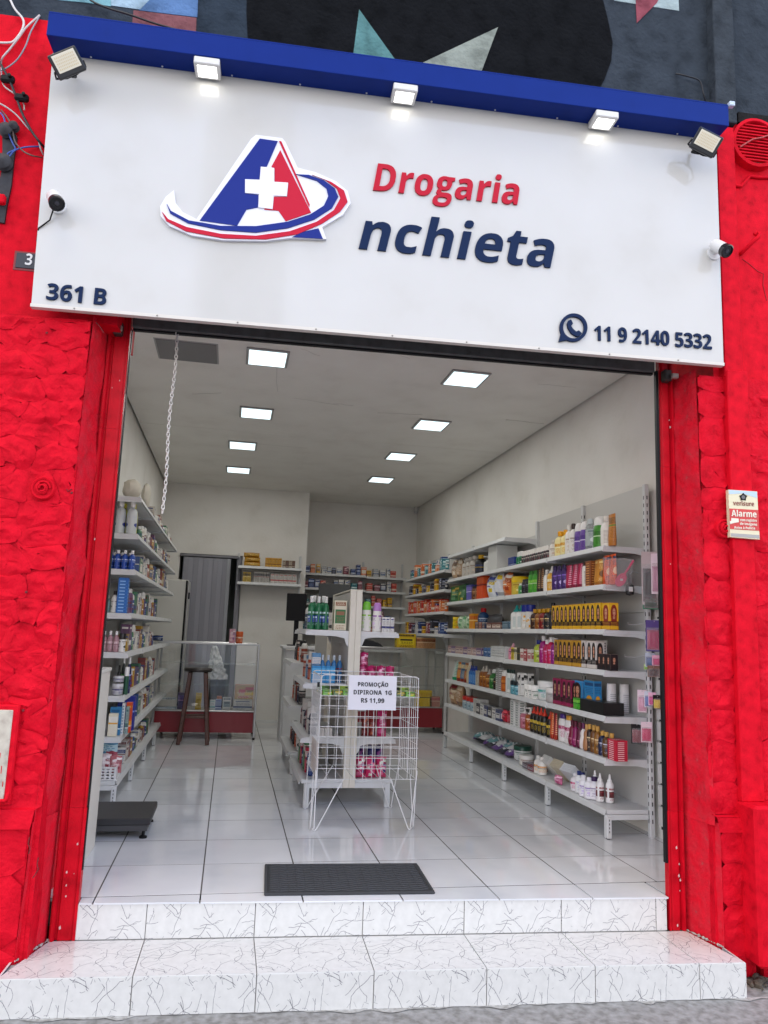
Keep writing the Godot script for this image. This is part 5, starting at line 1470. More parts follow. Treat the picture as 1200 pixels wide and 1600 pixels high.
func unit(which: String) -> ArrayMesh:
	if shapes.has(which): return shapes[which]
	var g := MB.new()
	match which:
		"box": g.box(Vector3(0, 0.5, 0), Vector3.ONE, 0.012)
		"bottle_body": g.lathe([[0.0, 0.0], [0.46, 0.0], [0.5, 0.025], [0.5, 0.60], [0.45, 0.69], [0.34, 0.755], [0.21, 0.79], [0.19, 0.82]], 16)
		"bottle_cap": g.lathe([[0.24, 0.81], [0.25, 0.82], [0.25, 0.975], [0.21, 1.0], [0.0, 1.0]], 12)
		"bottle_label": g.lathe([[0.506, 0.12], [0.506, 0.56]], 16)
		"flat_body": g.lathe([[0.0, 0.0], [0.44, 0.0], [0.5, 0.03], [0.5, 0.55], [0.48, 0.74], [0.40, 0.82], [0.32, 0.845]], 16)
		"flat_cap": g.lathe([[0.33, 0.835], [0.34, 0.84], [0.33, 0.97], [0.28, 1.0], [0.0, 1.0]], 14)
		"flat_label": g.lathe([[0.506, 0.14], [0.506, 0.55], [0.496, 0.66]], 16)
		"capbig_body": g.lathe([[0.0, 0.0], [0.45, 0.0], [0.5, 0.03], [0.49, 0.45], [0.46, 0.68], [0.42, 0.72]], 16)
		"capbig_cap": g.lathe([[0.44, 0.715], [0.455, 0.72], [0.44, 0.86], [0.36, 0.96], [0.22, 1.0], [0.0, 1.0]], 14)
		"capbig_label": g.lathe([[0.507, 0.10], [0.497, 0.45], [0.478, 0.60]], 16)
		"nozzle_body": g.lathe([[0.0, 0.0], [0.46, 0.0], [0.5, 0.02], [0.5, 0.60], [0.40, 0.69], [0.26, 0.72]], 14)
		"nozzle_cap": g.lathe([[0.30, 0.715], [0.30, 0.78], [0.17, 0.82], [0.09, 0.99], [0.0, 1.0]], 12)
		"nozzle_label": g.lathe([[0.506, 0.08], [0.506, 0.54]], 14)
		"pump_body": g.lathe([[0.0, 0.0], [0.46, 0.0], [0.5, 0.02], [0.5, 0.60], [0.40, 0.67], [0.24, 0.69]], 14)
		"pump_cap":
			g.lathe([[0.26, 0.685], [0.26, 0.76], [0.10, 0.78], [0.09, 0.90], [0.2, 0.905], [0.2, 0.985], [0.0, 1.0]], 12)
			g.box(Vector3(0, 0.955, 0.32), Vector3(0.16, 0.05, 0.46), 0.01)
		"pump_label": g.lathe([[0.506, 0.10], [0.506, 0.54]], 14)
		"can_body": g.lathe([[0.0, 0.0], [0.47, 0.0], [0.5, 0.012], [0.5, 0.70], [0.48, 0.715]], 18)
		"can_cap": g.lathe([[0.485, 0.712], [0.49, 0.718], [0.48, 0.985], [0.44, 1.0], [0.0, 1.0]], 18)
		"can_label": g.lathe([[0.504, 0.02], [0.504, 0.69]], 18)
		"jar_body": g.lathe([[0.0, 0.0], [0.45, 0.0], [0.48, 0.04], [0.48, 0.70]], 16)
		"jar_cap": g.lathe([[0.50, 0.68], [0.50, 0.96], [0.47, 1.0], [0.0, 1.0]], 16)
		"jar_label": g.lathe([[0.487, 0.10], [0.487, 0.62]], 16)
		"curvy_body": g.lathe([[0.0, 0.0], [0.34, 0.0], [0.46, 0.06], [0.50, 0.20], [0.46, 0.36], [0.36, 0.50], [0.38, 0.62], [0.30, 0.72], [0.16, 0.76], [0.14, 0.80]], 16)
		"curvy_cap": g.lathe([[0.19, 0.785], [0.20, 0.79], [0.20, 0.98], [0.17, 1.0], [0.0, 1.0]], 12)
		"curvy_label": g.lathe([[0.478, 0.09], [0.507, 0.20], [0.474, 0.33]], 16)
		"vial_body": g.lathe([[0.0, 0.0], [0.46, 0.0], [0.5, 0.03], [0.5, 0.56], [0.36, 0.64], [0.26, 0.66]], 10)
		"vial_cap": g.lathe([[0.33, 0.65], [0.33, 0.97], [0.28, 1.0], [0.0, 1.0]], 10)
		"vial_label": g.lathe([[0.508, 0.08], [0.508, 0.50]], 10)
		"tube_cap": g.lathe([[0.0, 0.0], [0.40, 0.0], [0.42, 0.02], [0.42, 0.15], [0.36, 0.16]], 14)
		"tube_body":
			for k in 18:
				for j in 6:
					var a0 := TAU * k / 18.0
					var a1 := TAU * (k + 1) / 18.0
					var q := func(a: float, t: float) -> Vector3: return Vector3(sin(a) * lerpf(0.44, 0.5, t), lerpf(0.16, 1.0, t), cos(a) * lerpf(0.42, 0.02, pow(t, 1.4)))
					var t0 := j / 6.0
					var t1 := (j + 1) / 6.0
					var n0 := Vector3(sin(a0), 0.15, cos(a0)).normalized()
					var n1 := Vector3(sin(a1), 0.15, cos(a1)).normalized()
					var u0 := Vector2((k % 9) / 9.0, 1.0 - t0)
					var u1 := Vector2((k % 9 + 1) / 9.0, 1.0 - t1)
					g.tri(q.call(a0, t0), q.call(a1, t0), q.call(a1, t1), n0, n1, n1, u0, Vector2(u1.x, u0.y), u1)
					g.tri(q.call(a0, t0), q.call(a1, t1), q.call(a0, t1), n0, n1, n0, u0, u1, Vector2(u0.x, u1.y))
		"bag":
			for s in [1.0, -1.0]:
				g.grid(9, 9, func(u, v):
					var e := (1.0 - pow(absf(2 * u - 1), 3.0)) * (1.0 - pow(absf(2 * v - 1), 4.0))
					return Vector3((u - 0.5) * s, v * (1.0 - 0.03 * sin(u * 9.0)), s * 0.5 * e * (1.0 + 0.10 * sin(u * 13.0 + v * 7.0))))
		"bin":
			for s in [[Vector3(0, 0.5, -0.49), Vector3(1, 1, 0.02)], [Vector3(0.49, 0.5, 0), Vector3(0.02, 1, 0.96)], [Vector3(-0.49, 0.5, 0), Vector3(0.02, 1, 0.96)], [Vector3(0, 0.02, 0), Vector3(0.96, 0.03, 0.96)]]: g.box(s[0], s[1], 0.004)
			# pierced front: real openings between webs
			for y in [0.06, 0.28, 0.50, 0.72, 0.92]: g.box(Vector3(0, y, 0.49), Vector3(0.998, 0.11, 0.02), 0.004)
			for c in 9: g.box(Vector3(-0.48 + c * 0.12, 0.5, 0.489), Vector3(0.055, 0.94, 0.016), 0.003)
			g.box(Vector3(0, 0.97, 0.5), Vector3(1.03, 0.07, 0.03), 0.005)
	shapes[which] = g.done()
	return shapes[which]

var stocked := []
const ORD := ["first", "second", "third", "fourth", "fifth", "sixth", "seventh", "eighth", "ninth", "tenth", "eleventh", "twelfth", "thirteenth", "fourteenth", "fifteenth"]
func tell_apart() -> void:
	var by := {}
	for t in stocked:
		var l: String = t.get_meta("label")
		if not by.has(l): by[l] = []
		by[l].append(t)
	for l in by:
		var a: Array = by[l]
		if a.size() < 2: 
			a[0].remove_meta("group")
			continue
		var dz: float = absf(a[0].position.z - a[-1].position.z)
		var dx: float = absf(a[0].position.x - a[-1].position.x)
		var deep := dz > dx
		a.sort_custom(func(p, q): return p.position.z > q.position.z if deep else p.position.x < q.position.x)
		for i in a.size():
			var s: String = "%s %s%s" % [ORD[mini(i, 14)], l, " from the doorway" if deep else " from the scale side"]
			if i > 14 or s.split(" ").size() > 16: s = "%s %s" % [ORD[mini(i, 14)], l]
			if i <= 14 and s.split(" ").size() <= 16: a[i].set_meta("label", s)
func cname(hex: String) -> String:
	var c := Color(hex.lstrip("~*"))
	if c.s < 0.16: return "white" if c.v > 0.72 else ("grey" if c.v > 0.3 else "black")
	if c.v < 0.16: return "black"
	var h := c.h * 360.0
	var w := "red"
	if h > 14 and h <= 42: w = "brown" if c.v < 0.66 else ("tan" if c.s < 0.5 else "orange")
	elif h > 42 and h <= 66: w = "yellow" if c.v > 0.5 else "olive"
	elif h > 66 and h <= 165: w = "green"
	elif h > 165 and h <= 195: w = "teal"
	elif h > 195 and h <= 252: w = "blue"
	elif h > 252 and h <= 300: w = "violet"
	elif h > 300 and h <= 345: w = "pink" if c.v > 0.5 else "plum"
	return ("dark " if c.v < 0.38 else ("pale " if c.s < 0.4 and c.v > 0.6 else "")) + w
func look(c: String, rough := 0.35) -> Material:
	if c.begins_with("~"): return pane(Color(c.substr(1)), 0.42, 0.12)       # tinted clear plastic
	if c.begins_with("*"): return mat(Color(c.substr(1)), 0.3, 0.8)          # foil and metal
	return mat(Color(c), rough)

func goods(kind: String, label: String, base: Vector3, size: Vector3, yaw: float, c1: String, c2: String, style := "", ac := "ffffff", ac2 := "222222", sd := 1, tilt := 0.0) -> Node3D:
	var b := Basis(Vector3.UP, yaw)
	if tilt != 0.0: b = b * Basis(Vector3.RIGHT, tilt)
	var called: String = NAMES[kind]
	if kind == "box": called = "hair_dye_box" if label.contains("hair dye") else ("medicine_box" if label.contains("medicine") else ("carton" if label.contains("carton") else called))
	var t := thing(called, label, KINDS[kind], Transform3D(b, base), label)
	stocked.append(t)
	var sc := Transform3D(Basis.from_scale(size), Vector3.ZERO)
	var body_m := look(c1)
	var print_m: Material = null
	if style != "":
		var bgc := Color(c1.lstrip("~*"))
		print_m = print_mat(style, bgc, Color(ac), Color(ac2), sd)
	if kind == "box":
		part("carton", unit("box"), print_m if print_m else body_m, t, sc)
	elif kind == "bag":
		part("pouch", unit("bag"), print_m if print_m else body_m, t, sc)
	elif kind == "bin":
		part("tray", unit("bin"), body_m, t, sc)
	elif kind == "tube":
		part("squeeze_body", unit("tube_body"), print_m if print_m else body_m, t, sc)
		part("cap", unit("tube_cap"), look(c2), t, sc)
	else:
		part("body", unit(kind + "_body"), body_m, t, sc)
		part("cap", unit(kind + "_cap"), look(c2), t, sc)
		if print_m: part("label_band", unit(kind + "_label"), print_m, t, sc)
	return t

# a run of goods along a wall shelf; px positions are measured at the front of the goods
func run_x(place: String, xf: float, dir: float, y: float, rows: Array) -> void:
	for e in rows:
		var kind: String = e[0]
		var n: int = e[4]
		var d := 0.0
		var o: Dictionary = e[11] if e.size() > 11 else {}
		var xo: float = o.get("in", 0.035)
		var x: float = xf + dir * xo
		var pa := onx(e[2], e[5] + 12, x)
		var pb := onx(e[3], e[5] + 12, x)
		var ph := onx((e[2] + e[3]) / 2.0, e[5], x)
		var lift: float = o.get("lift", 0.0)
		var h: float = maxf(ph.y - y - lift, 0.02) * o.get("hs", 1.0)
		var step := (pb.z - pa.z) / n
		var w: float = absf(step) * (0.95 if kind == "box" else 0.92)
		d = o.get("d", {"box": minf(0.10, maxf(w * 0.7, 0.045)), "flat": w * 0.55, "tube": w * 0.6, "bag": w * 0.45, "bin": 0.14}.get(kind, w))
		if kind in ["bottle", "capbig", "nozzle", "pump", "can", "jar", "vial", "curvy"] and not o.has("d"):
			w = minf(w, h * (1.6 if kind == "jar" else 0.62))
			d = w
		for i in n:
			var z: float = pa.z + step * (i + 0.5)
			var j := rng.randf_range(-1, 1)
			var hh: float = h * (1.0 + o.get("vary", 0.0) * rng.randf_range(-1, 0.3))
			var yaw: float = -PI / 2 * dir + j * o.get("jit", 0.06)
			var cc: String = e[6]
			if cc.contains(","): cc = cc.split(",")[i % cc.split(",").size()]
			var c2: String = e[7]
			if c2.contains(","): c2 = c2.split(",")[i % c2.split(",").size()]
			goods(kind, "%s on %s" % [(cname(cc) + " " + e[1]) if e[6].contains(",") else e[1], place], Vector3(x + dir * (d / 2 + rng.randf_range(0, 0.006)), y + lift + 0.0015, z), Vector3(w, hh, d), yaw, cc, c2, e[8] if e.size() > 8 else "", e[9] if e.size() > 9 else "ffffff", e[10] if e.size() > 10 else "222222", 1 + i % 2)

# a run of goods facing the street on a plane z
func run_z(place: String, zf: float, y: float, rows: Array) -> void:
	for e in rows:
		var kind: String = e[0]
		var n: int = e[4]
		var o: Dictionary = e[11] if e.size() > 11 else {}
		var z: float = zf - o.get("in", 0.03)
		var pa := onz(e[2], e[5] + 12, z)
		var pb := onz(e[3], e[5] + 12, z)
		var lift: float = o.get("lift", 0.0)
		var h: float = maxf(onz((e[2] + e[3]) / 2.0, e[5], z).y - y - lift, 0.02)
		var step := (pb.x - pa.x) / n
		var w: float = absf(step) * 0.94
		var d: float = o.get("d", {"box": minf(0.12, maxf(w * 0.8, 0.05)), "flat": w * 0.55, "tube": w * 0.6, "bag": w * 0.45, "bin": 0.2}.get(kind, w))
		if kind in ["bottle", "capbig", "nozzle", "pump", "can", "jar", "vial", "curvy"] and not o.has("d"):
			w = minf(w, h * (1.6 if kind == "jar" else 0.62))
			d = w
		for i in n:
			var x: float = pa.x + step * (i + 0.5)
			var cc: String = e[6]
			if cc.contains(","): cc = cc.split(",")[i % cc.split(",").size()]
			var c2: String = e[7]
			if c2.contains(","): c2 = c2.split(",")[i % c2.split(",").size()]
			var hh: float = h * (1.0 + o.get("vary", 0.0) * rng.randf_range(-1, 0.3))
			goods(kind, "%s on %s" % [(cname(cc) + " " + e[1]) if e[6].contains(",") else e[1], place], Vector3(x, y + lift + 0.0015, z - d / 2 - rng.randf_range(0, 0.005)), Vector3(w, hh, d), rng.randf_range(-1, 1) * o.get("jit", 0.05), cc, c2, e[8] if e.size() > 8 else "", e[9] if e.size() > 9 else "ffffff", e[10] if e.size() > 10 else "222222", 1 + i % 2)

func stock_long_wall() -> void:
	var XF := 2.29
	run_x("top hair shelf", XF, 1.0, 1.772, [
		["bag", "beige printed pouch", 703, 718, 2, 874, "b79a7c", "", "blocks", "6b4b35", "e6dccb", {"in": 0.06}],
		["bottle", "pale clear bottle", 719, 737, 3, 870, "b9b4ac", "ddd8cf", "label", "8a7a6a", "c8b8a8"],
		["bottle", "black bottle with yellow cap", 739, 746, 1, 867, "15161a", "e8b400", "stripe", "2b3a66", "d8b020"],
		["pump", "white trigger spray bottle", 751, 760, 1, 869, "d9d9d4", "f0f0ec"],
		["box", "large plain white carton", 762, 776, 1, 853, "cfd0cc", "", "", "ffffff", "ffffff", {"d": 0.20, "jit": 0.0}],
		["box", "small blue box", 793, 803, 2, 871, "26408c", "", "pharma", "1b2f70", "cfd6ea"],
		["vial", "small green dropper vial", 804, 812, 2, 862, "1f7a4d", "e9e9e4", "label", "0d4a2b", "d8e6d8"],
		["vial", "tiny vial with white cap", 813, 854, 13, 857, "33242a,2c3a34,3a2228", "eeeae2", "label", "e6dcd2", "8a5b5b"],
		["bottle", "slim white bottle", 855, 861, 1, 844, "e4e0d8", "c9c4bb", "label", "9a8a7a", "d0b8a8"],
		["bottle", "cream bottle with yellow cap", 863, 880, 2, 829, "eee0a0", "f0a800", "stripe", "d89a20", "fff4cf"],
		["bottle", "tall white bottle with plain front", 880, 893, 2, 819, "e9e6de", "e4e0d6,2b1c18", "label", "a8988a", "d8cabb"],
		["capbig", "purple conditioner with white cap", 893, 911, 2, 816, "6a4a9c", "e6e4e0", "stripe", "4a2c80", "e6dff0"],
		["flat", "clear grey bottle", 911, 922, 1, 811, "~aab4b4", "b8c0c0", "label", "7a8a8c", "dfe6e6"],
		["capbig", "green conditioner with white cap", 922, 934, 1, 807, "3f8f2a", "e8e8e2", "stripe", "2a6a1a", "d8ecc8"],
		["bottle", "tall pale shampoo bottle", 934, 944, 1, 806, "ece8df", "e2ddd2", "lines", "b0a494", "d8d0c4"],
		["tube", "gold and green standing tube", 945, 956, 1, 803, "c07a2c", "b8742a", "stripe", "8a5a1e", "5f8a2a"],
	])
	run_x("second hair shelf down", XF, 1.0, 1.525, [
		["box", "green and yellow hair pack", 704, 728, 2, 915, "2f6b35", "", "blocks", "d8b84a", "174a22"],
		["box", "slim violet box", 728, 735, 1, 914, "5a5aa8", "", "stripe", "8a7ac8", "d8d0f0"],
		["flat", "small dark capped bottle", 735, 744, 2, 916, "6b3f28,8a5a3a", "2a1c18", "label", "c8a06a", "3a2418"],
		["box", "tall orange carton", 744, 755, 1, 897, "d8481a", "", "stripe", "e86a2a", "7a1f10", {"d": 0.07}],
		["bag", "white and blue diaper pack", 757, 781, 2, 897, "dfe3ea", "", "blocks", "2b3f9a", "e8c820", {"d": 0.09}],
		["bag", "orange and white diaper pack", 782, 794, 1, 895, "d8702a", "", "blocks", "e8e2da", "a83a1a", {"d": 0.09}],
		["jar", "yellow tub with yellow lid", 794, 806, 1, 901, "d8c04a", "f0c800", "label", "a87a1a", "f8ecb0"],
		["flat", "small green bottle", 807, 813, 1, 912, "4a9a5a", "e0e6da", "label", "2a6a3a", "d8ecd0"],
		["flat", "black cosmetic bottle", 813, 823, 2, 905, "14141a", "1c1c22", "label", "8a8aa0", "3a3a4a"],
		["flat", "bright green shampoo bottle", 823, 836, 2, 892, "3f9a2c", "2c7a20", "stripe", "8ac84a", "e0f0c8"],
		["tube", "slim standing tube", 836, 846, 2, 888, "16120f,5a3a28", "201814", "lines", "c8a06a", "8a6a4a"],
		["bottle", "slim plain white bottle", 846, 851, 1, 890, "e4e2dc", "e6e4de"],
		["nozzle", "white and yellow mist bottle", 852, 859, 1, 884, "e0a83a", "eceae2", "stripe", "f4ecc8", "c88a1a"],
		["flat", "deep purple shampoo bottle", 860, 880, 3, 884, "3c1e66", "2a1450", "label", "8a6ac8", "c8b8e6"],
		["tube", "magenta hair cream tube", 880, 905, 3, 882, "b01848", "8a1038", "lines", "f0c0d0", "e06090"],
		["flat", "white bottle with brown cap", 906, 914, 1, 878, "e8e4dc", "3a1c16", "lines", "8a7a6a", "c8b8a8"],
		["box", "copper brown carton", 914, 922, 1, 877, "8a4a22", "", "lines", "d89a5a", "5a2a12"],
		["tube", "amber gold cream tube", 922, 935, 1, 874, "c8842a", "a86a1e", "label", "f0d08a", "7a4a12"],
		["tube", "vivid orange cream tube", 936, 957, 2, 867, "e85a1c", "d04a14", "label", "2a2a4a", "f8c8a0"],
	])
	run_x("third hair shelf down", XF, 1.0, 1.242, [
		["jar", "yellow round tub", 700, 713, 1, 972, "e0c020", "f0d030", "label", "8a7a10", "c84a20"],
		["jar", "yellow round tub stacked above another", 701, 713, 1, 964, "e0c020", "f0d030", "label", "8a7a10", "c84a20", {"lift": 0.052}],
		["bag", "pale green soft pack", 713, 732, 3, 962, "a8c8a0", "", "blocks", "e0e8d0", "5a9a6a"],
		["box", "orange yellow box", 732, 740, 1, 959, "e09a20", "", "stripe", "c85a1a", "f8e0a0"],
		["bottle", "blue bottle with red cap", 744, 750, 1, 950, "1e4a7a", "d82028", "label", "c8d8e8", "102a4a", {"in": 0.07}],
		["box", "small cosmetic box", 742, 757, 3, 972, "4a3a3a,8a4a3a,2a3a5a", "", "label", "d8c8b8", "a88a7a"],
		["bag", "clear wrapped sponge pack", 756, 775, 1, 960, "55565a", "", "", "ffffff", "ffffff", {"in": 0.12, "d": 0.10}],
		["box", "low brown and white box", 760, 782, 3, 973, "5a3028", "", "window", "e8dcd0", "8a5a4a"],
		["box", "grey blue flat box", 783, 795, 1, 971, "4a6272", "", "window", "6a8494", "8aa2b0"],
		["nozzle", "white bottle with teal cap", 795, 810, 2, 945, "e8e8e4", "109a94", "lines", "8aa8a8", "c8d8d8"],
		["can", "blue and gold aerosol", 811, 824, 2, 945, "d8d4cc", "1c2c8c", "blocks", "e0a020", "2a3c9c"],
		["bottle", "bottle with gold cap", 825, 853, 4, 951, "3a1c12,8a5018,7a1418,14141c", "c8941c", "label", "e0c080", "2a1408"],
		["bottle", "tall black bottle", 855, 861, 1, 942, "101016", "0c0c10", "lines", "5a5a6a", "8a8a9a"],
		["box", "yellow hair dye box with dark haired portrait", 861.6, 937.5, 11, 944, "e6b420", "", "portrait", "2a1712", "e2ae22", {"d": 0.058, "jit": 0.03}],
		["box", "yellow hair dye box with red haired portrait", 939.5, 952, 1, 942, "e6b420", "", "portrait", "8a2a18", "e2ae22", {"d": 0.060, "jit": 0.0}],
	])
	run_x("fourth hair shelf down", XF, 1.0, 0.99, [
		["box", "small window box", 699, 751, 8, 1011, "b89a90,6a5a86,c0a69a", "", "window", "d8c8c0", "7a5a6a"],
		["jar", "small blue jar", 752, 763, 2, 1012, "3a5a88", "4a6a98", "label", "c8d8e8", "2a4468"],
		["bin", "white perforated plastic basket", 765, 789, 1, 1010, "d4d6d4", "", "", "ffffff", "ffffff", {"jit": 0.0}],
		["nozzle", "pink nozzle bottle", 790, 798, 1, 1005, "d88aa0", "e8a8b8", "label", "5a3a6a", "f0d0d8"],
		["box", "small striped box", 798, 812, 3, 1012, "d8c020,e8e0c0,3a3a2a", "", "stripe", "2a2a20", "8a7a20"],
		["box", "small red printed box", 812, 829, 3, 1014, "d8d4cc,9a2428,cfcac0", "", "window", "a82a30", "e8e0d8"],
		["bottle", "lime bottle with blue cap", 831, 838, 1, 1000, "a8b83a", "1c2c7a", "label", "e8ecd0", "5a6a1a"],
		["bottle", "bottle with white cap", 839, 864, 4, 994, "9a1870,b81858,c01850,8a1878", "e8e4e0", "label", "e8b0d8", "c060a8", {"vary": 0.18}],
		["box", "gold hair dye box with brown haired portrait", 864.5, 908, 6, 1000, "c8962c", "", "portrait", "2e1a12", "c8962c", {"d": 0.058, "jit": 0.03}],
		["box", "white hair dye box with black haired portrait", 908, 931, 3, 1001, "d8d2cc", "", "portrait", "161214", "d4ccc4", {"d": 0.058, "jit": 0.03}],
		["box", "small black hair dye box", 932, 953, 3, 1022, "17141a", "", "portrait", "2a1a1c", "1c1820", {"d": 0.05, "jit": 0.03}],
		["box", "white printed box set behind black boxes", 931, 942, 1, 1001, "dedbd6", "", "lines", "6a6a6a", "9a9a9a", {"in": 0.10, "d": 0.03, "jit": 0.0}],
	])
	run_x("third hair shelf up", XF, 1.0, 0.712, [
		["tube", "white tube with green cap", 702, 710, 1, 1032, "dfe6e0", "0f9a6a", "lines", "4aa88a", "8ac8b0"],
		["tube", "striped tube", 710, 727, 3, 1035, "d8822a,5a7a9a,b06a3a", "8a2a1a", "stripe", "e8d0a0", "3a5a7a"],
		["bottle", "beige slim bottle", 727, 731, 1, 1034, "c8b89a", "e0d8c8"],
		["nozzle", "blue mist bottle", 731, 742, 4, 1040, "2a6ab0", "1c3c94", "lines", "8ac0e8", "c8e0f4"],
		["box", "small beige tester box", 742, 746, 1, 1048, "b8b0a0", "", "lines", "8a8272", "d8d0c0"],
		["nozzle", "amber oil bottle", 746, 761, 3, 1040, "8a4e18", "b8b0a4", "label", "e0b060", "4a2408", {"vary": 0.15}],
		["bottle", "green bottle with white cap", 762, 768, 1, 1046, "2a6a2c", "e8e8e2", "label", "c8e0b0", "163a18"],
		["bottle", "small black bottle", 768, 773, 1, 1053, "17120f", "1c1612", "label", "c89a6a", "5a3a1a"],
		["box", "silver slim box", 774, 779, 1, 1044, "9a9a96", "", "lines", "d8d8d4", "5a5a5a"],
		["capbig", "amber bottle with white top", 779, 787, 1, 1047, "b85a1a", "e8e6e0", "stripe", "d88a3a", "6a2a08"],
		["flat", "white bottle with dark green cap", 788, 800, 2, 1046, "e2e4de", "14302a", "lines", "5a8a8a", "a8c0c0"],
		["jar", "small sea green jar", 794, 806, 2, 1064, "5a9aa8", "1c2a30", "label", "c8e0e6", "2a5a6a", {"in": 0.015}],
		["box", "tall white and black slim box", 807, 813, 1, 1051, "e8e6e0", "", "blocks", "1c1c1c", "e8e6e0"],
		["box", "tall white and black slim box beside tubs", 818, 824, 1, 1052, "e8e6e0", "", "blocks", "1c1c1c", "e8e6e0", {"in": 0.08}],
		["jar", "small white jar with dark print", 816, 832, 3, 1070, "e8e6e0", "f0eee8", "label", "3a4a3a", "8a9a8a", {"in": 0.015}],
		["jar", "large white tub", 832, 849, 1, 1064, "e6e6e2", "efeeea", "stripe", "4aa8a0", "9ab0c8", {"in": 0.05}],
		["jar", "wide grey tub", 846, 861, 1, 1075, "b8b4b0", "dedbd6", "label", "8a8a8a", "d0c8c0", {"in": 0.02}],
		["box", "magenta hair dye box with portrait", 863, 892, 4, 1061, "8a1048", "", "portrait", "2a1014", "96164e", {"d": 0.055, "jit": 0.03}],
		["box", "sky blue hair dye box with portrait", 893, 910, 1, 1063, "2a86c0", "", "portrait", "2a1a14", "3a96d0", {"d": 0.055, "in": 0.06, "jit": 0.0}],
		["box", "sky blue hair dye box with flower", 912, 928, 1, 1063, "2a86c0", "", "label", "1a4a7a", "e8a020", {"d": 0.055, "in": 0.07, "jit": 0.0}],
		["box", "small green carton", 894, 902, 1, 1091, "3aa02c", "", "stripe", "8ad04a", "1a6a14", {"in": 0.01, "d": 0.03}],
		["box", "long low black tray", 905, 944, 1, 1095, "141416", "", "", "ffffff", "ffffff", {"in": 0.02, "d": 0.14, "jit": 0.0}],
	])
	for e in [[955.5, 1071, 2.462, -4.715], [975.5, 1072, 2.54, -4.69]]:
		goods("can", "white marbled aerosol can standing at the shelf end", Vector3(e[2], 0.7135, e[3]), Vector3(0.060, 0.187, 0.060), -1.2, "e4e4e4", "ececec", "lines", "9a9aa0", "c8c8cc", 1)
	goods("box", "small clear pill box before the aerosol cans", Vector3(2.40, 0.7135, -4.62), Vector3(0.08, 0.03, 0.05), -1.2, "c8ccd0", "", "stripe", "3a6ab0", "e8e8e8")
	run_x("second hair shelf up", XF, 1.0, 0.46, [
		["bag", "beige and red snack pouch", 699, 718, 2, 1068, "b8916a", "", "blocks", "8a1c2a", "e6d4b8"],
		["jar", "small clear jar with red lid", 719, 737, 3, 1089, "9ab0ba", "c83028", "label", "e8e8e4", "5a7a8a"],
		["box", "small white upright box", 738, 748, 1, 1092, "d0cec8", "", "lines", "8a8a86", "b8b4ae"],
		["box", "low window box", 743, 781, 6, 1104, "1c1c20,d4d2cc,2a3a6a", "", "window", "e0ded8", "5a5a60", {"in": 0.02}],
		["bag", "red wrapped soap stack", 781, 796, 2, 1110, "c01c34", "", "blocks", "e85a6a", "7a0c1c"],
		["box", "tall white slim box", 797, 810, 2, 1094, "dededa", "", "lines", "6a7a70", "a8b0a8"],
		["pump", "pink soap pump bottle", 810, 816, 1, 1104, "b86a7a", "e8e6e2", "label", "e8c0c8", "8a3a4a"],
		["pump", "amber soap pump bottle", 817, 824, 1, 1105, "a8521c", "eceae4", "label", "f0e0c8", "6a2c08"],
		["nozzle", "black bottle with red nozzle", 826, 848, 4, 1105, "15120f", "d83a24", "stripe", "e0c040", "2a2420"],
		["nozzle", "black bottle with red nozzle standing apart", 851, 857, 1, 1112, "15120f", "d83a24", "stripe", "e0c040", "2a2420"],
		["tube", "printed tube", 857, 867, 2, 1114, "c84a1c,9a1c30", "a83018", "lines", "f0c090", "e87a3a"],
		["flat", "white bottle with purple cap", 868, 888, 2, 1117, "e6e2de", "4a2a7a,d8a040", "stripe", "b8306a", "e8c0d0"],
		["curvy", "curved perfume bottle", 884, 903, 3, 1127, "7a1434,8a1458,5a1030", "5a0c28", "label", "d88aa8", "a83a68", {"in": 0.02}],
		["curvy", "plain curved perfume bottle", 902, 914, 2, 1131, "e4dcd6,a8744a", "6a2a5a,c89a5a", "", "ffffff", "ffffff", {"in": 0.02}],
		["bottle", "tall gold capped perfume bottle", 913, 931, 3, 1133, "2a140e,6a4018,8a5a1c", "c89a4a", "label", "e8d0a0", "4a2a10"],
		["bottle", "short gold capped perfume bottle", 931, 952, 3, 1144, "1a2044,5a3a14,14162a", "c89a4a", "label", "c8c8d8", "3a3a5a"],
		["box", "red carton at the shelf end", 949, 963, 1, 1156, "c01c38", "", "lines", "f0d8d8", "8a1024", {"d": 0.075, "in": 0.03, "jit": 0.0}],
	])
	var B := "lowest hair shelf"
	for i in 20:
		var p := onx(737 + i * 3.15, 1149 + i * 1.8, 2.40)
		var cs: Array = [["6a4a8a", "d8c8e8"], ["4a8a90", "d8ecec"], ["7aa8ac", "e8f0f0"], ["3a3a44", "c8c8d0"], ["a83a4a", "f0d8d8"], ["d0d0ce", "3a6a7a"]][i % 6]
		goods("bag", "flat %s hygiene pack on %s" % [["violet", "teal", "pale teal", "black", "red", "white"][i % 6], B], Vector3(2.42 + 0.05 * sin(i * 2.0), 0.188 + 0.016 * (i % 3), p.z), Vector3(0.13, 0.14, 0.05), -PI / 2 + rng.randf_range(-0.5, 0.5), cs[0], "", "blocks", cs[1], "e8e8e8", 1, -1.35)
	run_x(B, XF, 1.0, 0.167, [
		["jar", "white tub with dark green rim", 797, 808, 1, 1165, "d8dad6", "1c4a3c", "label", "4a6a5a", "a8b8b0", {"in": 0.10}],
		["jar", "white paper pot", 803, 819, 1, 1180, "e4e0d8", "eae6de", "label", "8a5a4a", "c8b8a8", {"in": 0.05}],
		["box", "low flat box", 815, 832, 2, 1194, "6a6a72,8a2c3a", "", "window", "a8a8b0", "4a1a24", {"d": 0.12}],
		["bottle", "white and orange bottle", 831, 843, 2, 1182, "e6e2da", "e8e4dc", "stripe", "e0963a", "2a2420"],
	])
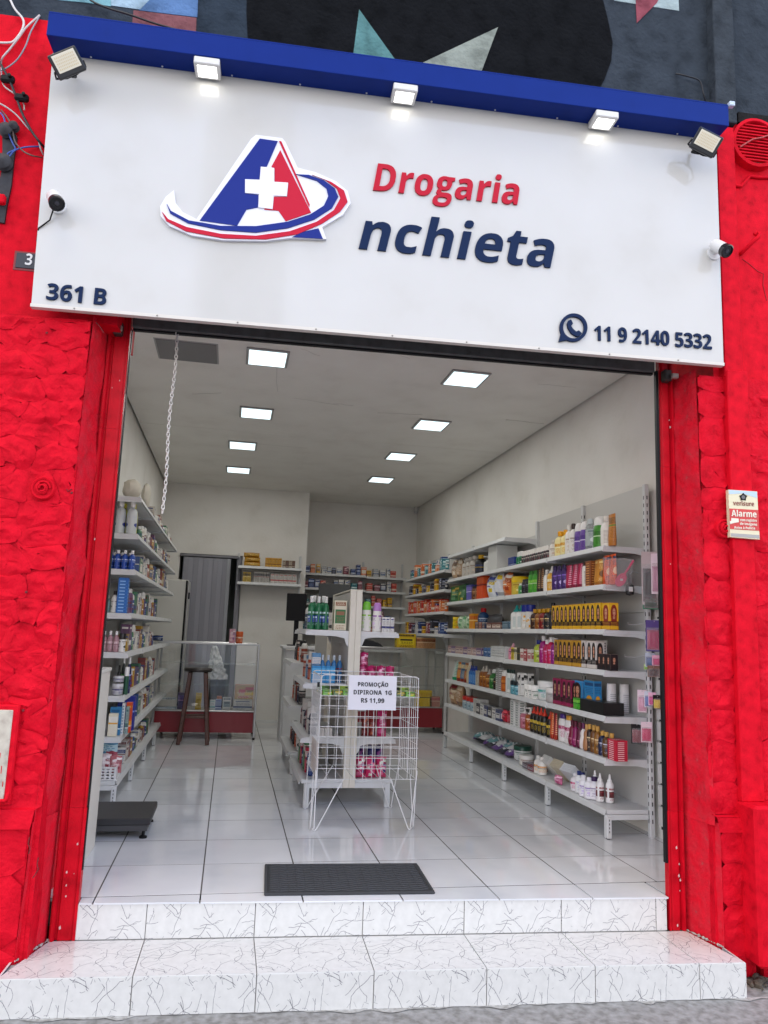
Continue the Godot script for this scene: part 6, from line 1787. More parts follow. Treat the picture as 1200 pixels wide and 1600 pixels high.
	for i in 3:
		var p := onx(862 + i * 17, 1222 + i * 8, 2.42)
		var bn := goods("bin", "white plastic tray tipped on its side on " + B, Vector3(2.42, 0.200, p.z), Vector3(0.13, 0.06, 0.20), -PI / 2 + 0.1 * i, "d0cec8,cfc3a8,d8dadc".split(",")[i], "", "", "ffffff", "ffffff", 1, -0.75)
	goods("bag", "pink wrapped soap by the tipped trays on " + B, Vector3(2.335, 0.168, onx(873, 1220, 2.335).z), Vector3(0.08, 0.06, 0.05), -1.4, "c86a90", "", "blocks", "f0c0d4", "a83a68")
	run_x(B, XF, 1.0, 0.167, [
		["bottle", "small white and pink bottle", 888, 896, 1, 1208, "e6e2e4", "ece8ea", "stripe", "c83a70", "f0c8d8"],
		["bottle", "small white bottle with blue cap", 896, 908, 2, 1206, "e8e8e8", "1c2c6a", "label", "b8b8d8", "d0d0e8"],
		["bottle", "small white and violet bottle", 901, 916, 2, 1213, "e8e6ea", "eceaee", "label", "8a6ab8", "d0c0e4", {"in": 0.012}],
		["bottle", "small white bottle with dark violet cap", 914, 924, 1, 1214, "e6e4e8", "3a2450", "label", "8a7a9a", "c8c0d0"],
	])
	for e in [[927.5, 2.385, -4.80], [938.5, 2.372, -4.705], [951.5, 2.418, -4.665]]:
		goods("nozzle", "white nozzle bottle with brown label at the deck end", Vector3(e[1], 0.1685, e[2]), Vector3(0.052, 0.172, 0.052), -0.9, "e8e6e4", "f0eeec", "window", "5a1c20", "8a3a40")

func stock_hooks() -> void:
	# packs hung on hooks between shelving end and doorway
	var hook := mat(lin(0.6, 0.6, 0.6), 0.3, 0.5)
	var packs := [
		[1014, 862, 945, 2.50, -4.36, 0.095, "1c1418", "c8b8b8", "black comb set on a white hanging card"],
		[1027, 865, 928, 2.53, -4.16, 0.075, "c890a8", "f0e0e6", "pink and white brush set in hanging pack"],
		[1017, 922, 952, 2.49, -4.36, 0.10, "1f4a3a", "3a7a5a", "dark green hair net pack hung from a hook"],
		[1022, 969, 1018, 2.49, -4.30, 0.10, "b02c60", "5a4a8a", "magenta pack with a violet mirror hung from a hook"],
		[1016, 1020, 1042, 2.49, -4.36, 0.06, "4a6a9a", "c8d0e0", "blue elastic band pack hung from a hook"],
		[1027, 1024, 1040, 2.52, -4.20, 0.06, "c82c70", "f0b0c8", "pink elastic band pack hung from a hook"],
		[1010, 1038, 1046, 2.47, -4.40, 0.03, "8ac82c", "e0f0a0", "lime hair clip hung from a hook"],
		[1021, 1040, 1058, 2.50, -4.30, 0.07, "3a2a28", "8a6a5a", "brown hair clip pack hung from a hook"],
		[1003, 1078, 1113, 2.44, -4.47, 0.055, "e8a8c0", "f8e0e8", "pale pink character-free clip card on a hook"],
		[1012, 1080, 1105, 2.48, -4.40, 0.04, "5a7ab8", "e0e4f0", "blue clip card on a hook"],
		[1019, 1082, 1102, 2.50, -4.34, 0.045, "d83a8a", "f8c0d8", "hot pink clip card on a hook"],
		[1027, 1086, 1108, 2.53, -4.20, 0.05, "e0c01c", "1c1c1c", "yellow and black clip card on a hook"],
		[995, 1130, 1162, 2.42, -4.50, 0.07, "8a3a44", "1c1c20", "dark red hair band pack on low hook"],
		[1010, 1128, 1160, 2.46, -4.42, 0.065, "d02c64", "f0d8e0", "bright pink hair band pack on low hook"],
	]
	for e in packs:
		var a := onz(e[0], e[1], e[4])
		var b := onz(e[0], e[2], e[4])
		var h := a.y - b.y
		var t := thing("hanging_pack", e[8].replace(" character-free", ""), "packet", at(Vector3(a.x, b.y, e[4]), -0.35))
		part("card", bx(Vector3(0, h / 2, 0), Vector3(e[5], h, 0.003), 0.0005), look(e[7], 0.4), t)
		var g := MB.new()
		g.grid(8, 6, func(u, v):
			var q := sin(u * PI) * sin(v * PI)
			return Vector3((u - 0.5) * e[5] * 0.85, h * (0.06 + 0.62 * v), 0.002 + 0.012 * sqrt(maxf(q, 0.0)) * (0.8 + 0.2 * sin(u * 14.0))))
		part("content", g.done(), look(e[6], 0.3), t)
		part("blister", bx(Vector3(0, h * 0.40, 0.012), Vector3(e[5] * 0.92, h * 0.72, 0.012), 0.004), pane(Color(0.9, 0.9, 0.9), 0.12), t)
		part("peg", tb([Vector3(0, h - 0.008, 0.01), Vector3(0, h - 0.012, -0.01), Vector3(0.0, h - 0.006, -0.05), Vector3(0.02, h, -0.12)], 0.0025, 5), hook, t)
	for e in [[981, 976, 1010, 972], [976, 1026, 1008, 1024]]:
		var p := thing("wire_hook", "empty bent wire hook on shelf end %s" % ["below the brush" if e[1] < 1000 else "beside the black boxes"], "hook")
		var z := -4.47
		var a := onz(e[0], e[1], z + 0.05)
		var b := onz(e[2], e[3], z)
		part("wire", tb([a + Vector3(-0.004, 0.012, 0.01), a, a.lerp(b, 0.5) + Vector3(0, -0.008, 0), b + Vector3(0.02, 0, 0)], 0.003, 6), mat(lin(0.66, 0.66, 0.66), 0.3, 0.3), p)
	# hairbrush in a clear bag
	var hb := thing("hair_brush", "pink paddle hairbrush in a clear bag on shelf end", "brush")
	var z := -4.42
	var c := onz(970, 906, z)
	var tip := onz(987, 880, z)
	var g := MB.new()
	var up := (tip - c).normalized()
	var sd := up.cross(Vector3(0, 0, 1)).normalized()
	g.xf = Transform3D(Basis(sd, up, Vector3(0, 0, 1)), c)
	var pts := PackedVector2Array()
	for k in 20:
		var a := TAU * k / 20.0
		pts.append(Vector2(cos(a) * 0.030, sin(a) * 0.048))
	g.prism(pts, -0.006, 0.008)
	part("head", g.done(), mat(Color("d8607c"), 0.3), hb)
	part("handle", tb([c + up * 0.04, c + up * 0.08, tip + up * 0.02], 0.008, 8), mat(Color("d8607c"), 0.3), hb)
	part("price_tag", bx(c + Vector3(0, 0, 0.0095), Vector3(0.018, 0.014, 0.001)), mat(lin(0.7, 0.7, 0.68), 0.6), hb)
	var bg := MB.new()
	var bc := onz(966, 897, z)
	var nz := FastNoiseLite.new()
	nz.frequency = 14.0
	for s in [1.0, -1.0]:
		bg.grid(10, 12, func(u, v): return bc + Vector3((u - 0.5) * 0.17 * (1.0 + 0.25 * v), (v - 0.5) * 0.20, s * (0.020 * sin(u * PI) * sin(v * PI)) + 0.006 * nz.get_noise_2d(u, v * 1.3 + s)))
	part("clear_bag", bg.done(), pane(Color(0.85, 0.87, 0.88), 0.13, 0.15), hb)
	part("hang_wire", tb([bc + Vector3(0.01, 0.095, 0.0), bc + Vector3(0.05, 0.10, -0.01), bc + Vector3(0.11, 0.095, -0.04)], 0.003, 6), hook, hb)
	var db := thing("dark_brush", "round black hairbrush with a white tag hung at shelf end", "brush")
	var dc := onz(984, 922, -4.44)
	part("head", lt([[0.0, -0.035], [0.024, -0.028], [0.028, 0.0], [0.024, 0.028], [0.010, 0.04], [0.008, 0.10], [0.0, 0.104]], 14), mat(lin(0.012, 0.012, 0.014), 0.5), db, at(dc))
	part("price_tag", bx(dc + Vector3(-0.008, 0.004, 0.029), Vector3(0.028, 0.030, 0.001)), mat(lin(0.68, 0.68, 0.66), 0.6), db)
	part("hang_wire", tb([dc + Vector3(0, 0.10, 0), dc + Vector3(0.03, 0.12, -0.01), dc + Vector3(0.085, 0.115, -0.04)], 0.003, 6), hook, db)

func stock_scale_wall() -> void:
	var W := "of scale wall shelving"
	var ZF := -5.375
	# nearest goods, seen from the end of the unit
	for e in [[[193, 225], [751, 774], -5.52, "white stuffed cloth bundle lying on the top shelf end"], [[222, 239], [757, 789], -5.95, "second white cloth bundle leaning on the top shelf"]]:
		var a := onz(e[0][0], e[1][1], e[2])
		var b := onz(e[0][1], e[1][0], e[2])
		var t := thing("cloth_bundle", e[3], "bundle", at(Vector3((a.x + b.x) / 2 - 0.01, 2.0315, e[2])))
		var g := MB.new()
		var w: float = (b.x - a.x)
		var h: float = maxf(b.y - 2.03, 0.08)
		var nz := FastNoiseLite.new()
		nz.seed = int(e[0][0])
		nz.frequency = 2.2
		g.grid(18, 10, func(u, v):
			var th: float = u * TAU
			var ph: float = (v - 0.5) * PI
			var rr: float = 1.0 + 0.16 * nz.get_noise_3d(cos(th) * 2.0, ph * 2.0, sin(th) * 2.0)
			return Vector3(sin(th) * cos(ph) * w * 0.5 * rr, h * 0.5 + maxf(sin(ph) * h * 0.5 * rr, -h * 0.5), cos(th) * cos(ph) * 0.11 * rr))
		part("cloth", g.done(), mat(lin(0.62, 0.58, 0.48), 0.8), t)
	run_z("upper shelf " + W, ZF, 1.775, [
		["bottle", "large translucent bottle with white cap", 179, 215, 2, 781, "c6cccb", "eceae6", "label", "c2c8cc", "2a3a8a", {"d": 0.10}],
		["bottle", "second row yellowish bottle", 186, 216, 2, 783, "b8b84a", "e0d84a", "", "ffffff", "ffffff", {"in": 0.16, "d": 0.08}],
	])
	run_z("fourth shelf from top " + W, ZF, 1.533, [
		["bottle", "blue bottle with white cap", 166, 211, 4, 859, "1c48a0", "eceae6", "label", "e0e6f0", "16387f", {"d": 0.075}],
		["bottle", "rear blue bottle with white cap", 170, 208, 3, 863, "16387f", "dcdad6", "", "ffffff", "ffffff", {"in": 0.13, "d": 0.07}],
	])
	run_z("middle shelf " + W, ZF, 1.24, [
		["box", "tall bright blue carton", 184, 201, 1, 903, "2a6ab8", "", "lines", "9ac4ec", "4a86cc", {"d": 0.06, "jit": 0.0}],
		["bottle", "white lotion bottle", 173, 184, 1, 923, "d0cec8", "1c1618", "label", "8a8a86", "4a4a4a"],
		["bottle", "grey green bottle", 162, 172, 1, 930, "6a8a8c", "c8c8c4"],
	])
	run_z("chest high shelf " + W, ZF, 0.982, [
		["bottle", "clear pink bottle with white cap", 157, 186, 3, 986, "a88088", "ecebe8", "stripe", "d8c0c4", "8a5a64"],
		["jar", "white round supplement jar", 184, 196, 1, 990, "e2e0dc", "1c1a1c", "label", "8a8a88", "2a2a2a", {"d": 0.07}],
	])
	run_z("knee high shelf " + W, ZF, 0.70, [
		["jar", "silver tin of powdered milk", 172, 191, 1, 1069, "*b8b8ba", "c8c8ca", "stripe", "2a2a6a", "d8d8dc", {"d": 0.09}],
		["jar", "silver tin stacked on another tin", 174, 192, 1, 1057, "*b8b8ba", "c8c8ca", "stripe", "2a2a6a", "d8d8dc", {"d": 0.09, "lift": 0.085}],
		["bottle", "dark bottle with green label", 190, 197, 1, 1026, "14201a", "e0e0dc", "label", "4a9a3a", "c8d8b0", {"in": 0.18}],
		["bottle", "dark blue bottle with white cap", 198, 206, 1, 1027, "141c4a", "e0e0dc", "label", "8a9ac8", "2a3a8a", {"in": 0.20}],
		["bottle", "small black bottle with yellow print", 182, 189, 1, 1040, "14140f", "1c1c18", "label", "d8d040", "4a6a2a", {"in": 0.14}],
		["jar", "green jar with white lid", 193, 201, 1, 1043, "2a5a44", "e8e6e2", "", "ffffff", "ffffff", {"in": 0.10, "d": 0.06}],
	])
	run_z("low shelf " + W, ZF, 0.44, [
		["box", "white and yellow medicine box", 169, 184, 1, 1115, "e0d8c0", "", "stripe", "e8e4dc", "e0a020", {"d": 0.035, "jit": 0.0}],
		["box", "blue carton standing behind", 171, 190, 1, 1105, "2a78a8", "", "pharma", "1a5a88", "d8e8f0", {"in": 0.075, "d": 0.03, "jit": 0.0}],
		["box", "white slim carton standing edge on", 190, 195, 1, 1099, "dcdad4", "", "lines", "4a7a9a", "a8b8c0", {"in": 0.11}],
		["box", "grey green slim carton", 196, 201, 1, 1105, "8aa09a", "", "pharma", "4a6a68", "d0d8d4", {"in": 0.14}],
		["box", "orange red carton", 197, 206, 1, 1098, "d84a20", "", "pharma", "e8a020", "f0d8c8", {"in": 0.20}],
		["box", "wide deep blue carton at the back", 183, 212, 1, 1088, "1c2c84", "", "stripe", "2a3c9c", "8a9ad8", {"in": 0.32, "d": 0.05}],
	])
	goods("bin", "white perforated basket full of packets at deck end", Vector3(-0.79, 0.167, -5.49), Vector3(0.25, 0.085, 0.21), 0.0, "dcdcdc", "")
	for i in 7:
		goods("bag", "clear red and white sweet packet in the deck basket", Vector3(-0.88 + 0.033 * i, 0.20 + 0.012 * (i % 3), -5.47 - 0.02 * (i % 2)), Vector3(0.075, 0.11, 0.04), rng.randf_range(-0.4, 0.4), ["b86a70", "d8c8c8", "a84a58"][i % 3], "", "blocks", "e8dcdc", "8a2a3a", 1 + i % 2, rng.randf_range(-0.25, 0.1))
	goods("bag", "large clear blue packet standing in the deck basket", Vector3(-0.80, 0.185, -5.56), Vector3(0.22, 0.215, 0.05), 0.1, "3a86b0", "", "stripe", "a8ccd8", "e8f0f0")
	# goods standing along the fronts, running back into the shop
	var cols := ["c8c0b4,8a3a30,3a5a8a,d8d4cc,b8902c,4a7a5a,e0dcd6,6a4a6a", "d8d4cc,2a4a8a,c83a30,e0c040,5a8a5a,e0dcd6,8a5a3a"]
	var lv := [[2.03, 236, 266, 12, 0.13, "top shelf edge"], [1.775, 216, 262, 18, 0.16, "upper shelf edge"], [1.533, 212, 262, 20, 0.18, "fourth shelf edge"], [1.24, 204, 244, 19, 0.19, "middle shelf edge"], [0.982, 198, 240, 19, 0.19, "chest high shelf edge"], [0.70, 207, 242, 17, 0.18, "knee high shelf edge"], [0.44, 205, 242, 17, 0.17, "low shelf edge"], [0.167, 199, 236, 16, 0.16, "lowest deck edge"]]
	var words := ["cream", "brick red", "dark blue", "white", "ochre", "green", "pale grey", "plum"]
	var hexes := ["c8c0b4", "8a3a30", "2f4f86", "d8d4cc", "b8902c", "4a7a5a", "bcbab6", "6a4a6a"]
	for i in lv.size():
		var e: Array = lv[i]
		var za: float = onx(e[1], 1000 - (e[0] - 1.1) * 150, -0.69).z
		za = minf(za, -5.62)
		var zb: float = maxf(onx(e[2], 1000 - (e[0] - 1.1) * 120, -0.69).z, -8.85)
		for k in e[3]:
			var z: float = lerpf(za, zb, (k + 0.5) / e[3])
			var ci: int = (k * 3 + i * 5) % 8
			var kind: String = ["box", "bottle", "box", "flat", "box", "capbig", "box"][(k * 2 + i) % 7]
			var hh: float = e[4] * rng.randf_range(0.6, 1.05)
			var w: float = absf(zb - za) / e[3] * 0.86
			w = minf(w, 0.14 if kind == "box" else 0.075)
			var style: String = ["pharma", "label", "stripe", "window", "blocks"][(k + i) % 5]
			goods(kind, "%s %s along the %s %s" % [words[ci], {"box": "carton", "bottle": "bottle", "flat": "flat bottle", "capbig": "big capped bottle"}[kind], e[5], W], Vector3(-0.70 - w * 0.3, e[0] + 0.0015, z), Vector3(w, hh, w * 0.7), PI / 2 + rng.randf_range(-0.1, 0.1), hexes[ci], "e0ded8", style, ["3a4a7a", "e8e4dc"][k % 2], ["d8d0c0", "6a2a2a"][i % 2], 1)

func stock_islands() -> void:
	var G := "island gondola"
	run_z("the top shelf of the " + G, -5.345, 1.178, [
		["bottle", "green mouthwash bottle with blue label", 482, 516, 3, 932, "1f6a44", "d8d8d4", "window", "1c3c94", "d8e8f0", {"d": 0.065, "in": 0.06}],
		["bottle", "rear green mouthwash bottle", 484, 514, 2, 931, "2a7a54", "d8d8d4", "", "ffffff", "ffffff", {"in": 0.16, "d": 0.065}],
		["box", "tall cream and green carton", 522, 543, 1, 938, "d4ccb4", "", "window", "2a6a34", "8a5a3a", {"d": 0.06, "jit": 0.0}],
		["capbig", "white shampoo with lime cap", 566, 582, 1, 940, "dedcd6", "6ab82a", "label", "8ac83a", "c8e0a0", {"d": 0.045}],
		["capbig", "white shampoo with lilac cap", 583, 598, 1, 942, "dedcd6", "b078c0", "label", "9a5ab0", "e0c8e8", {"d": 0.045}],
		["box", "small white and navy box", 597, 616, 3, 965, "d6d4d0", "", "pharma", "2a2a6a", "c8c4be"],
	])
	for i in 7:
		goods(["bottle", "box", "capbig", "tube"][i % 4], "%s toiletry farther along the top of the %s" % [["teal", "dark green", "white", "black", "grey", "mint", "slate"][i], G], Vector3(0.60 + 0.02 * (i % 2), 1.1795, -5.60 - 0.09 * i), Vector3(0.055, 0.17 - 0.01 * (i % 3), 0.05), -PI / 2, ["2a8a86", "1f4a34", "d0d0cc", "1a1a1c", "8a8a8a", "8ac0b0", "4a5a6a"][i], "d8d6d0", "label", "e0e0dc", "4a6a6a", 1)
	run_z("the second shelf of the " + G, -5.345, 0.815, [
		["box", "sky blue mouth care box", 487, 524, 5, 1041, "2a86c0", "", "stripe", "5ab0e0", "e0ecf4", {"d": 0.05}],
		["bottle", "blue mouth rinse bottle", 500, 536, 4, 1024, "3a7ab0", "c8d0d6", "label", "a83a4a", "1c4a84", {"in": 0.12, "d": 0.05}],
		["bag", "magenta absorbent pack", 561, 577, 1, 1020, "c02868", "", "blocks", "f0b8d0", "7a1040", {"d": 0.07, "lift": 0.075}],
		["bag", "magenta absorbent pack in row", 560, 618, 4, 1041, "b82464", "", "blocks", "f0b8d0", "8a1448", {"d": 0.07}],
	])
	run_z("the third shelf of the " + G, -5.345, 0.456, [
		["box", "low white carton", 494, 519, 2, 1138, "d6d4ce", "", "lines", "8a8a88", "b8b4ae", {"d": 0.05}],
		["bag", "dark red pack", 566, 588, 2, 1119, "8a2c28", "", "blocks", "d87a5a", "5a1414", {"d": 0.06, "in": 0.06}],
		["bag", "bright pink upright pack", 591, 606, 1, 1112, "d02870", "", "blocks", "f4c0d8", "8a1448", {"d": 0.07}],
	])
	run_z("the bottom shelf of the " + G, -5.345, 0.182, [
		["bag", "pink towel pack with violet top", 556, 606, 3, 1184, "d83a70", "", "blocks", "e8f0e0", "3a2a7a", {"d": 0.08}],
		["bag", "rear violet towel pack", 558, 600, 3, 1166, "2a2460", "", "blocks", "8a3a8a", "4a4aa0", {"d": 0.08, "in": 0.16}],
	])
	# goods along the side of the island that faces the stool
	for e in [[0.456, [["1a2038", "nozzle", "black serum bottle"], ["c8c4bc", "box", "pale carton"], ["6a2a3a", "bottle", "wine red bottle"]], "third shelf"], [0.182, [["14306a", "bottle", "blue fabric softener bottle"], ["b81c3c", "box", "red carton"], ["1c7a3c", "box", "green carton"]], "bottom shelf"], [0.815, [["5a8ab0", "box", "light blue carton"], ["d8d4cc", "tube", "white tube"], ["b84a2a", "can", "orange spray can"]], "second shelf"]]:
		for k in 6:
			var q: Array = e[1][k % 3]
			goods(q[1], "%s facing the stool along the %s of the %s" % [q[2], e[2], G], Vector3(0.61, e[0] + 0.0015, -5.50 - 0.125 * k), Vector3(0.07, 0.17 if k % 2 else 0.20, 0.06), -PI / 2, q[0], "e0ded8", "stripe", "d8d0c8", "3a3a4a", 1)
	# goods on the low gondola behind
	for lv in [[1.1585 + 0.01, -1], [0.90, -1], [0.55, -1], [0.90, 1], [0.55, 1], [0.18, -1]]:
		for k in 5:
			var x: float = 0.8545 + lv[1] * (0.22 if lv[0] < 1.1 else 0.0)
			if lv[0] > 1.1: x = 0.8545
			var ci: int = (k * 2 + int(lv[0] * 10)) % 5
			goods(["bottle", "box", "capbig", "can"][(k + int(lv[0] * 20)) % 4], "%s item on the %s of the low gondola" % [["black", "white", "navy", "orange", "rust"][ci], "%s shelf facing the %s" % [{1.1685: "cap", 0.90: "top", 0.55: "middle", 0.18: "bottom"}.get(lv[0], "cap"), "stool" if lv[1] < 0 else "wall shelving"]], Vector3(x, lv[0] + 0.0015, -6.66 - 0.16 * k), Vector3(0.07, 0.16 + 0.02 * (k % 2), 0.06), PI / 2 * lv[1], ["17171a", "d8d6d0", "1c2448", "d0582a", "8a3a28"][ci], ["d8d6d0", "1a1a1c"][k % 2], "label", "c8c0b8", "3a3a3a", 1)
	# medicine packs lying in the wire basket
	for i in 9:
		var col: Array = [["5a9a2c", "2f4a2a"], ["3a5a34", "e0c020"], ["6aa83a", "1c1c1c"]][i % 3]
		goods("box", "%s medicine pack lying in the wire basket" % ["light green", "dark green", "lime green"][i % 3], Vector3(0.612 + 0.066 * i, 0.779, -4.875), Vector3(0.058, 0.030, 0.12), rng.randf_range(-0.05, 0.05), col[0], "", "blocks", col[1], "e0b820", 1)
	for i in 9:
		goods("box", "%s medicine pack in rear row of wire basket" % ["green", "black and green", "yellow green"][i % 3], Vector3(0.612 + 0.066 * i, 0.779, -5.05), Vector3(0.058, 0.045, 0.13), rng.randf_range(-0.05, 0.05), ["4a7a30", "1f2a1c", "8aa83a"][i % 3], "", "blocks", "e0c040", "16240f", 2)
	goods("box", "brown cardboard piece standing inside the wire basket", Vector3(0.582, 0.292, -5.05), Vector3(0.30, 0.19, 0.010), PI / 2, "9a7450", "")
	goods("box", "small black clip fixed to the basket rim", Vector3(0.563, 0.825, -4.87), Vector3(0.014, 0.03, 0.012), 0.0, "101012", "")

func stock_back() -> void:
	var pal := [["c83a28", "e8c8b8", "red"], ["1c3a7a", "c8d4ea", "blue"], ["d8d6d0", "3a5a8a", "white"], ["e0b020", "7a3a10", "yellow"], ["2a7a84", "d8ecec", "teal"], ["7a2a3a", "e8d0d4", "maroon"], ["d86a28", "f4e0c8", "orange"], ["1f2230", "a8b0c8", "black"]]
	var fill := func(x0: float, x1: float, y: float, z: float, seq: Array, where: String, gap: float):
		var x := x0
		var k := 0
		while x < x1 - 0.05:
			var c: int = seq[k % seq.size()]
			var w := rng.randf_range(0.05, 0.09)
			if c < 0:
				x += 0.10
				k += 1
				continue
			var h := rng.randf_range(0.055, 0.135)
			var q: Array = pal[c]
			var d := rng.randf_range(0.08, 0.14)
			goods("box", "%s medicine box on %s" % [q[2], where], Vector3(x + w / 2, y + 0.0015, z - d / 2), Vector3(w * 0.96, h, d), 0.0, q[0], "", ["pharma", "stripe", "window", "blocks"][k % 4], q[1], ["e8e4dc", "2a2a3a"][k % 2], 1)
			if rng.randf() < 0.6 and h < 0.085:
				goods("box", "%s medicine box stacked on %s" % [q[2], where], Vector3(x + w / 2, y + h + 0.003, z - d / 2), Vector3(w * 0.9, h * 0.8, d * 0.95), rng.randf_range(-0.08, 0.08), q[0], "", "pharma", q[1], "e8e4dc", 1)
			x += w + gap * rng.randf()
			k += 1
	var zr := -10.80
	fill.call(0.975, 1.84, 1.975, zr, [1, 6, 3, 2, 2, 7, 2, 5, 1], "the top shelf of the recess", 0.03)
	fill.call(1.87, 2.30, 1.963, zr, [3, 2, 2, 2, 0, 0], "the top corner shelf of the recess", 0.04)
	fill.call(0.975, 1.84, 1.770, zr, [5, 1, 1, 0, -1, 2, 2, 2, 4], "the second shelf of the recess", 0.02)
	fill.call(1.87, 2.30, 1.758, zr, [0, 5, 7, 2, 0], "the second corner shelf of the recess", 0.03)
	fill.call(0.975, 1.84, 1.555, zr, [4, 4, 2, 1, 0], "the third shelf of the recess", 0.03)
	fill.call(1.87, 2.30, 1.543, zr, [4, 0, 0, 3, 3], "the third corner shelf of the recess", 0.02)
	fill.call(0.975, 1.84, 1.350, zr, [1, 2, 5, 3], "the fourth shelf of the recess", 0.05)
	fill.call(1.87, 2.30, 1.338, zr, [1, 1, 5], "the fourth corner shelf of the recess", 0.05)
	fill.call(0.975, 1.84, 1.150, zr, [4, 2, 6, 0, 2], "the fifth shelf of the recess", 0.03)
	fill.call(1.87, 2.30, 1.138, zr, [0, 6, 2], "the fifth corner shelf of the recess", 0.04)
	# pair of shelves beside the folding door
	run_z("the upper shelf beside the folding door", -10.075, 1.970, [
		["bag", "yellow paper packet", 380, 407, 1, 877, "c8921c", "", "blocks", "a8741a", "e0b84a", {"d": 0.14}],
		["bag", "yellow paper packet stacked in the middle", 381, 407, 1, 870, "c8921c", "", "blocks", "a8741a", "e0b84a", {"d": 0.14, "lift": 0.062}],
		["bag", "yellow paper packet on top of the stack", 380, 406, 1, 863, "c8921c", "", "blocks", "a8741a", "e0b84a", {"d": 0.14, "lift": 0.124}],
		["box", "yellow medicine carton in a block", 414, 440, 5, 872, "c8921c", "", "pharma", "8a5a10", "e0b84a"],
		["box", "printed medicine carton", 441, 461, 4, 876, "a89a84,6a4a34", "", "pharma", "5a3a2a", "d8d0c0"],
	])
	run_z("the lower shelf beside the folding door", -10.075, 1.762, [
		["box", "yellow and black tonic carton", 379, 392, 2, 894, "c0a040", "", "stripe", "2a2418", "e0d0a0"],
		["box", "white tonic carton with maroon foot", 396, 421, 5, 894, "b8b4ac", "", "stripe", "2a2a30", "7a2430"],
		["box", "white carton with red foot", 422, 463, 6, 897, "c4c0b8", "", "pharma", "a84a4a", "d8d4cc"],
	])
	# corner shelves: along the side wall behind the hair products
	var cy := [[1.90, "top"], [1.68, "second"], [1.435, "third"], [1.185, "fourth"]]
	for i in 4:
		var z := -8.42
		var k := 0
		while z > -10.1:
			var w := rng.randf_range(0.06, 0.11)
			var c: int = [[4, 1, 6, 2], [7, 7, 3, 6], [6, 0, 0, 1], [1, 5, 2, 3, 7], [3, 6, 7]][i][k % [4, 4, 4, 5, 3][i]]
			var q: Array = pal[c]
			var h := rng.randf_range(0.07, 0.17)
			goods("box", "%s medicine box on the %s corner shelf" % [q[2], cy[i][1]], Vector3(2.36 + 0.03 * (k % 2), cy[i][0] + 0.0015, z - w / 2), Vector3(w * 0.95, h, 0.09), -PI / 2, q[0], "", ["blocks", "pharma", "stripe"][k % 3], q[1], "e4e0d8", 1)
			z -= w + 0.02 * rng.randf()
			k += 1
	# facing packs on the near edge of the corner shelves
	goods("box", "large yellow vitamin display box on the far counter", Vector3(2.12, 1.0055, -9.30), Vector3(0.24, 0.17, 0.12), 0.0, "d8b418", "", "window", "e8d020", "3a2a08")
	goods("box", "peach coloured display box on the far counter", Vector3(2.37, 1.0055, -9.30), Vector3(0.24, 0.13, 0.12), 0.0, "c89a6a", "", "stripe", "8a4a2a", "e8cfae")
	for i in 4: goods("bag", "%s sachet lying on the far counter" % ["green", "pink", "white", "violet"][i], Vector3(1.36 + 0.09 * i, 1.012, -9.34), Vector3(0.08, 0.09, 0.02), 0.2 * i, ["5a9a6a", "c85a7a", "d8d8d4", "6a4a7a"][i], "", "blocks", "e8e4dc", "3a4a4a", 1, -1.4)
	goods("box", "bright yellow box inside the far glass counter", Vector3(2.36, 0.3115, -9.29), Vector3(0.20, 0.19, 0.10), 0.0, "d8b81c", "", "stripe", "c8a010", "2a2a10")
	goods("box", "pink and beige box inside the far glass counter", Vector3(2.50, 0.3115, -9.29), Vector3(0.13, 0.12, 0.10), 0.0, "b8806a", "", "stripe", "a83a4a", "e0c8b0")
	var kb := thing("keyboard", "pale computer keyboard inside the far glass counter", "keyboard")
	part("tray", bx(Vector3(2.06, 0.566, -9.46), Vector3(0.36, 0.02, 0.10), 0.004), mat(lin(0.45, 0.42, 0.34), 0.5), kb)
	for r in 3:
		for c in 12: part("keycap", bx(Vector3(1.905 + c * 0.028, 0.579, -9.43 - r * 0.026), Vector3(0.022, 0.010, 0.020), 0.002), mat(lin(0.34, 0.31, 0.24), 0.6), kb)
	# goods in and on the near counter
	var C := "glass counter by the stool"
	run_z("the deck of the " + C, -8.555, 0.296, [
		["box", "large white and blue medicine pack", 238, 275, 1, 1110, "d0d4d4", "", "blocks", "3a6a9a", "8ab0c0", {"d": 0.10}],
		["box", "white medicine pack stacked above", 239, 274, 1, 1096, "c8ccca", "", "blocks", "5a8aa8", "3a3a3a", {"d": 0.10, "lift": 0.095}],
		["box", "violet carton", 277, 289, 1, 1083, "2c1f5a", "", "stripe", "5a3a8a", "b88ac0"],
		["box", "yellow upright carton", 305, 315, 1, 1083, "c8a830", "", "lines", "a8861c", "e8d880"],
		["box", "white and teal carton", 327, 336, 1, 1094, "c0c8c4", "", "pharma", "6aa09a", "3a5a6a"],
		["box", "blue and white carton", 336, 346, 1, 1093, "8a9ac0", "", "pharma", "3a4a8a", "d8dce8"],
		["box", "small orange carton", 338, 346, 1, 1088, "b86a3a", "", "", "ffffff", "ffffff", {"in": 0.10}],
		["box", "white carton with grey print", 347, 361, 1, 1090, "cfcdc8", "", "window", "8a9aa0", "4a5a6a"],
		["box", "wide white and navy carton", 363, 395, 1, 1094, "ccccc8", "", "pharma", "2a3a6a", "b8c0c8"],
		["box", "pink and yellow tonic carton", 366, 397, 1, 1070, "c8a878", "", "blocks", "c85a6a", "e0c040", {"in": 0.16, "d": 0.08}],
	])
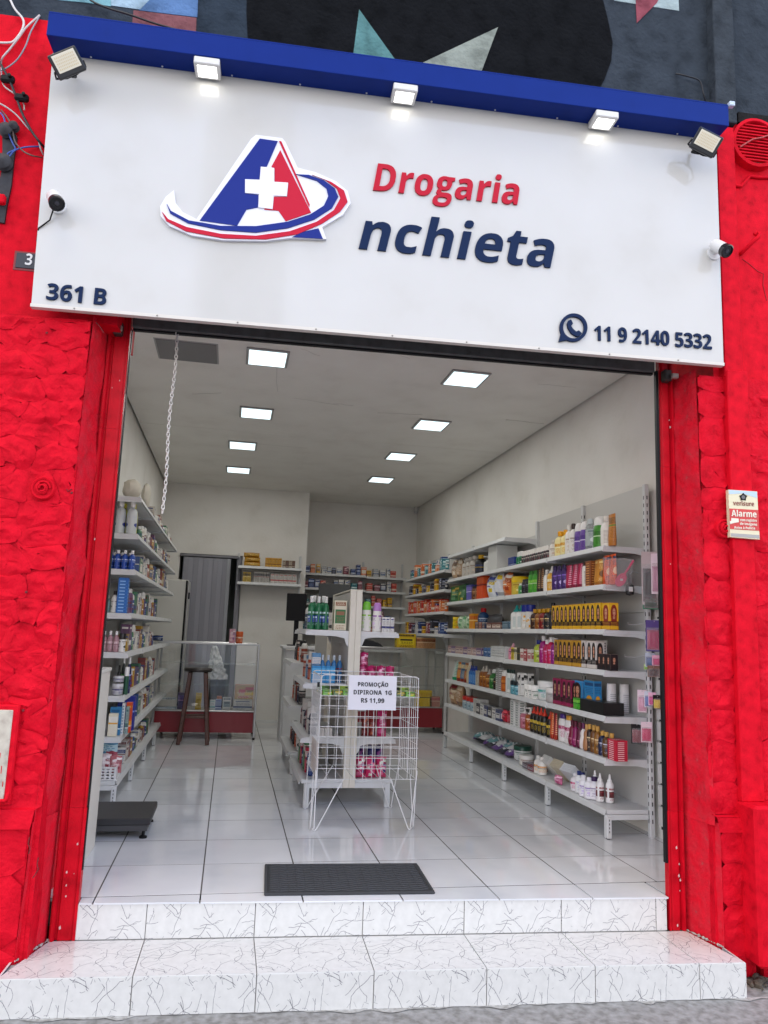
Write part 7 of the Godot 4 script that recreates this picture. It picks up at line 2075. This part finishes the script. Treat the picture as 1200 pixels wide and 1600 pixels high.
	run_z("top of the " + C, -8.56, 1.003, [
		["box", "pink and white carton", 358, 368, 1, 983, "c08a98", "", "blocks", "d8c0c8", "8a5a8a"],
		["jar", "orange supplement tub", 368, 380, 1, 987, "c85a28", "d0602c", "stripe", "e8d8c8", "8a3a1a"],
		["bag", "blue soft packet", 236, 254, 1, 993, "14285a", "", "blocks", "2a4a9a", "c8d0e0"],
	])

# ---------------------------------------------------------------- across the street, mirrored in the glossy board
func make_street() -> void:
	var w1 := mat(lin(0.62, 0.60, 0.55), 0.8, 0.0, noise_tex("plaster", 0.008, Color.GRAY, Color.WHITE), null, 0.2)
	var gl := mat(lin(0.03, 0.04, 0.05), 0.1)
	var a := thing("low_building", "long pale single storey building across the street", "building", at(Vector3(6.5, -0.286, 14.0)))
	part("wall", bx(Vector3(0, 2.0, 3.0), Vector3(15.0, 4.0, 6.0)), w1, a)
	part("parapet", bx(Vector3(0, 4.15, 0.1), Vector3(15.2, 0.3, 0.5)), w1, a)
	for k in 5:
		for r in 1:
			var wd := part("window", bx(Vector3(-6.0 + k * 3.0, 2.4 + r * 4.0, -0.02), Vector3(1.6, 1.9, 0.08)), gl, a)
			part("sill", bx(Vector3(-6.0 + k * 3.0, 1.38 + r * 4.0, -0.08), Vector3(1.8, 0.1, 0.2)), w1, wd)
	var b := thing("apartment_tower", "tall grey apartment tower across the street", "building", at(Vector3(-8.6, -0.286, 60.0)))
	part("wall", bx(Vector3(0, 27, 4), Vector3(7.6, 54.0, 8.0)), mat(lin(0.30, 0.31, 0.32), 0.8), b)
	for x in [-3.2, 0.0, 2.6]: part("pier", bx(Vector3(x, 27, -0.15), Vector3(0.8, 54.0, 0.3)), w1, b)
	for r in 17:
		for x in [-1.6, 1.6]:
			part("window", bx(Vector3(x, 2.2 + r * 3.1, -0.03), Vector3(1.7, 1.6, 0.08)), gl, b)

func _ready() -> void:
	rng.seed = 20240
	set_view()
	make_looks()
	make_ground()
	make_steps()
	make_floor()
	make_facade()
	make_room()
	stock_long_wall()
	stock_hooks()
	stock_scale_wall()
	stock_islands()
	stock_back()
	make_street()
	tell_apart()
	finish_prints()
